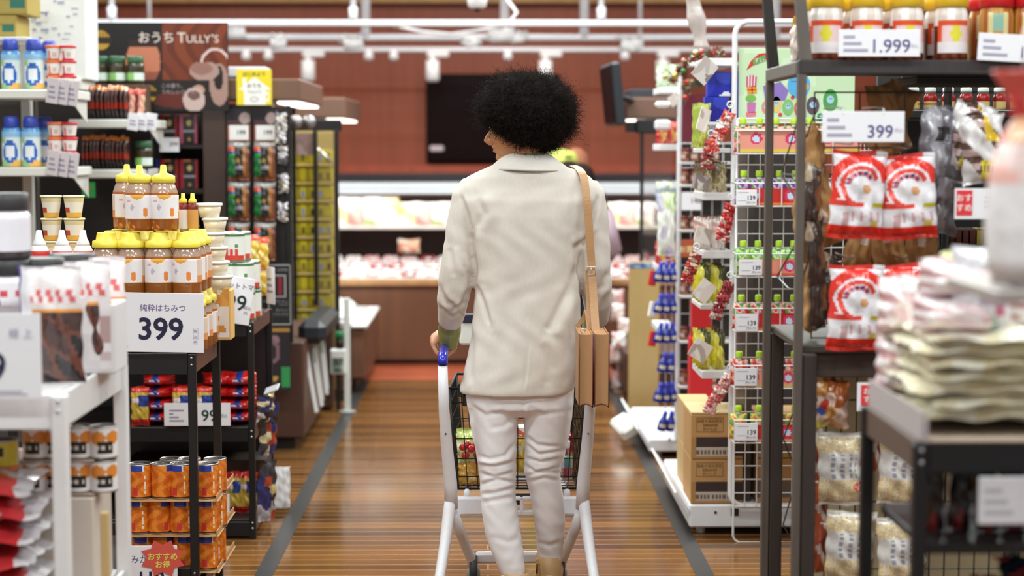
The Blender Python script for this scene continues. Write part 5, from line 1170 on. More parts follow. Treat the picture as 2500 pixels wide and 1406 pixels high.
for px in (558, 706): mb = MB(); mb.span((PX(px, 8.38) - .011, 8.37, PZ(835, 8.4)), (PX(px, 8.38) + .011, 8.4, PZ(258, 8.4)), '#100e10', 'paint', .002); mb.build('end_post', tA, L)
for i, px in enumerate((583, 648)):
    def hd(mb, w, h):
        mb.panel((-w / 2, -.0008, 0), (w, 0, 0), (0, 0, h), 14, 16, lambda u, v: ('#9a4a30' if u < .06 or u > .94 or v < .04 else '#ddd9d6') if v < .5 else '#a08a86' if math.hypot((u - .76) * .8, (v - .72) * 1.1) < .2 and v > .5 else '#7a3030' if .6 < v < .64 else '#29242a', 'paper')
        mb.text('199', (w * .3, -.0015, h * .2), h * .2, '#3a3438', 'paper', align='R', bold=.02)
    card(px - 27, 267, px + 27, 344, 8.36, 'dark header card with white 199 price above the hanging coffee packs, ' + ('left', 'right')[i], extra=hd, name='header_card')
def cbag(u, v):
    if v < .1: return '#5a2a1c' if int(u * 14) % 2 else '#8a4a28'
    if v > .86: return '#8c8684'
    if u > .72: return '#a06a3a' if u < .85 else '#70402c'
    if u < .28: return '#1f6a35' if v < .62 else '#3c9a3a' if v < .68 else '#3a4a9a' if v < .75 else '#c8502c'
    return '#b58a3a' if math.hypot((u - .48) * .6, v - .52) < .06 else '#8c8a92' if .28 < v < .36 and .3 < u < .7 else '#221f20'
mb = MB(); mb.pillow(.105, .185, .035, cbag, 'film', 20, 32, .04, 15, wr=.003); K = Kind(mb.build('drip_coffee_bag'), 'coffee bag')
for j, py in enumerate((440, 538, 636)):
    for i, px in enumerate((585, 648)): K.put((P(px, py, 8.32).x, 8.31, P(px, py, 8.32).z), 'glossy drip coffee bag hooked on case end, ' + ['top', 'middle', 'bottom'][j] + ' row ' + ('left', 'right')[i], 'drip coffee bags on hooks')
for i, (px, py) in enumerate(((688, 300), (686, 330), (690, 380), (692, 450), (690, 520))):
    mb = MB(); mb.pillow(.05, .09, .03, noisefn(['#b0a8ac', '#d9d2d6', '#6a6468', '#e8e2d0', '#8a7a6a'], i, 5, 7), 'film', 8, 10, .05, i, wr=.005); mb.build('clear_wrapped_sweets', loc=P(px, py + 20, 8.34), label='small clear wrapped packet by the case post, ' + ORD[i] + ' from top', cat='packet', group='clear packets by the post')
def mug(mb, w, h):
    mb.panel((-w / 2 + .002, -.0006, .002), (w - .004, 0, 0), (0, 0, h - .004), 30, 30, lambda u, v: '#e6e2de' if (v < .48 and .2 < u < .84) or (.44 < v < .80 and abs(u - .52) < (.80 - v) * 1.3) or (.17 < u < .26 and .4 < v < .78) or (.84 <= u < .95 and .1 < v < .36 and not (u < .9 and .16 < v < .3)) else '#e0ca2c', 'paper')
    mb.text('はじめよう', (0, -.0015, h * .83), h * .13, '#4a4420', 'paper', align='C', bold=.015); mb.text('おうち', (0, -.0015, h * .5), h * .14, '#4c484c', 'paper', align='C', bold=.006); mb.text('TULLY’S', (0, -.0015, h * .34), h * .11, '#8c8890', 'paper', align='C')
    mb.tube([(w * .11 * math.cos(a), -.001, h * .17 + h * .06 * math.sin(a)) for a in [k * .45 for k in range(14)]], .0012, '#6a666c', 'paper', 4, True)
card(578, 170, 663, 257, 8.33, 'yellow square sign with white house shape above the drip coffee', extra=mug, name='yellow_sign', cat='sign', col='#e0ca2c')
mb = MB(); a = P(557, 165, 8.6); b = P(655, 190, 8.6); mb.span((a.x, 8.5, b.z), (b.x, 8.7, a.z), '#cfcad2', 'paint', .005); mb.build('canopy_tray', label='pale flat tray lying on top of the brown canopy', cat='tray')
def bboard(mb, w, h):
    for (x0, x1, z0, z1) in ((-.48, -.45, .02, .98), (.45, .48, .02, .98), (-.48, .48, .02, .035), (-.48, .48, .965, .98)): mb.span((x0 * w, -.0012, z0 * h), (x1 * w, 0, z1 * h), '#b9b2b4', 'paper', .0002)
    mb.span((-.36 * w, -.0012, .46 * h), (.28 * w, 0, .82 * h), '#a8a0a2', 'paper', .0002); mb.span((-.33 * w, -.0018, .48 * h), (.22 * w, -.001, .80 * h), '#241c1e', 'paper', .0002); mb.span((-.05 * w, -.0024, .5 * h), (.1 * w, -.0016, .78 * h), '#8a1c28', 'paper', .0002)
    for k, v in enumerate((.88, .38, .33, .24, .17)): mb.text(('COFFEE', 'ドリップコーヒー', 'バッグ', 'おいしい', 'リラックス')[k], (.36 * w, -.0013, v * h), h * .05, '#a39ca0', 'paper', align='R')
card(655, 643, 710, 796, 8.32, 'black board sign with white border on the end of the case', extra=bboard, name='chalk_sign', cat='sign', col='#1c191b')
def pst(mb, w, h):
    mb.panel((-w / 2 + .002, -.0008, .002), (w - .004, 0, 0), (0, 0, h - .004), 18, 34, lambda u, v: '#2f8a4a' if v < .38 and (u < .3 or u > .72) and v > .05 else '#b58a3a' if v < .38 and math.hypot((u - .5) * .5, v - .2) < .05 else '#7a5a64' if math.hypot((u - .4) * .7, v - .62) < .2 and math.hypot((u - .4) * .7, v - .62) > .12 else '#8a6a70' if math.hypot((u - .5) * .5, v - .8) < .08 else '#a87a34' if v > .94 and u > .4 else '#241a20', 'paper')
card(632, 800, 708, 955, 8.31, 'dark coffee cup poster with green packs low on the case end', extra=pst, name='cup_poster', cat='poster', col='#1c161a')
mb = MB(); mb.span((-.07, -.4, -.06), (.07, .42, .06), '#23272c', 'plastic', .035); mb.build('bumper_pad', loc=(P(758, 815, 8.55).x + .0, 9.0, P(748, 815, 8.55).z), label='dark padded bumper along the display case edge', cat='bumper')
for i in range(5):
    mb = MB(); mb.box((0, 0, -.19), (.022, .0025, .38), '#e2e2e2', 'gloss', .001); mb.box((0, -.0016, -.10), (.014, .001, .1), '#8fa89a' if i % 2 else '#c9ccd0', 'paper', .0003)
    o = mb.build('price_strip', loc=(-.925 + .012 * (i % 2), 8.62 + i * .22, PZ(828 , 8.62) + .0), label='long white price strip hanging off case edge, ' + ORD[i] + ' down the aisle', cat='price strip', group='price strips on the case'); o.rotation_euler = (0, -.17 + .02 * i, math.radians(24))
# yellow packet rack between the two cases
yr = thing('packet_rack', 'tall narrow rack filled with small yellow packets between glass case ends', 'rack', (PX(755, 9.75), 9.8, 0)); L = -Vector(yr.location)
mb = MB(); mb.span((PX(700, 9.7), 9.86, .1), (PX(812, 9.7), 9.9, PZ(320, 9.7)), '#a08a50', 'paint', .003); mb.build('back_panel', yr, L)
for j in range(10): mb = MB(); z = PZ(402 + j * 44, 9.7); mb.span((PX(700, 9.7), 9.68, z - .01), (PX(808, 9.7), 9.86, z), '#b09858', 'paint', .002); mb.build('shelf_board', yr, L)
mb = MB(); mb.span((PX(700, 9.7), 9.68, .02), (PX(808, 9.7), 9.88, PZ(798, 9.7)), '#4c3428', 'paint', .004); mb.build('base', yr, L)
Ks = [Kind(carton(.044, .05, .082, '#c0ac34', (6, 8, lambda u, v, c=c: c if .25 < u < .75 and .2 < v < .7 else '#c9b82e' if v > .3 else '#a8922c'), 'yellow_packet'), 'packet') for c in ('#55482c', '#8a8fae', '#c9b82e', '#7a6a3a')]
for j in range(10):
    for i, px in enumerate((714, 736, 758, 779, 798)):
        Ks[(i * 3 + j * 2 + (i * j) % 3) % 4].put((P(px, 1, 9.71).x, 9.72, PZ(402 + j * 44, 9.7) + .001), 'small yellow packet, ' + pos(i, 5) + ' on ' + ORD[j] + ' tier of packet rack', 'small yellow packets')
card(713, 325, 768, 378, 9.66, 'pale pink picture card above the small yellow packets', extra=lambda mb, w, h: mb.panel((-w / 2, -.0008, 0), (w, 0, 0), (0, 0, h), 6, 5, noisefn(['#a88a84', '#b59a94', '#98807c'], 3, 6, 5)), name='picture_card', cat='card', col='#a88a84')
mb = MB()
for i, px in enumerate((722, 754)):
    mb = MB(); mb.lathe([(.002, -.012), (.03, -.008), (.036, 0), (.03, .006), (.002, .008)], 18, '#a8a4a8', 'metal'); o = mb.build('round_reflector', loc=P(px, 298, 8.62), label='round silver disc under canopy beam, ' + ('left', 'right')[i] + ' of two', cat='disc'); o.rotation_euler = (math.pi / 2, 0, 0)
# display case B
tB = case('display_case', 'second brown canopied display case further down the aisle', PX(846, 10.0), 10.0, 11.15, PZ(238, 10.0), PZ(288, 10.0), .44, PX(700, 10.0), .44, 0, 1, 10.3)
L = -Vector(tB.location)
for px, y0_, y1_ in ((771, 318, 745), (822, 318, 1000)): mb = MB(); mb.span((PX(px, 9.62) - .012, 9.61, PZ(y1_, 9.62)), (PX(px, 9.62) + .012, 9.635, PZ(y0_, 9.62)), '#131112', 'paint', .002); mb.build('end_post', tB, L)
mb = MB(); mb.span((PX(771, 9.62), 9.62, PZ(320, 9.62)), (PX(835, 9.62), 9.66, PZ(292, 9.62)), '#141112', 'paint', .004); mb.build('end_beam', tB, L)
mb = MB(); mb.span((PX(771, 9.64), 9.622, PZ(800, 9.62)), (PX(822, 9.64), 9.626, PZ(320, 9.62)), '#e8dede', 'clear', .001); mb.build('end_glass', tB, L)
mb = MB(); c0 = P(776, 362, 9.6); c1 = P(812, 398, 9.6); mb.tube([c0, c1], .007, '#c9c2c4', 'metal', 8); mb.build('glass_rail', tB, L)
# chest freezer, stand with leaflet box
t = thing('chest_freezer', 'low brown chest freezer with bright white top near meat counter', 'freezer', (-1.1, 10.95, 0)); L = -Vector(t.location)
mb = MB(); mb.span((-1.6, 10.35, .08), (-.735, 11.5, .40), '#6b4634', 'paint', .02); mb.build('body', t, L)
mb = MB(); mb.span((-1.6, 10.33, .40), (-.725, 11.52, .425), '#e8e4e4', 'paint', .008); mb.span((-1.55, 10.4, .425), (-.79, 11.45, .43), '#f2eeee', 'gloss', .002); mb.build('rim', t, L)
mb = MB(); mb.span((-1.58, 10.4, .0), (-.8, 11.45, .08), '#191515', 'paint', .004); mb.build('plinth', t, L)
mb = MB(); mb.pillow(.12, .18, .05, noisefn(['#f4f2f2', '#dfe8e4', '#e9d9dc'], 3), 'film', 8, 8, .06, 3); K = Kind(mb.build('frozen_food_bag'), 'food bag')
for i in range(5): K.put((-.88 - .03 * (i % 2), 10.5 + i * .2, .45), 'white frozen food bag on freezer top, ' + ORD[i] + ' down the aisle', 'frozen bags', rot=(-1.4, 0, .3 * i))
t = thing('leaflet_stand', 'white leaflet stand with green bottle on it beside the chest freezer', 'stand', P(832, 1010, 9.62)); t.location.z = 0; L = -Vector(t.location)
mb = MB(); mb.box((PX(845, 9.62), 9.6, .33), (.035, .02, .64), '#dfe0dc', 'paint', .004); mb.build('pole', t, L)
mb = MB(); mb.box((PX(824, 9.62), 9.6, PZ(880, 9.62)), (.085, .06, .14), '#e0dfdc', 'paint', .006); mb.panel((PX(810, 9.62), 9.566, PZ(905, 9.62)), (.06, 0, 0), (0, 0, .08), 5, 6, noisefn(['#48504c', '#7a8a80', '#b8c0b8'], 4)); mb.build('leaflet_box', t, L)
mb = MB(); mb.lathe([(.03, 0), (.05, .004), (.05, .012), (.02, .018)], 20, '#8f8f8a', 'paint', c=(PX(845, 9.62), 9.6, .0)); mb.build('foot', t, L)
t = thing('soy_sauce_bottle', 'dark bottle with green cap standing on the leaflet stand', 'bottle', (PX(828, 9.62), 9.6, PZ(880, 9.62) + .0705))
mb = MB(); mb.lathe([(.022, 0), (.026, .004), (.026, .045), (.014, .06)], 16, '#2a1a14', 'gloss'); mb.build('bottle_body', t)
mb = MB(); mb.lathe([(.024, .058), (.026, .06), (.026, .095), (.02, .1)], 16, '#1f6a44', 'plastic'); mb.build('bottle_cap', t)
# =============== back: meat counter ===============
YM = 11.75
t = thing('meat_counter', 'long wood fronted refrigerated meat counter across the back wall', 'counter', (0, 12.3, 0)); L = -Vector(t.location)
z0, z1 = PZ(697, YM), PZ(681, YM)
mb = MB(); mb.span((-3.8, YM, .03), (3.8, YM + .06, z0), '#6e4630', 'wallwood', .004); mb.build('front_panel', t, L)
mb = MB(); mb.span((-3.8, YM + .04, 0), (3.8, YM + 1.1, .03), '#1f1714', 'paint', .004); mb.build('plinth', t, L)
mb = MB(); mb.span((-3.8, YM - .03, z0), (3.8, YM + .08, z1), '#b8895e', 'wallwood', .006); mb.build('wood_rail', t, L)
zd = PZ(640, 12.2)
mb = MB(); mb.prism([(-3.8, YM + .08, z1 - .04), (-3.8, YM + .8, zd - .02), (-3.8, YM + .8, zd - .06), (-3.8, YM + .08, z1 - .08)], (7.6, 0, 0), '#4a2220', 'paint'); mb.build('display_deck', t, L)
mb = MB(); mb.span((-3.8, YM + 1.05, .1), (3.8, YM + 1.1, PZ(445, YM + 1.05)), '#4a2e28', 'paint', .004); mb.build('back_panel', t, L)
zs1 = PZ(553, YM + .6)
mb = MB(); mb.span((-3.8, YM + .6, zs1 - .02), (3.8, YM + 1.05, zs1), '#ece8e4', 'paint', .004); mb.build('upper_shelf', t, L)
mb = MB(); mb.span((-3.8, YM + .12, PZ(461, YM + .1)), (3.8, YM + 1.05, PZ(441, YM + .1)), '#d8dae0', 'paint', .006); mb.build('canopy', t, L)
mb = MB(); mb.span((-3.8, YM + .1, PZ(441, YM + .1)), (3.8, YM + 1.08, PZ(428, YM + .1)), '#1d1a20', 'paint', .004); mb.build('canopy_top', t, L)
mb = MB(); mb.span((-3.8, YM + .55, PZ(480, YM + .6)), (3.8, YM + .60, PZ(463, YM + .6)), '#4a2a22', 'paint', .004); mb.build('valance', t, L)
for xx in (-3.8, 3.76): mb = MB(); mb.span((xx, YM, .0), (xx + .04, YM + 1.1, PZ(441, YM + .1)), '#6b4634', 'paint', .004); mb.build('end_panel', t, L)
mb = MB(); mb.span((-3.8, YM + .1, PZ(461, YM + .1) - .035), (3.8, YM + .115, PZ(461, YM + .1)), '#d8dae0', 'paint', .002); mb.build('added_lamp_lip', t, L)  # lip added to shield the tube lamp from floor reflections
for y_, e in ((YM + .16, 20), (YM + .65, 11)):
    area('counter_tube_lamp', (-1.2, y_, PZ(461, YM + .1) - .012 if y_ < YM + .5 else PZ(470, YM + .7)), 5.0, .06, e, (1, .95, .9))
    area('counter_tube_lamp', (2.5, y_, PZ(461, YM + .1) - .012 if y_ < YM + .5 else PZ(470, YM + .7)), 2.2, .06, e * .5, (1, .95, .9))
def tray(col, seed):
    tt = thing('meat_tray', 'x', 'food tray')
    mb = MB(); mb.span((-.06, -.045, 0), (.06, .045, .022), '#f2eef0', 'gloss', .006); mb.build('foam_tray', tt)
    mb = MB(); rn = random.Random(seed)
    for k in range(4): mb.box((-.036 + k * .024, 0, .026 + .004 * (k % 2)), (.03, .07, .022), col, 'gloss', .008)
    mb.build('meat', tt)
    mb = MB(); mb.span((-.02, -.04, .038), (.03, -.01, .0395), '#f4f0f2', 'paper', .0004); mb.build('label_sticker', tt)
    return tt
KT = [Kind(tray(c, i), 'food tray') for i, c in enumerate(('#ecc8c4', '#a04844', '#f4ece8', '#dea8a0'))]
n_ = 0
cols = [812 + k * 46 for k in range(18)]
for j, (py, Y) in enumerate(((672, YM + .17), (640, YM + .42), (604, YM + .68))):
    for i, px in enumerate(cols):
        Kx = KT[(i * 2 + j * 3 + (i * j) % 3) % 4] if j else KT[(i + 1) % 4]
        Kx.put((P(px + (j % 2) * 14, 1, Y).x, Y, z1 - .035 + (Y - YM - .08) / .72 * (zd - z1 + .02) + .015), 'wrapped meat tray, ' + pos(i, 18) + ' in ' + ['front', 'middle', 'back'][j] + ' row of meat counter', 'wrapped meat trays', rz=.12 * math.sin(i * 3 + j), rot=(.38, 0, .12 * math.sin(i * 3 + j)), sc=(1.05, 1, 1.15))
def fb(c1, c2, s):
    mb = MB(); mb.pillow(.13, .17, .06, noisefn([c1, c2, '#f4f0ea', '#f7f4f0'], s, 3, 4), 'film', 8, 10, .04, s, wr=.004); return Kind(mb.build('food_pouch'), 'food pouch')
KF = [fb('#d8cc80', '#e8dcb0', 1), fb('#d8a098', '#e8c8c0', 2), fb('#b8c890', '#d8dcb8', 3), fb('#f2e8e0', '#e8d0a8', 4)]
for i, px in enumerate([822 + k * 42 for k in range(19)]):
    KF[i % 4].put((P(px, 1, YM + .72).x, YM + .74 + .02 * (i % 2), zs1 + .001), 'pale food pouch standing upright on meat counter shelf, ' + pos(i, 19), 'pale food pouches', sc=(1.05, 1, 1.0 + .3 * (i < 4)))
mb = MB(); mb.pillow(.16, .1, .06, noisefn(['#e8c0a0', '#f2e0d0', '#d98a6a'], 3), 'film', 8, 8, .05, 6); mb.build('croquette_pack', loc=(P(995, 1, YM + .6).x, YM + .62, zd + .055), label='large pale pack raised above the other meat trays near her elbow', cat='food pack')
# shoppers at the counter
def shopper(label, px, ytop, Y, shirt, hair, cap=None, turn=0.):
    a = P(px, ytop, Y); H_ = a.z; t = thing('person', label, 'person', (a.x, Y, 0), turn)
    k = H_ / 1.5; mb = MB(); S = '#c99a80'
    def el(c, r): mb.lathe([(.001, -r[2]), (r[0] * .7, -r[2] * .72), (r[0], 0), (r[0] * .72, r[2] * .7), (.001, r[2])], 14, S, 'skin', c=c, sy=r[1] / r[0])
    el((0, 0, 1.39 * k), (.08, .095, .11)); el((0, .03, 1.35 * k), (.055, .06, .075)); mb.tube([(0, .09, 1.37 * k), (0, .112, 1.355 * k)], [.01, .014], S, 'skin', 8)
    mb.tube([(0, 0, 1.33 * k), (0, 0, 1.2 * k)], .048, S, 'skin', 12)
    mb.tube([(0, 0, 1.22 * k), (0, 0, 1.1 * k), (0, 0, .9 * k), (0, 0, .78 * k)], [(.13, .09), (.15, .1), (.12, .09), (.14, .1)], S, 'skin', 16)
    for s in (-1, 1):
        mb.tube([(s * .15, 0, 1.18 * k), (s * .2, .02, .95 * k), (s * .15, .2, .86 * k), (s * .12, .26, .87 * k)], [.042, .034, .026, .02], S, 'skin', 10)
        for f in range(5): mb.tube([(s * (.10 + .012 * f), .25, .87 * k), (s * (.10 + .012 * f), .29 - .004 * abs(f - 2), .865 * k), (s * (.10 + .012 * f), .31 - .004 * abs(f - 2), .845 * k)], .008, S, 'skin', 8)
        mb.tube([(s * .08, 0, .8 * k), (s * .085, .01, .45 * k), (s * .09, 0, .08)], [.075, .05, .035], S, 'skin', 12); mb.tube([(s * .09, -.02, .05), (s * .095, .12, .035)], [.04, .03], S, 'skin', 10)
    fuse(mb, 'body', .011, 4, 'skin', S, t)
    def part(nm, pts, rs, c, m='matte', seg=16): q = MB(); q.tube(pts, rs, c, m, seg); q.build(nm, t)
    q = MB(); q.tube([(0, 0, 1.25 * k), (0, 0, 1.2 * k), (0, 0, 1.08 * k), (0, 0, .9 * k), (0, 0, .72 * k)], [(.07, .06), (.17, .105), (.185, .125), (.165, .12), (.175, .13)], shirt, 'matte', 20)
    for s in (-1, 1): q.tube([(s * .14, 0, 1.2 * k), (s * .205, .02, .95 * k), (s * .165, .16, .88 * k)], [.06, .05, .042], shirt, 'matte', 12)
    q.build('shirt', t)
    q = MB()
    for s in (-1, 1): q.tube([(s * .08, 0, .78 * k), (s * .088, .01, .45 * k), (s * .09, 0, .07)], [.095, .07, .055], '#3a3a48', 'matte', 14)
    q.build('trousers', t)
    for s in (-1, 1): q = MB(); q.tube([(s * .09, -.05, .045), (s * .09, .04, .05), (s * .095, .16, .035)], [.04, .048, .035], '#2c2828', 'leather', 12); q.build('shoe', t)
    if hair: q = MB(); q.lathe([(.05, -.09), (.088, -.05), (.094, .01), (.075, .075), (.03, .108), (.001, .112)], 20, hair, 'hair', c=(0, -.012, 1.40 * k), sy=1.12); q.build('hair', t)
    if cap: q = MB(); q.lathe([(.1, -.02), (.105, .03), (.085, .08), (.001, .1)], 18, cap, 'matte', c=(0, 0, 1.42 * k)); q.build('cap', t)
    return t
shopper('person in dusty pink top with dark hair beyond her shoulder at the meat counter', 1416, 405, 10.35, '#b49aa8', '#2a1d1a')
shopper('person in yellow-green cap and top at meat counter, mostly hidden by the woman', 1372, 372, 10.85, '#b8c070', '#3a2a20', '#b9c45c', .4)
t = shopper('person with reddish brown hair and dark collar beside the yellow-green cap', 1407, 366, 11.38, '#3a2c2c', '#b5765c', None, -.3)
# =============== back right: display case, leaning monitor, plywood board, pink packs ===============
xr = PX(1562, 9.9)
tC = case('display_case', 'brown canopied display case beyond the white gondolas, facing the aisle', PX(1528, 9.9), 9.9, 11.1, PZ(238, 9.9), PZ(290, 9.9), .3, PX(1700, 9.9), .3, 0, -1, None, False)
mb = MB(); mb.span((PX(1535, 10.2), 10.2, PZ(238, 9.9) + .001), (PX(1640, 10.2), 10.9, PZ(216, 10.2)), '#2c2a30', 'paint', .01); mb.build('flat_box', label='flat dark box on top of the far canopied case', cat='box')
mb = MB(); mb.span((PX(1552, 9.9), 9.88, PZ(326, 9.9)), (PX(1640, 9.9), 9.95, PZ(291, 9.9)), '#141214', 'paint', .006); mb.build('end_beam', tC, -Vector(tC.location))
mb = MB(); mb.span((PX(1566, 9.9) - .01, 9.885, .02), (PX(1566, 9.9) + .01, 9.91, PZ(320, 9.9)), '#151314', 'paint', .002); mb.build('end_post', tC, -Vector(tC.location))
mb = MB(); mb.span((PX(1570, 9.9), 9.90, .7), (PX(1640, 9.9), 9.904, PZ(330, 9.9)), '#cfc6c4', 'clear', .001); mb.build('end_glass', tC, -Vector(tC.location))
t = thing('monitor', 'dark monitor tilted toward the aisle on an arm above the far display case', 'monitor', P(1495, 232, 9.75))
mb = MB(); mb.span((-.025, -.25, -.175), (.03, .25, .175), '#23252c', 'plastic', .012); o = mb.build('screen_housing', t); o.rotation_euler = (0, math.radians(-6), math.radians(3))
mb = MB(); mb.span((-.03, -.235, -.16), (-.0255, .235, .16), '#0d0f14', 'screen', .002); o = mb.build('screen', t); o.rotation_euler = (0, math.radians(-6), math.radians(3))
mb = MB(); mb.tube([(.02, 0, 0), (.08, .05, -.02), (.14, .2, -.03)], .018, '#1c1c20', 'plastic', 8); mb.build('arm', t)
mb = MB(); mb.span((PX(1537, 9.5), 9.5, .0), (PX(1612, 9.5), 9.54, PZ(640, 9.5)), '#b39562', 'board', .004); pb = mb.build('plywood_board', label='pale plywood panel standing upright before the far display case', cat='panel')
mb = MB(); mb.panel((PX(1538, 9.5), 9.497, PZ(655, 9.5)), (.16, 0, 0), (0, 0, .03), 16, 3, noisefn(['#4a6a9a', '#a8b4c4', '#3a4a6a', '#8aa0b8'], 5, 14, 3)); mb.build('blue_top_strip', pb)
for i in range(7):
    mb = MB(); mb.pillow(.09, .11, .05, noisefn(['#e0c0bc', '#f0dcd8', '#d89a98', '#f2e8e4'], i, 4, 4), 'film', 8, 8, .05, i)
    mb.build('pink_pack', loc=(P(1519, 1, 10.3).x + .03 * math.sin(i * 2) , 10.35 + .05 * math.cos(i), .02 + .001 + i * .083), label='pale pink pack beside the plywood panel, ' + ['lowest', 'second from bottom', 'third from bottom', 'fourth', 'fifth', 'sixth', 'topmost'][i] + ' of heap', cat='packet', group='pale pink packs heaped')
mb = MB(); mb.span((PX(1500, 10.3), 10.27, 0), (PX(1550, 10.3), 10.45, .02), '#6a4a38', 'paint', .002); mb.build('low_plinth', label='low brown plinth beneath the heap of pale pink packs', cat='plinth')
# =============== right: white gondolas beyond the wooden rack ===============
WG = '#e2dfe2'
def gondola(name, label, x0, x1, y0, y1, base_h, ntop, shelf_z, depth, ys, pd):
    t = thing(name, label, 'shelving', ((x0 + x1) / 2, (y0 + y1) / 2, 0)); L = -Vector(t.location)
    mb = MB(); mb.span((x0, y0, .03), (x1, y1, base_h), WG, 'paint', .006)
    mb.tube([(x0 + .1, y0 - .001, .09), (x0 + .1, y0 - .003, .09)], .006, '#2a2a2a', 'paint', 8); mb.span((x0 + .16, y0 - .002, .075), (x0 + .19, y0, .105), '#1a1a1a', 'paint', .001)
    mb.build('base', t, L)
    for x in (x0 + .05, x1 - .08):
        for y in (y0 + .06, y1 - .06): mb = MB(); mb.tube([(x, y, 0), (x, y, .03)], .018, '#d8d4d6', 'plastic', 10); mb.build('foot', t, L)
    mb = MB(); mb.prism([(x0, y0, base_h - .02), (x0 - .05, y0, base_h + .05), (x0 - .058, y0, base_h + .045), (x0 - .002, y0, base_h - .04)], (0, y1 - y0, 0), WG, 'paint'); mb.build('price_rail', t, L)
    mb = MB(); mb.span((x0 + pd, y0 + .06, base_h), (x0 + pd + .03, ys, ntop), '#4a423e', 'paint', .003); mb.build('back_panel', t, L)
    for z in shelf_z: mb = MB(); mb.span((x0 + .045, y0 + .03, z - .03), (x0 + depth, ys, z), WG, 'paint', .003); mb.build('shelf_board', t, L)
    return t
bz1 = P(1690, 1232, 6.53).z
xg = PX(1690, 6.53)
sz1 = [PZ(y, 6.58) for y in (142, 470, 612, 905)]
g1 = gondola('white_gondola', 'white supermarket gondola with cartons and drink pouches beside the aisle', xg, 2.3, 6.53, 7.5, bz1, PZ(142, 6.6), sz1, .16, 6.86, .215)
g1L = -Vector(g1.location)
xg2 = PX(1588, 8.18)
sz2 = [PZ(y, 8.2) for y in (212, 352, 500, 650, 800)]
g2 = gondola('white_gondola', 'second white gondola further along with tinsel garland on top', xg2, 2.3, 8.18, 9.2, P(1590, 1072, 8.18).z, PZ(212, 8.2), sz2, .13, 8.55, .16)
g2L = -Vector(g2.location)
# end frames: bent tube poles with wire net
def endframe(px, Y, ytop, ybot, par, L, x1):
    x = PX(px, Y); zt_, zb_ = PZ(ytop, Y), PZ(ybot, Y); r = .05
    mb = MB(); pts = [(x1, Y, zt_), (x + r, Y, zt_)] + arc((x + r, Y, zt_ - r), r, 100, 170, 5) + [(x, Y, zt_ - r), (x, Y, zb_ + r)] + arc((x + r, Y, zb_ + r), r, 190, 260, 5) + [(x + r, Y, zb_), (x1, Y, zb_)]
    mb.tube(pts, .0105, '#ebe8ec', 'paint', 10); mb.build('end_frame', par, L)
endframe(1790, 6.48, 52, 1236, g1, g1L, 1.5)
endframe(1657, 8.12, 158, 1090, g2, g2L, 1.35)
# wire panel with baskets in front of gondola 1
net = thing('wire_display', 'white wire mesh display holding rows of squeeze drink pouches', 'display rack', (PX(1950, 6.42), 6.42, 0)); L = -Vector(net.location)
x0, x1 = PX(1798, 6.42), PX(2150, 6.42)
mb = MB(); grid_net(mb, x0, x1, PZ(1240, 6.42), PZ(300, 6.42), 6.435, 12, 28, .0022, '#d8d4d4'); mb.build('wire_panel', net, L)
mb = MB(); zb_, zt_ = PZ(1326, 6.42), PZ(290, 6.42); mb.tube([(x0, 6.42, zt_), (x0, 6.42, zb_ + .03)] + arc((x0 + .03, 6.42, zb_ + .03), .03, 190, 260, 4) + [(x0 + .03, 6.42, zb_), (x1, 6.42, zb_), (x1, 6.42, zt_), (x0, 6.42, zt_)], .0045, '#e6e2e4', 'paint', 8); mb.build('frame_tube', net, L)
rows = [('strawberry', 375), ('grape', 503), ('melon', 674), ('apple', 806), ('cherry', 944), ('orange', 1076)]
tags = [None, (1797, 463, 1848, 502), (1804, 634, 1861, 672), (1797, 767, 1850, 809), (1793, 899, 1848, 942), (1794, 1033, 1850, 1076)]
tierw = ['top', 'second', 'third', 'fourth', 'fifth', 'lowest']
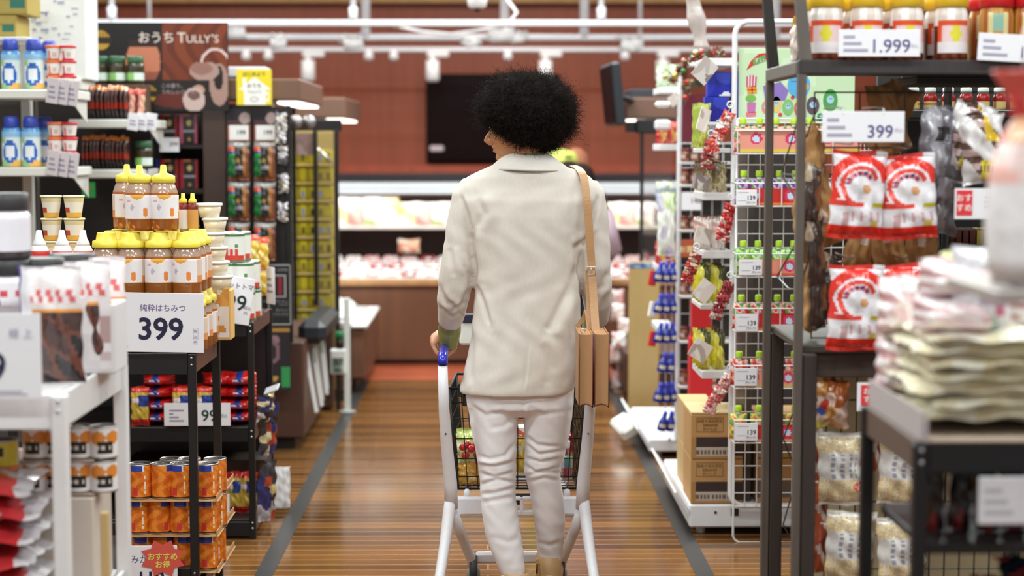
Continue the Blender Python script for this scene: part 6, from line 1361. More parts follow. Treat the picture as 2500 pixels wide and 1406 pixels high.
for j, (kd, py) in enumerate(rows):
    z = PZ(py, 6.36); xe = PX(2100 if j == 0 else 2010, 6.36)
    mb = MB(); xa = PX(1796, 6.33)
    for zz in (z, z + .085): mb.tube([(xa, 6.43, zz), (xa, 6.30, zz), (xe, 6.30, zz), (xe, 6.43, zz)], .003, '#dcd8da', 'paint', 6)
    for k in range(5): mb.tube([(xa + (xe - xa) * k / 4, 6.30, z), (xa + (xe - xa) * k / 4, 6.30, z + .085)], .0025, '#dcd8da', 'paint', 5)
    for k in range(9): mb.tube([(xa + (xe - xa) * k / 8, 6.30, z), (xa + (xe - xa) * k / 8, 6.43, z)], .002, '#dcd8da', 'paint', 5)
    mb.build('wire_basket', net, L)
    pxs = [1818, 1862, 1906, 1950, 1994]
    if j == 0: pxs = [1818, 1858, 1900, 1942, 1984, 2026, 2068]
    for i, px in enumerate(pxs):
        K_POUCH[kd].put((P(px + 4 * math.sin(i * 3 + j), 1, 6.36).x, 6.365, z + .004), 'squeeze pouch with green cap, ' + pos(i, len(pxs)) + ' in ' + tierw[j] + ' wire basket', kd + ' coloured pouches in ' + tierw[j] + ' basket', rz=.15 * math.sin(i * 2 + j))
    c1, c2 = {'strawberry': ('#e89a88', '#d84a44'), 'grape': ('#c8302a', '#e07a3a'), 'melon': ('#e8907a', '#d85a44'), 'apple': ('#c82a2e', '#e0802e'), 'cherry': ('#e89a80', '#d8b060'), 'orange': ('#c8302a', '#e0a070')}[kd]
    w = xe - xa - .02; h = .062 if j else .088
    def trayfn(u, v, c1=c1, c2=c2, w=w):
        k = (u * w / .13) % 1
        if math.hypot((k - .45) * .13, (v - .58) * h) < .022: return '#c9daee' if math.hypot((k - .45) * .13, (v - .55) * h) < .013 else '#d8406a'
        if v < .14: return '#e0c050' if j == 0 else c2
        return c1 if int(u * 90) % 3 else dark(lin8(c1), .92) if False else c1
    mb = MB(); mb.span((0, 0, 0), (w, .003, h), c1, 'paper', .0008); mb.panel((.001, -.0007, .001), (w - .002, 0, 0), (0, 0, h - .002), 70, 14, trayfn, 'gloss')
    mb.build('printed_tray_front', loc=(xa + .01, 6.306, z + .004), label='printed cardboard front of the ' + tierw[j] + ' pouch basket', cat='display tray')
    if tags[j]:
        tx = tags[j]
        card(*tx, 6.29, 'white price card reading 139 on the ' + tierw[j] + ' pouch basket', [('139', .93, .36, .27, '#3a3838', 'R', .014)], extra=both(txt('(税込150)', .93, .16, .1, '#6a6668', 'R'), lines(1, .1, .6, .82, .9, '#c0b4bc'), lines(1, .1, .5, .3, .36, '#c0b4bc')))
# poster of sweets
a = P(1802, 302, 6.50); b = P(2088, 118, 6.50); w = b.x - a.x; h = b.z - a.z
mb = MB(); mb.span((0, 0, 0), (w, .006, h), '#c9ddb8', 'paper', .002)
mb.panel((.002, -.0006, .002), (w - .004, 0, 0), (0, 0, h - .004), 24, 16, lambda u, v: '#cbdfbe' if math.sin(u * 9) * math.sin(v * 7) > .1 else '#c2d8b2', 'paper')
def pz(px, py): return ((px - 1802) / 286 * w, (302 - py) / 184 * h)
def blobp(px, py, rx, ry, c, k=0): x, z = pz(px, py); mb.ngon([(x + rx / 286 * w * math.cos(q * math.pi / 9), -.0012 - .0005 * k, z + ry / 184 * h * math.sin(q * math.pi / 9)) for q in range(18)], c)
def quadp(pts, c, k=0): mb.ngon([(pz(*p)[0], -.0012 - .0005 * k, pz(*p)[1]) for p in pts][::-1], c)
for k in range(7): quadp([(1821 + k * 3.6, 182 + abs(k - 3) * 1.5), (1824.5 + k * 3.6, 182 + abs(k - 3) * 1.5), (1824.5 + k * 3.4, 212), (1821 + k * 3.4, 212)], '#b8486a' if k % 2 == 0 else '#e8c8d0', 1)
quadp([(1822, 212), (1845, 210), (1847, 228), (1824, 230)], '#e0982c', 1); quadp([(1833, 210), (1836, 210), (1837, 229), (1834, 229)], '#c8402a', 2); quadp([(1823, 218), (1846, 217), (1846, 220), (1823, 221)], '#c8402a', 2)
blobp(1832, 240, 13, 9, '#78b050', 1); quadp([(1823, 250), (1845, 250), (1843, 275), (1824, 275)], '#c070a8', 1); quadp([(1820, 275), (1846, 273), (1844, 284), (1822, 286)], '#e07888', 1)
quadp([(1830, 165), (1850, 150), (1872, 148), (1878, 128), (1850, 132), (1832, 148), (1820, 172)], '#c83a30', 1); quadp([(1838, 160), (1868, 148), (1866, 134), (1836, 146)], '#6a9a58', 2)
mb.text('すいーつ', (pz(1840, 152)[0], -.003, pz(1, 152)[1]), h * .07, '#f0ece0', 'paper')
quadp([(1862, 210), (1905, 200), (1925, 222), (1916, 245), (1868, 248)], '#8a70b8', 1); blobp(1950, 208, 28, 32, '#58a8d8', 1); blobp(1968, 212, 7, 6, '#e0a040', 2); quadp([(1930, 198), (1968, 198), (1968, 200), (1930, 200)], '#3a6a98', 2)
for (px, py, rx, ry, c) in ((1870, 262, 11, 16, '#d88a7a'), (1895, 255, 12, 20, '#e0c070'), (1924, 262, 14, 20, '#80b870'), (1950, 265, 11, 18, '#d0605a'), (1985, 258, 16, 22, '#5a4a5a'), (2028, 245, 18, 28, '#4a9a50'), (2005, 285, 9, 9, '#2a8a60')): blobp(px, py, rx, ry, c, 1); blobp(px, py - 2, rx * .5, ry * .35, '#a8c8e0', 2); blobp(px - 2, py - 4, 1.3, 1.8, '#2a2a44', 3); blobp(px + 3, py - 4, 1.3, 1.8, '#2a2a44', 3)
for (px, py) in ((1880, 240), (1935, 238), (1960, 242), (1905, 280)): blobp(px, py, 5, 5, '#d04038', 1)
mb.build('sweets_poster', loc=(a.x, 6.496, a.z), label='pale green poster of cartoon sweets and gifts above the pouch baskets', cat='poster')
# cartons at gondola 1
def cface(u, v):
    if .06 < v < .50 and u > .08: return '#3a2a26' if not (v < .28 and u < .82) else ('#b8a89c' if not (.10 < v < .2 and int(u * 40) % 3) else '#6a5a54')
    return '#b98c58' if v > .5 else '#a87c4a'
def cartonk(w):
    mb = MB(); hh = .172
    mb.span((-w / 2, -.13, 0), (w / 2, .13, hh), '#b98c58', 'paper', .002); mb.panel((-w / 2 + .001, -.1306, .001), (w - .002, 0, 0), (0, 0, hh - .002), 44, 30, cface, 'paper')
    for (u0, u1, v0, v1) in ((.1, .62, .62, .625), (.1, .62, .93, .935), (.1, .105, .62, .93), (.615, .62, .62, .93)): mb.span(((u0 - .5) * w, -.132, v0 * hh), ((u1 - .5) * w, -.1305, v1 * hh), '#5a3c28', 'paper', .0002)
    mb.text('国産大豆の豆乳', ((.36 - .5) * w, -.1315, .83 * hh), .014, '#5a3c28', 'paper', align='C'); mb.text('200ml×24', ((.36 - .5) * w, -.1315, .74 * hh), .014, '#5a3c28', 'paper', align='C', bold=.01); mb.text('おいしさ', ((.36 - .5) * w, -.1315, .65 * hh), .014, '#5a3c28', 'paper', align='C')
    return mb.build('carton')
K = Kind(cartonk(.2), 'carton')
for i in range(2): K.put((xg + .105, 6.67, bz1 + .002 + i * .174), 'brown drinks carton with printed label window, ' + ('lower', 'upper')[i] + ' of corner stack beside aisle', 'brown cartons at the aisle corner')
K2c = Kind(carton(.42, .24, .17, '#a87c4c', (22, 10, lambda u, v: '#6a5a52' if .1 < v < .5 else '#8a98b0' if v < .3 and .4 < u < .5 else '#a87c4c')), 'carton')
for i in range(2): K2c.put((xg + .472, 6.68, bz1 + .002 + i * .174), 'wide brown carton behind the wire mesh, ' + ('lower', 'upper')[i] + ' one', 'wide brown cartons')
mb = MB(); mb.span((xg + .005, 6.545, bz1 + .350), (xg + .2, 6.8, bz1 + .358), '#d8c090', 'paper', .002); mb.build('cardboard_sheet', label='pale cardboard lid lying on the corner carton stack', cat='lid')
K3c = Kind(carton(.12, .28, .17, '#c0a070', (8, 10, lambda u, v: '#c0a070' if (u - .5) ** 2 + (v - .5) ** 2 > .02 else '#4a3a2a')), 'carton')
for i in range(2): K3c.put((xg + .075, 6.98, bz1 + .002 + i * .172), 'side of an opened pale carton behind the corner stack, ' + ('lower', 'upper')[i], 'pale cartons')
# packets on gondola 1 aisle shelves, seen from their ends
def packs(kind, n, z, where, cat_g, y0=6.60, dx=.005, step=.085, cols_=2, xs=.055):
    for j in range(n):
        for i in range(cols_):
            kind.put((xg + .055 + i * xs + dx, y0 + j * step, z + .001), where + (', outer' if i == 0 else ', inner') + ' column ' + ORD[j] + ' along shelf', cat_g, rz=.1 * math.sin(i + j * 2))
def pk(w, h, d, cols, s, name='packet', grid=(4, 5)):
    mb = MB(); mb.pillow(w, h, d, noisefn(cols, s, *grid), 'film', 10, 14, .04, s, wr=.003); return Kind(mb.build(name), 'packet')
KYEL = pk(.05, .145, .035, ['#d8cc3a', '#e0d860', '#b8a82c', '#5a5a30'], 1, 'yellow_snack_packet'); KKHA = pk(.05, .115, .035, ['#8a7a58', '#b8a884', '#6a5a44', '#d0c4a8'], 2, 'khaki_snack_packet')
KPUR = pk(.055, .15, .035, ['#5a4a9a', '#8a7ab8', '#c8c0e0'], 3, 'purple_packet'); KLIM = pk(.05, .17, .04, ['#a8b850', '#c8d060', '#d8dc90'], 4, 'lime_packet'); KWHI = pk(.05, .12, .035, ['#d8c8c0', '#e8dcd8', '#b88a88', '#d0a8a0'], 5, 'pale_packet')
packs(KLIM, 3, sz1[1] + .17, 'lime green packet on upper aisle-side shelf', 'lime packets', dx=-.005, cols_=1)
z_ = sz1[1]
mb = MB(); mb.span((xg + .04, 6.6, z_ + .15), (xg + .155, 6.86, z_ + .169), WG, 'paint', .003); mb.build('slim_shelf', label='slim white shelf between packet tiers on the near white gondola', cat='shelf')
packs(KKHA, 3, sz1[1], 'khaki snack packet on second aisle-side shelf', 'khaki packets'); packs(KWHI, 3, sz1[2], 'pale snack packet on third aisle-side shelf', 'pale packets'); packs(KYEL, 3, sz1[3] + .0, 'yellow snack packet on lowest aisle-side shelf', 'yellow packets low')
mb = MB(); zq = PZ(742, 6.6); mb.span((xg + .04, 6.57, zq - .02), (xg + .155, 6.86, zq), WG, 'paint', .003); mb.build('slim_shelf', label='slim white shelf under the middle yellow snack packets', cat='shelf')
packs(KYEL, 3, zq, 'yellow snack packet on middle aisle-side shelf', 'yellow packets middle', y0=6.62)
KB = Kind(carton(.09, .05, .095, '#2a34b0', (8, 8, noisefn(['#2a34b0', '#3a48c8', '#e0e0f0', '#2028a0'], 4, 3, 3)), 'blue_box'), 'box')
mb = MB(); zB_ = PZ(298, 6.62); mb.span((xg + .05, 6.58, zB_ - .012), (xg + .26, 6.75, zB_), WG, 'paint', .002); mb.build('slim_shelf', label='slim white shelf carrying glossy deep blue boxes', cat='shelf')
for i, (dx, dz) in enumerate(((.10, 0), (.2, 0), (.11, .096), (.205, .096))):
    KB.put((xg + dx, 6.64, zB_ + .001 + dz * .9 if False else zB_ + .001 + dz), 'glossy deep blue box left of the sweets poster, ' + ('lower', 'upper')[i // 2] + ' ' + ('outer', 'inner')[i % 2], 'blue boxes')
for i, px in enumerate((1706, 1722)):
    KPUR.put((P(px, 1, 6.9).x + .02, 6.9, PZ(298, 6.9) - .09), 'purple packet behind the deep blue boxes, ' + ('outer', 'inner')[i], 'purple packets')
# slanted price flags and hanging strips
def flag(px, py, Y, w, h, tilt, rz, label, cols=('#cfc4c0', '#d8d0cc', '#a89890'), name='price_flag', cat='price flag', seed=1):
    mb = MB(); mb.span((-w / 2, -.0015, -h), (w / 2, .0015, 0), cols[0], 'gloss', .0005); mb.panel((-w / 2, -.0022, -h), (w, 0, 0), (0, 0, h), 12, 12, noisefn(list(cols), seed, 5, 4), 'gloss')
    o = mb.build(name, loc=P(px, py, Y), label=label, cat=cat); o.rotation_euler = (0, math.radians(tilt), math.radians(rz)); return o
for i, (px, py, w, h, t_, rz) in enumerate(((1715, 428, .07, .055, 12, 20), (1722, 556, .07, .06, 18, 25), (1735, 690, .065, .08, 38, 10), (1722, 835, .075, .075, 32, 10), (1738, 150, .07, .09, 40, 15), (1725, 265, .05, .09, 20, 35), (1640, 232, .06, .05, -35, 20))):
    flag(px, py, 6.52 if i < 6 else 8.1, w, h, t_, rz, 'pale plastic price flag sticking out from white shelves, ' + ORD[i] + ' one', ('#b8aaa6', '#cfc6c2', '#8a7a78') if i in (0, 4) else ('#e0d4cc', '#ece4e0', '#b8a8a0'), seed=i)
def sachet_strip(px, py0, py1, dx, Y, cols, label, n=6, seed=0):
    p0, p1 = P(px, py0, Y), P(px + dx, py1, Y)
    t = thing('snack_strip', label, 'snack strip', p0)
    for k in range(n):
        mb = MB(); mb.pillow(.05, (p0.z - p1.z) / n * 1.25, .02, noisefn(list(cols), seed + k, 3, 3), 'film', 8, 10, .06, k + seed, wr=.003)
        o = mb.build('sachet', t); q = (p1 - p0) * ((k + 1) / n); o.location = q + Vector((.004 * math.sin(k * 3), .006 * (k % 2), 0)); o.rotation_euler = (.15 * math.sin(k), math.atan2(-(p1.x - p0.x), (p0.z - p1.z)) * -1 * -1, .3 * math.sin(k * 2))
    mb = MB(); mb.tube([(0, -.012, .03), (0, 0, .015), p1 - p0], .0015, '#e8e8e8', 'plastic', 5); mb.tube([(.012 * math.cos(a * .8), -.01, .03 + .012 * math.sin(a * .8)) for a in range(8)], .003, '#eceaec', 'plastic', 6, True); mb.build('hanger_strip', t)
for i, (px, a0, a1, dx, cs) in enumerate(((1782, 275, 375, -48, ('#c83a34', '#e8d8d4', '#d86a60')), (1784, 500, 590, -24, ('#c02028', '#d84038', '#e8c8c0')), (1782, 690, 780, -38, ('#8a1c28', '#b8303a', '#c8b0a8')), (1782, 915, 1010, -56, ('#d86a6c', '#e8b0a8', '#f0e0dc')), (1735, 345, 415, -10, ('#a83a34', '#8a2a2c', '#d0b8a8')), (1700, 620, 690, -25, ('#c8302c', '#d8b8a0', '#a83030')))):
    sachet_strip(px, a0, a1, dx, 6.44 if i < 4 else 6.5, cs, 'strip of red foil sachets clipped to the white gondola, ' + ['uppermost by blue boxes', 'second by khaki packets', 'third by yellow packets', 'lowest above the cartons', 'short one below the maroon board', 'one by the red board'][i], seed=i * 7)
# display boards seen between the gondolas
mb = MB(); mb.span((PX(1690, 7.62), 7.6, PZ(1010, 7.6)), (PX(1738, 7.62), 7.66, PZ(738, 7.6)), '#b8181c', 'paper', .003); mb.span((PX(1686, 7.62), 7.58, PZ(1010, 7.6) - .3), (PX(1742, 7.62), 7.68, PZ(825, 7.6)), '#c01c20', 'paper', .003); mb.build('red_board', label='tall red cardboard display between the two white gondolas', cat='display board')
mb = MB(); mb.prism([(PX(1663, 8.0), 7.98, PZ(345, 8)), (PX(1718, 8.0), 7.98, PZ(345, 8)), (PX(1722, 8.0), 7.98, PZ(228, 8)), (PX(1680, 8.0), 7.98, PZ(232, 8)), (PX(1664, 8.0), 7.98, PZ(262, 8))], (0, .01, 0), '#6a2030', 'paper'); mb.build('maroon_board', label='dark maroon picture board on the end of the farther gondola', cat='board')
# gondola 2 end net and shelves with jars
mb = MB(); grid_net(mb, PX(1662, 8.1), PX(1790, 8.1), PZ(1060, 8.1), PZ(350, 8.1), 8.1, 5, 12, .003, '#c8c4c6'); mb.build('wire_panel', g2, g2L)
for py in (395, 450, 560, 720, 830, 940): mb = MB(); z = PZ(py, 8.05); mb.span((PX(1662, 8.0), 8.0, z - .012), (PX(1800, 8.0), 8.09, z), '#cfcaca', 'paint', .002); mb.build('end_shelf', g2, g2L)
mb = MB(); mb.span((PX(1662, 8.15), 8.13, PZ(1060, 8.1)), (1.6, 8.17, PZ(350, 8.1)), '#2e2624', 'paint', .003); mb.build('end_panel', g2, g2L)
KJ = Kind(jar(.02, .062, '#eee', '#7a2a2a', lambda a, z: '#8a5a44' if z < .3 or z > .7 else '#c8a8a0' if a < .5 else '#6a3a34', .012, 'small_jar'), 'jar')
for j, py in enumerate((395, 450, 560, 720, 830, 940)):
    for i, px in enumerate((1676, 1700, 1724, 1748)):
        KJ.put((P(px, 1, 8.04).x, 8.045, PZ(py, 8.05) + .001), 'small brown jar with red lid, ' + pos(i, 4) + ' on ' + tierw[j] + ' end shelf of farther gondola', 'small brown jars', rz=.5 * i, sc=(1, 1, 1 + .2 * (j % 2)))
card(1664, 470, 1712, 513, 7.97, 'small white price card among the brown jars on farther gondola', [('148', .75, .4, .3, '#5a585c', 'C', .01)])
card(1664, 585, 1705, 628, 7.97, 'brown and yellow shelf card below the jars on farther gondola', [('お買得', .5, .3, .3, '#f0d8a0', 'C', .01)], col='#a85030')
# gondola 2 aisle shelves: mixed packets, blue bottles on strips
zz2 = sz2
KG = [pk(.06, .11, .04, c, s, 'mixed_packet') for s, c in enumerate((['#c83a34', '#e8c060', '#d86a5a'], ['#e8e4e0', '#c8d8b8', '#a8c090'], ['#d8a890', '#e8dcd4', '#b88a7a'], ['#d8d8d0', '#e8e8d0', '#a8b8c8']))]
for j in range(4):
    for i in range(4):
        KG[(j + 1) % 4 if j != 1 else 0].put((xg2 + .07 + .05 * (i % 2), 8.26 + (i // 2) * .12, zz2[j] + .001), 'mixed snack packet on ' + tierw[j] + ' aisle shelf of farther gondola, ' + ('outer', 'inner')[i % 2] + (' near', ' far')[i // 2], 'packets on farther gondola', rz=.2 * i)
for i, (py, c) in enumerate(((255, '#ece8ea'), (305, '#e6e2e4'))):
    mb = MB(); mb.box((0, 0, 0), (.075, .05, .05 if i else .03), c, 'gloss', .012); mb.build('white_blister_pack', loc=(xg2 + .05, 8.14, PZ(py, 8.14)), label='rounded white blister pack on farther gondola end, ' + tierw[i] + ' one', cat='pack')
mb = MB(); mb.pillow(.085, .3, .05, noisefn(['#cfe0b0', '#e6ecd8', '#d0c8dc', '#f0f0ea'], 3, 4, 7), 'film', 14, 20, .04, 2); mb.build('tall_clear_bag', loc=(P(1632, 1, 8.0).x, 8.02, PZ(625, 8.0)), label='tall clear green-white bag hanging above the blue bottles', cat='bag')
def bluebot():
    t = thing('blue_bottle', 'x', 'bottle')
    mb = MB(); mb.lathe([(.004, -.075), (.019, -.072), (.021, -.065), (.021, -.03), (.012, -.008), (.009, 0)], 16, '#1c2c9c', 'gloss', colfn=lambda a, z: '#18268e' if z < .22 or z > .5 or abs(a - .5) > .12 else '#c8c0a8', sub=4); mb.build('bottle_body', t)
    mb = MB(); mb.lathe([(.010, -.001), (.011, .001), (.010, .018), (.004, .022)], 14, '#2a3cc0', 'plastic'); mb.build('bottle_cap', t)
    return t
K = Kind(bluebot(), 'bottle')
KR = Kind(carton(.035, .02, .07, '#c83028', None, 'red_sachet'), 'sachet'); KWt = Kind(carton(.035, .02, .07, '#e6e2de', None, 'white_sachet'), 'sachet')
for j, py in enumerate((642, 718, 790, 862, 935, 1005)):
    xs_ = (1612, 1628, 1644) if j not in (3, 5) else (1622, 1640)
    for i, px in enumerate(xs_):
        p = P(px, py + 8 + 3 * math.sin(i), 7.98); K.put((p.x, 7.96 + .03 * i, p.z), 'small blue bottle on hanging strip, ' + ['top', 'second', 'third', 'fourth', 'fifth', 'lowest'][j] + ' cluster ' + (pos(i, len(xs_)) if len(xs_) == 3 else ('left', 'right')[i]), 'small blue bottles', rot=(0, .25 - .12 * i, .3 * i))
    if j < 3:
        p = P(1590, py + 55, 8.0); (KR if j != 1 else KWt).put((p.x, 8.0, p.z), ('red', 'white', 'red')[j] + ' sachet beside the ' + ['top', 'second', 'third'][j] + ' blue bottle cluster', None, rot=(0, .2, .3))
mb = MB()
for px in (1625, 1640): mb.tube([P(px, 630, 8.03), P(px, 1010, 8.03)], .002, '#d8d4d6', 'plastic', 5)
mb.tube([P(1615, 640, 8.03), P(1655, 628, 8.10)], .003, '#d8d4d6', 'plastic', 5)
mb.build('hanging_strip', label='clear plastic strip carrying the clusters of small blue bottles', cat='strip')
mb = MB(); mb.box((0, 0, 0), (.1, .16, .07), '#ecece8', 'film', .015); o = mb.build('paper_bundle', loc=(xg2 - .09, 8.5, .14), label='white paper bundle leaning on the farther gondola base', cat='paper'); o.rotation_euler = (.3, -.5, .2); o.location.z = .1
# garland of tinsel and baubles
g = thing('christmas_garland', 'red and green tinsel garland with gold baubles along the top of gondolas', 'garland', P(1690, 170, 7.8)); GL = -Vector(g.location)
path = [P(*q) for q in ((1640, 200, 7.9), (1650, 178, 7.95), (1668, 160, 7.9), (1690, 140, 7.8), (1715, 130, 7.7), (1745, 125, 7.6), (1762, 132, 7.5))]; path2 = [P(*q) for q in ((1668, 160, 7.9), (1672, 190, 7.9), (1676, 215, 7.9), (1674, 235, 7.9))]
rn = random.Random(4)
for nm, pa in (('tinsel', path), ('tinsel', path2)):
    mb = MB()
    for k in range(520 if pa is path else 260):
        s = rn.uniform(0, len(pa) - 1.001); i = int(s); c = pa[i].lerp(pa[i + 1], s - i); d = Vector((rn.gauss(0, 1), rn.gauss(0, 1), rn.gauss(0, 1))).normalized() * rn.uniform(.012, .03)
        mb.tube([c, c + d], .0022, ('#2a5a2c', '#8a1c20', '#b02a28', '#3a6a34')[k % 4], 'gloss', 4)
    mb.build(nm, g, GL)
for i, (px, py, Y, c, r) in enumerate(((1648, 185, 7.85, '#d8c068', .018), (1698, 129, 7.7, '#e6d890', .012), (1712, 128, 7.62, '#c02428', .012), (1668, 146, 7.82, '#e0b8a0', .008), (1676, 200, 7.85, '#c02c2c', .012), (1672, 238, 7.85, '#b82828', .012), (1624, 187, 7.9, '#e0c878', .013), (1668, 172, 7.84, '#3a9a58', .011))):
    mb = MB(); mb.lathe([(.001, -r), (r * .7, -r * .7), (r, 0), (r * .7, r * .7), (.001, r)], 14, c, 'metal' if i in (0, 1, 6) else 'gloss', c=P(px, py, Y)); mb.build('bauble', g, GL)
mb = MB()
for k in range(7): mb.pillow(.03, .05, .03, noisefn(['#2a2420', '#c8a850', '#4a3a20'], k), 'film', 4, 5, .05, k); 
for nm, px, py, Y, label in (('gold_box', 1700, 205, 8.05, 'small gold and black box on the top shelf under the garland'),):
    mb = MB(); mb.span((-.1, -.03, 0), (.06, .03, .035), '#3a3020', 'gloss', .003); mb.panel((-.1, -.0305, 0), (.16, 0, 0), (0, 0, .035), 18, 5, noisefn(['#2a2420', '#c8a850', '#4a3a20', '#d8c890'], 2, 14, 3)); mb.build(nm, loc=(P(px, 1, Y).x, 8.3, sz2[0] + .001), label=label, cat='box')

# =============== right: dark wooden rack in front ===============
XW = PX(1955, 4.3); zw = PZ(146, 4.3); zdsk = PZ(845, 4.3); DW = '#3f3630'
t = thing('wooden_rack', 'dark wooden rack with a top shelf of jars and hanging snack bags', 'rack', (1.3, 4.55, 0)); L = -Vector(t.location); WR = L
xw1 = 1.95
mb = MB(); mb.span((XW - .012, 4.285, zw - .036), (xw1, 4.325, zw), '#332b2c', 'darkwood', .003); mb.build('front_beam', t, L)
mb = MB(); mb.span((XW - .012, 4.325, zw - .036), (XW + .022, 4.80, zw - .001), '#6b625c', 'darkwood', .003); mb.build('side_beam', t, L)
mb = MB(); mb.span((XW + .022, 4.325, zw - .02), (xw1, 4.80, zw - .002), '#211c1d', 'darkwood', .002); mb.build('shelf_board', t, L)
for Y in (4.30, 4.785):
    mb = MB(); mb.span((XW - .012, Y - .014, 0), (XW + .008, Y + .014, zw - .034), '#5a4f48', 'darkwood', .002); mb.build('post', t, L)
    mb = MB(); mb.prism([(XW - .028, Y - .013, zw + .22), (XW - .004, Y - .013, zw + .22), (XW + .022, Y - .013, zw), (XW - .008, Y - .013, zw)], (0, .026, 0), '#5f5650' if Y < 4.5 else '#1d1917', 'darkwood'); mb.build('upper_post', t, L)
    mb = MB(); mb.span((XW + .010, Y - .02, 0), (XW + .044, Y + .02, zdsk - .02), '#352b27', 'darkwood', .003); mb.build('desk_leg', t, L)
mb = MB(); mb.span((XW + .012, 4.315, zdsk - .022), (1.95, 4.82, zdsk), '#4d443e', 'darkwood', .004); mb.build('desk_top', t, L)
mb = MB(); mb.span((XW + .045, 4.33, zdsk - .085), (1.95, 4.345, zdsk - .022), '#4a3a32', 'darkwood', .003); mb.build('apron', t, L)
mb = MB(); q = P(2330, 195, 4.7); mb.span((PX(2200, 4.6), 4.45, PZ(204, 4.5)), (1.95, 4.75, PZ(186, 4.5)), '#1c1818', 'darkwood', .003); mb.build('under_rail', t, L)
# diagonal wire brackets on the side
mb = MB()
for (p, q) in (((1955, 270, 4.4), (1908, 425, 4.6)), ((1908, 425, 4.6), (1940, 480, 4.5)), ((1990, 275, 4.35), (1945, 400, 4.5)), ((1940, 600, 4.5), (1897, 675, 4.6)), ((1897, 675, 4.6), (1925, 705, 4.5)), ((1908, 425, 4.6), (1950, 427, 4.4)), ((2010, 530, 4.4), (1955, 690, 4.4)), ((1897, 675, 4.6), (1955, 678, 4.4)), ((1935, 1010, 4.6), (1912, 1070, 4.6)), ((1912, 1070, 4.6), (1935, 1130, 4.6)), ((1935, 1200, 4.6), (1912, 1280, 4.6)), ((1912, 1280, 4.6), (1938, 1330, 4.6))):
    mb = MB(); mb.tube([P(*p), P(*q)], .0022, '#5a5554', 'metal', 5); mb.build('wire_brace', t, L)
mb = MB(); grid_net(mb, PX(1985, 4.46), 1.9, zdsk + .001, PZ(225, 4.46), 4.46, 9, 9, .0022, '#4a4644'); mb.build('wire_net', t, L)
mb = MB(); grid_net(mb, PX(1988, 4.5), 1.9, .1, PZ(895, 4.5), 4.5, 26, 9, .0022, '#2c2828'); mb.build('wire_net', t, L)
# jars on the rack
def sjar(u_, lab2):
    def fn(a, z):
        d = abs(a - .5)
        if d < .2 and .1 < z < .70:
            if z < .3: return '#e6dcde'
            if z > .62: return '#d8502c'
            if ((a - .49) / .07) ** 2 + ((z - .5) / .12) ** 2 < 1: return '#ddd040'
            return '#e2542c' if d > .16 else '#e8c8cc'
        if z > .62: return '#d8c8c0' if math.sin(a * 40) > -.3 else '#efe6e2'
        return '#5a2418' if math.sin(a * 60 + z * 9) > 0 else '#7a3a20'
    return fn
def bigjar(lid, fn):
    t = thing('snack_jar', 'x', 'jar')
    mb = MB(); mb.lathe([(.038, 0), (.042, .006), (.042, .115), (.038, .132), (.036, .137)], 40, '#fff', 'gloss', colfn=fn, sub=8, sy=1.); mb.build('jar_body', t)
    mb = MB(); mb.lathe([(.040, .134), (.043, .136), (.043, .17), (.038, .176), (.001, .176)], 26, lid, 'plastic'); mb.build('jar_lid', t)
    return t
KJY = Kind(bigjar('#e0b428', sjar(0, 0)), 'jar'); KJR = Kind(bigjar('#c81c22', lambda a, z: '#d8c890' if abs(a - .47) < .1 and .45 < z < .88 and not abs(a - .47) < .055 else '#8ab0a0' if abs(a - .47) < .06 and .5 < z < .85 else '#c08a40' if math.sin(a * 30) > -.2 else '#a85a2c'), 'jar')
for r_ in range(2):
    for i, px in enumerate((2020, 2118, 2216, 2324)): KJY.put((P(px, 1, 4.38).x, 4.385 + .1 * r_, zw + .001), 'jar of brown snacks with yellow lid, ' + pos(i, 4) + (' of front row', ' of row behind')[r_] + ' on wooden rack', 'yellow lidded snack jars', rz=.1 * i - .15)
    for i, px in enumerate((2435, 2515)): KJR.put((P(px, 1, 4.38).x, 4.385 + .1 * r_, zw + .001), 'golden snack jar with red lid, ' + ('inner', 'outer')[i] + (' of front row', ' of row behind')[r_] + ' on wooden rack', 'red lidded snack jars', rz=.1 * i)
mb = MB(); mb.pillow(.1, .13, .03, noisefn(['#e8d8d0', '#d8a83a', '#c8502c', '#ece4e0'], 5, 3, 5), 'film', 10, 14, .04, 3); o = mb.build('leaning_snack_bag', loc=(PX(1912, 4.65), 4.62, zw + .0), label='pale printed snack bag at the end of the rack top shelf', cat='snack bag'); o.rotation_euler = (0, .1, 1.1); o.location.x = XW + .045
def rackcard(extra_txt, nm=''): return both(lines(3, .06, .36, .18, .92, '#a8a2b8'), *extra_txt)
card(2047, 72, 2247, 138, 4.27, 'white price card reading 1.999 before the yellow-lidded jars', [('1.999', .88, .16, .5, '#5a5088', 'R', .006)], extra=rackcard([txt('税込', .93, .35, .1, '#b0a8c0', 'C')]))
card(2385, 85, 2590, 152, 4.27, 'white price card before the red-lidded jars, cut by the picture edge', [('1.999', .90, .17, .42, '#5a5088', 'R', .006)], extra=rackcard([]), tilt=3)
_c399 = card(2007, 272, 2209, 347, 4.24, 'white price card reading 399 above the red swirl snack bags', [('399', .86, .15, .42, '#5a5088', 'R', .012)], extra=rackcard([txt('税込', .93, .35, .1, '#b0a8c0', 'C')]))
for dx in (-.05, .05):
    mb = MB(); mb.tube([(dx, .002, .066), (dx, .002, .082), (dx, .10, .088), (dx, .245, .088)], .0025, '#c8c8cc', 'metal', 6); mb.build('clip', _c399)
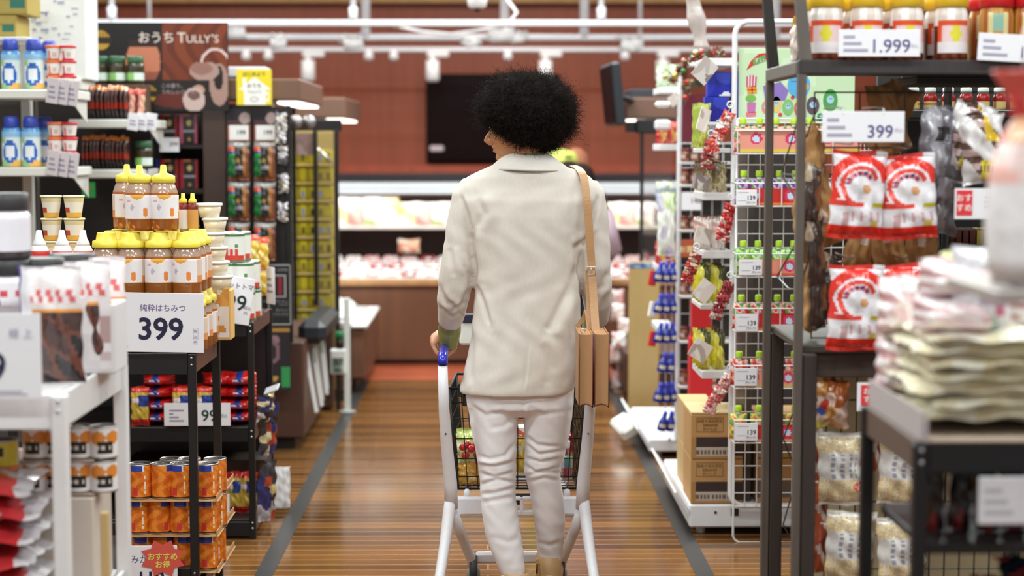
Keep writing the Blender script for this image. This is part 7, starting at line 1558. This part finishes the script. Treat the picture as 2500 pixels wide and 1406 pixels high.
for i, (px, py, rz, s) in enumerate(((2082, 582, 4, 1.0), (2221, 584, -3, .97), (2080, 854, 2, .98), (2211, 850, -4, .97))):
    p = P(px, py, 4.27); K_REDBAG.put((p.x, (4.26, 4.275, 4.255, 4.27)[i], p.z), 'white snack bag with red swirl hanging on wooden rack, ' + ('upper', 'lower')[i // 2] + ' ' + ('left', 'right')[i % 2], 'red swirl snack bags', rot=(0, math.radians(rz), math.radians(rz * 1.5)), sc=(.97 if i % 2 == 0 else .99, 1, .97 * s))
mb = MB()
for i, (px, py) in enumerate(((2075, 360), (2215, 370), (2075, 640), (2205, 640), (2285, 262), (2385, 280))):
    mb = MB(); p = P(px, py, 4.28); mb.tube([p + Vector((0, .18, .012)), p + Vector((0, 0, .008)), p + Vector((0, -.03, .01)), p + Vector((0, -.034, .02))], .002, '#8a8686', 'metal', 6); mb.build('display_hook', label='thin metal hook on the wooden rack mesh, ' + ORD[i] + ' one', cat='hook', group='mesh hooks')
# brown paper bags
def kraft(u, v): return '#e0cfc0' if math.hypot(u - .45, (v - .45) * 1.2) < .14 else '#b88a58' if math.sin(u * 8 + v * 5) > -.2 else '#a87a4a'
mb = MB(); mb.pillow(.1, .2, .05, kraft, 'paper', 18, 26, .03, 6, wr=.005); K = Kind(mb.build('kraft_bag'), 'paper bag')
kpos = [(2138, 368, 4.52, 24), (2188, 372, 4.50, -14), (1985, 480, 4.42, 6), (1975, 640, 4.42, -4), (1978, 810, 4.42, 5), (2090, 655, 4.43, 12), (2175, 650, 4.41, -9), (2150, 790, 4.44, 7), (2020, 600, 4.44, -14), (2245, 660, 4.43, 3)]
for i, (px, py, Y, tl) in enumerate(kpos):
    p = P(px, py, Y); K.put((p.x, Y, p.z), 'brown paper snack bag behind the red swirl bags, ' + ['peaked one at top', 'second peak at top', 'side one by upper post', 'side one by middle post', 'side one above desk', 'between bag rows', 'between bag rows toward shelf', 'low behind right bags', 'small one by post', 'far one by grey bags'][i], 'brown paper bags', rot=(0, math.radians(tl), math.radians((i % 3 - 1) * (25 if 2 <= i <= 4 else 8) + (60 if 2 <= i <= 4 else 0))), sc=(.9, 1, .92))
KD = pk(.055, .17, .03, ['#4a3a34', '#c8b8a0', '#8a5a3a', '#2a2424', '#d8d0c8'], 6, 'dark_snack_packet', (3, 6))
for i, (px, py) in enumerate(((1990, 700), (1992, 800), (1975, 560), (2010, 780))): p = P(px, py, 4.39); KD.put((p.x, 4.36 + .012 * i, p.z), 'narrow dark and cream packet beside the wooden post, ' + ORD[i] + ' one', 'narrow dark packets', rot=(0, .08 * (i - 1), .5))
# grey and yellow bags
def grey(u, v): return '#2a282a' if .55 < v < .72 and u > .3 and u < .62 else '#6a646c' if math.sin(u * 9 + v * 3) > 0 else '#9a949c'
mb = MB(); mb.pillow(.11, .19, .06, grey, 'film', 18, 26, .04, 8, wr=.006); K = Kind(mb.build('grey_foil_bag'), 'foil bag')
for i, (px, py, tl) in enumerate(((2275, 445, 5), (2305, 500, -4), (2290, 575, 3))): p = P(px, py, 4.36); K.put((p.x, 4.33 + .03 * i, p.z), 'crumpled grey foil bag beside the 399 card, ' + ['upper', 'middle', 'lower'][i] + ' one', 'grey foil bags', rot=(0, math.radians(tl), .2))
def yw(u, v):
    if .05 < v < .33 and .35 < u < .85: return '#e0c838' if not (.12 < v < .26 and int(u * 24) % 2 and v > .15) else '#4a4430'
    if v > .6 and u > .5 and (u + v) < 1.5: return '#d8b030'
    return '#d8d0d0' if math.sin(u * 7 + v * 9) > -.3 else '#b89a98' if math.sin(v * 31) > 0 else '#5a4038'
mb = MB(); mb.pillow(.11, .17, .05, yw, 'film', 22, 30, .04, 9, wr=.004); K = Kind(mb.build('nut_bag'), 'snack bag')
for i, (px, py, tl) in enumerate(((2350, 420, 14), (2400, 450, -3))): p = P(px, py, 4.3); K.put((p.x, 4.29 + .04 * (1 - i), p.z), 'white and yellow snack bag with yellow price sticker, ' + ('tilted behind', 'in front')[i], 'white and yellow bags', rot=(0, math.radians(tl), 0), sc=(1, 1, 1.05))
def mame(mb, w, h):
    mb.span((-.47 * w, -.0012, .12 * h), (-.2 * w, 0, .94 * h), '#e0363c', 'paper', .0004)
    for k, (c, u, v) in enumerate((('お', -.41, .6), ('す', -.27, .6), ('す', -.41, .28), ('め', -.27, .28))): mb.text(c, (u * w, -.0018, v * h), h * .26, '#f4e0e0', 'paper', align='C', bold=.02)
    for k in range(3): mb.span((.0 * w, -.001, (.4 + .15 * k) * h), ((.3 - .06 * k) * w, 0, (.43 + .15 * k) * h), '#d8b8bc', 'paper', .0001)
_cm = card(2330, 460, 2475, 535, 4.22, 'white card with red block of characters below the white-yellow bags', extra=mame)
for dx in (-.05, .05):
    mb = MB(); mb.tube([(dx, .002, .066), (dx, .002, .088), (dx, .10, .09), (dx, .262, .09)], .0025, '#c8c8cc', 'metal', 6); mb.build('clip', _cm)
card(2092, 934, 2170, 1004, 4.28, 'white card with red block of characters under the desk apron', extra=lambda mb, w, h: (mb.span((-.38 * w, -.0012, .2 * h), (.2 * w, 0, .92 * h), '#e0363c', 'paper', .0004), mb.text('おす', (-.09 * w, -.0018, .62 * h), h * .24, '#f4e0e0', 'paper', align='C', bold=.02), mb.text('すめ', (-.09 * w, -.0018, .34 * h), h * .24, '#f4e0e0', 'paper', align='C', bold=.02)))
# lower bags on the net
for i, (px, py, Y, rz) in enumerate(((2058, 1232, 4.38, -2), (2200, 1232, 4.36, 2), (2070, 1425, 4.37, 2), (2205, 1440, 4.35, -3))):
    p = P(px, py, Y); K_PUFF.put((p.x, Y, p.z), 'clear bag of pale puffed snacks under the desk, ' + ('upper', 'lower')[i // 2] + ' ' + ('left', 'right')[i % 2], 'puffed snack bags', rot=(0, math.radians(rz), 0), sc=(1.0, 1, .95))
mb = MB(); mb.pillow(.085, .125, .06, lambda u, v: '#c8302c' if math.hypot(u - .2, v - .5) < .12 else '#3a58a8' if math.hypot(u - .1, v - .35) < .1 else '#e0cc50' if v < .15 and u < .4 else noisefn(['#a85a2c', '#7a3a20', '#c88a4a', '#d8b8a8'], 3, 5, 6)(u, v), 'film', 24, 30, .04, 14, wr=.005, bulge=.9)
mb.tube([(0, 0, .12), (.004, 0, .14), (-.003, 0, .155)], [.008, .004, .012], '#5a2a2c', 'film', 8)
p = P(2027, 1040, 4.38); mb.build('candy_bag', loc=(p.x, 4.36, p.z), label='gathered clear bag of brown sweets with red and blue sticker', cat='sweets')
KS = pk(.07, .16, .04, ['#b8583a', '#d8c8c0', '#7a2a24', '#e0d8d4'], 12, 'red_brown_packet')
for i, (px, py) in enumerate(((1992, 1200), (1995, 1300), (1990, 1400), (2120, 1150))): p = P(px, py, 4.42); KS.put((p.x, 4.44, p.z), 'red-brown packet peeping behind the puffed snacks, ' + ORD[i] + ' one', 'red-brown packets', rot=(0, .1 * (i - 1), .3))
mb = MB(); a = P(1985, 1410, 4.9); b = P(2500, 880, 4.9); mb.span((a.x, 4.9, .02), (2.0, 4.93, b.z), '#b8a888', 'paper', .003); mb.build('beige_panel', label='beige panel standing behind the lower wire net', cat='panel')
# dark shelving behind, with bottles and red packs
YD = 5.2; t = thing('dark_shelving', 'black shelving behind the wooden rack with red packs and small bottles', 'shelving', (1.9, YD + .2, 0)); L = -Vector(t.location)
xd = PX(2205, YD)
for py in (268, 602, 748): mb = MB(); z = PZ(py, YD); mb.span((xd, YD, z - .025), (2.6, YD + .38, z), '#1d1a1c', 'paint', .003); mb.build('shelf_board', t, L)
mb = MB(); mb.span((xd, YD + .36, .02), (2.6, YD + .4, PZ(150, YD)), '#2b2a26', 'paint', .003); mb.build('back_panel', t, L)
for x in (xd, PX(2310, YD)): mb = MB(); mb.span((x - .01, YD - .004, .0), (x + .01, YD + .016, PZ(150, YD)), '#1a1718', 'paint', .002); mb.build('upright', t, L)
def rb():
    t = thing('small_red_bottle', 'x', 'bottle')
    mb = MB(); mb.lathe([(.018, 0), (.0205, .004), (.0205, .04), (.015, .05)], 18, '#fff', 'gloss', colfn=lambda a, z: '#9a2020' if z > .45 or abs(a - .5) > .2 else '#d8b878', sub=5); mb.build('bottle_body', t)
    mb = MB(); mb.lathe([(.0165, .049), (.017, .051), (.017, .066), (.014, .068)], 16, '#cfd2cc', 'plastic'); mb.build('bottle_cap', t)
    return t
K = Kind(rb(), 'bottle')
for i, px in enumerate((2198, 2236, 2278, 2322, 2366, 2408, 2448, 2490)):
    if i == 0: px = 2212
    K.put((P(px, 1, YD + .05).x, YD + .06, PZ(268, YD) + .001), 'small red bottle with white cap on dark shelving, ' + pos(i, 8), 'small red bottles')
Kb = [Kind(carton(.017, .06, .052, c, None, 'slim_box'), 'box') for c in ('#5a2c24', '#b8a050', '#32496a')]
for i in range(13):
    Kb[1 if i > 5 else (2 if i < 2 else 0)].put((PX(2298, YD) + i * .0215, YD + .06, PZ(602, YD) + .001), 'slim upright box, ' + pos(i, 13) + ' in row on dark shelving under red block card', 'slim boxes')
mb = MB(); mb.pillow(.095, .06, .05, lambda u, v: '#e0d0c0' if math.hypot((u - .55) * 1.4, v - .35) < .22 else '#c8281c' if v > .3 else '#a83a20' if u < .5 else '#d8502c', 'film', 18, 12, .05, 5, wr=.003); K = Kind(mb.build('red_noodle_pack'), 'food pack')
k = 0
for (px, z) in ((2330, 0), (2400, 0), (2470, 0), (2365, .06), (2432, .06), (2330, .115), (2400, .115)):
    K.put((P(px, 1, YD + .05).x, YD + .07 + (.02 if z else 0), PZ(748, YD) + .001 + z), 'glossy red food pack on dark shelving, ' + ['first', 'second', 'third'][[2330, 2400, 2470, 2365, 2432, 2330, 2400].index(px) % 3] + ' along ' + ('bottom' if z == 0 else 'middle' if z < .1 else 'top') + ' layer', 'red food packs', rz=.2 * math.sin(k)); k += 1
# =============== right foreground: black table with carton tray of noodle packs ===============
XF = PX(2258, 3.0); zf = PZ(1083, 3.0)
rack('black_table', 'black metal table holding a cardboard tray of cream packets', 'table', XF, 1.7, 3.0, 3.42, [zf, .30], '#161416', .026, .055, side='#5d4a40', board='#1a1718')
mb = MB(); zt_ = PZ(1012, 3.0) + .012
mb.span((XF + .001, 2.99, zf + .002), (XF + .005, 3.42, zf + .056), '#b0a4a4', 'paper', .001); mb.span((XF + .003, 2.99, zf + .001), (1.66, 3.41, zf + .005), '#a08c7c', 'paper', .001); mb.span((XF + .002, 2.99, zf + .003), (XF + .012, 2.995, zf + .045), '#c8c0c4', 'paper', .001)
mb.build('cardboard_tray', label='grey-brown cardboard tray at the black table edge under cream packets', cat='tray')
def cream(u, v):
    if abs(u - .62) < .02 and int(v * 9) % 3 == 0: return '#c8604a'
    if abs(u - .66) < .015 and int(v * 9) % 3 == 0: return '#6a88b8'
    s = math.sin(u * 7 + 3 * math.sin(v * 5)); return '#f2ead4' if s > -.5 else '#e6dabc' if s > -.85 else '#f4eee2'
for i in range(7):
    mb = MB(); mb.pillow(.38, .30, .036, cream, 'film', 26, 18, .06, 60 + i, wr=.0045)
    o = mb.build('cream_packet', loc=(XF + .205 + .008 * math.sin(i * 2), 3.34, zf + .036 + i * .0235), label='large cream coloured packet lying flat on black table, ' + ['bottom', 'second from bottom', 'third from bottom', 'fourth', 'fifth', 'sixth', 'topmost'][i] + ' of the pile', cat='food packet', group='flat cream packets in a pile'); o.rotation_euler = (-math.pi / 2 , 0, math.radians(3 * math.sin(i * 2.3) + 0)); o.location.y = 3.055; o.rotation_euler[0] = -math.pi / 2
    o.location.y = 3.05 + .3
    o.rotation_euler[0] = math.pi / 2
ztop = zf + .027 + 7 * .0235
def pinky(u, v):
    if u > .86: return '#8ab0a0' if int(v * 30) % 2 else '#e8e8e0'
    s = math.sin(u * 6 + v * 2 * 3) * math.sin(v * 12); return '#e6c8cc' if s > .3 else '#f0e4e6' if s > -.4 else '#d8a8ac'
KP = None
mb = MB(); mb.pillow(.17, .075, .15, pinky, 'film', 26, 14, .05, 22, wr=.004, bulge=.8); KP = Kind(mb.build('pink_white_pack'), 'food pack')
for i, (dx, dy, dz) in enumerate(((.10, 3.14, 0), (.11, 3.14, .062), (.28, 3.2, 0))): KP.put((XF + dx, dy, ztop - .012 + dz), 'pink and white pack on top of the cream packets, ' + ['lower', 'upper', 'one further in'][i], 'pink and white packs', rz=-.1 + .1 * i)
for i, (px, py0, py1) in enumerate(((2155, 880, 1000), (2150, 790, 900))):
    a = P(px, py1, 3.35); mb = MB(); mb.pillow(.09, .12, .09, pinky, 'film', 14, 14, .05, 30 + i, wr=.005); mb.build('pink_white_pack_end', loc=(XF + .045, 3.36, zf + .04 + (.11 if i else 0)), label='pale pink crumpled pack at far end of the cardboard tray, ' + ('lower', 'upper')[i], cat='food pack')
mb = MB(); mb.pillow(.11, .15, .05, lambda u, v: '#b8a8b0' if .3 < v < .4 and u > .4 else '#c86a8a' if math.hypot(u - .8, v - .25) < .1 else '#d8b0a8' if math.hypot(u - .45, v - .12) < .12 else '#e6e2e8', 'film', 20, 24, .04, 33, wr=.003)
mb.build('white_label_bag', loc=(P(2452, 1, 3.0).x, 3.10, ztop + .0), label='white bag with faint pink print standing on the cream packets', cat='food bag')
KGn = pk(.06, .05, .08, ['#c8c890', '#e0dcc0', '#6a5a8a', '#e8e4d8'], 9, 'green_cream_pack', (3, 3))
for i in range(3): KGn.put((P(2368, 1, 3.1).x, 3.16, ztop - .006 + i * .047), 'small green and cream pack beside the white label bag, ' + ('lowest', 'middle', 'topmost')[i], 'green and cream packs')
card(2388, 1165, 2560, 1280, 2.95, 'plain white price card low on the black table front', extra=lines(3, .08, .5, .2, .9, '#c8c0cc'))
KB2 = pk(.05, .13, .03, ['#2a2422', '#8a2a24', '#b8a890', '#4a3a34', '#5a5040'], 15, 'dark_food_packet', (3, 5))
mb = MB(); zl = PZ(1308, 3.1); mb.span((XF + .02, 3.03, zl - .02), (1.68, 3.38, zl), '#1c1819', 'paint', .003); mb.build('table_shelf', label='black shelf inside the black table under the dark packets', cat='shelf')
for i in range(6): KB2.put((XF + .055 + i * .052, 3.12 + .02 * (i % 2), zl + .001), 'dark food packet standing inside the black table, ' + pos(i, 6), 'dark food packets', rot=(0, .12 * math.sin(i * 2), .2))
def navy(u, v):
    s = math.sin(u * 10 + 2 * math.sin(v * 6)) * math.sin(v * 9)
    return '#d8c838' if s > .72 else '#c84a48' if s < -.8 else '#e0dce4' if .45 < s < .55 else '#2a3648' if s > -.2 else '#1c222c'
for i in range(4):
    mb = MB(); mb.pillow(.2, .14, .05, navy, 'film', 26, 18, .06, 70 + i, wr=.006); o = mb.build('navy_printed_pack', loc=(XF + .13 + .05 * i, 3.02 + .02 * i, .305 + .035 * i + .0), label='navy pack with yellow print on the low shelf, ' + ['bottom', 'second', 'third', 'topmost'][i] + ' of pile', cat='food pack', group='navy printed packs'); o.rotation_euler = (-1.15, .1, .2 * math.sin(i * 2)); o.location.z = .54 + .04 * i; o.location.y = 3.07
mb = MB(); mb.span((XF + .03, 3.05, .302), (XF + .40, 3.36, .50), '#3a2e2c', 'paper', .004); mb.build('dark_carton', label='dark carton on the low shelf under the navy printed packs', cat='carton')
mb = MB(); mb.lathe([(.012, 0), (.018, .01), (.018, .03), (.01, .04)], 14, '#c8201c', 'gloss'); 
mb.build('red_capped_tube', loc=(XF + .045, 3.04, .503), label='small glossy red cap beside the navy packs', cat='tube')
# near stand with a gift bag at the picture edge
xn = PX(2516, 2.6)
t = thing('display_stand', 'white stand at the picture edge with a gift bag hanging from it', 'stand', (xn + .12, 2.7, 0)); L = -Vector(t.location)
mb = MB(); mb.tube([(xn + .12, 2.7, .02), (xn + .12, 2.7, 1.75)], .018, '#b8b0b0', 'paint', 12); mb.build('pole', t, L)
mb = MB(); mb.lathe([(.16, 0), (.16, .012), (.03, .02)], 24, '#b8b0b0', 'paint', c=(xn + .12, 2.7, 0)); mb.build('foot', t, L)
mb = MB(); z_ = PZ(590, 2.6); mb.span((xn - .06, 2.55, z_ - .09), (xn + .2, 2.85, z_ - .07), '#a89c98', 'paint', .004); mb.build('shelf_board', t, L)
def gift(u, v):
    if v > .78: return '#e8d0c0' if math.sin(u * 13) > .3 else '#e0605a'
    if v > .66: return '#e04a48' if math.sin(u * 11 + v * 9) > -.3 else '#f0b890'
    if v > .45: return '#f0b8ae' if math.sin(u * 9 + v * 11) > 0 else '#ecd0cc'
    return '#efe8ea'
mb = MB(); ph = 7
prof = [(.035, 0), (.05, .01), (.055, .08), (.05, .16), (.030, .215), (.013, .24), (.012, .25), (.034, .285), (.05, .31)]
mb.lathe(prof, 36, '#fff', 'film', colfn=gift, sub=4, sy=.8); zb = PZ(455, 2.6)
o = mb.build('gift_bag', loc=(PX(2494, 2.6), 2.6, PZ(420, 2.6)), label='clear gift bag tied with red bow at the near picture edge', cat='gift bag')
o.location.z = PZ(172, 2.6) - .31
mb = MB(); mb.tube([(-.02, 0, .245), (0, -.012, .25), (.02, 0, .245), (0, .012, .245)], .004, '#d82a2c', 'satin', 6, True); mb.tube([(0, -.012, .25), (-.03, -.02, .27), (-.02, -.02, .24), (0, -.012, .25), (.03, -.02, .268), (.02, -.02, .24), (0, -.012, .25)], .003, '#d82a2c', 'satin', 6); mb.build('ribbon', o)
mb = MB(); mb.pillow(.10, .17, .05, lambda u, v: '#ecc850' if v > .35 and math.sin(u * 7 + v * 6) > -.2 else '#efe6dc' if v > .3 else '#d8ccc8', 'film', 20, 26, .04, 44, wr=.004); mb.build('yellow_cream_bag', loc=(PX(2510, 2.57), 2.55 + .04, z_ - .069), label='yellow and cream bag under the gift bag at the near edge', cat='food bag')
mb = MB(); mb.tube([(PX(2494, 2.6), 2.6, PZ(172, 2.6) - .05), (PX(2494, 2.6), 2.6, PZ(172, 2.6) + .06), (xn + .12, 2.7, PZ(172, 2.6) + .06)], .003, '#b8b0b0', 'metal', 6); mb.build('hook_arm', t, L)
# prototypes that were never placed leave the scene
for o in list(bpy.data.objects):
    if o.get('label') == 'x' or (o.parent is None and o.type == 'MESH' and not o.get('label') and not o.get('kind')):
        for c in list(o.children_recursive): bpy.data.objects.remove(c)
        print('removed unplaced', o.name); bpy.data.objects.remove(o)
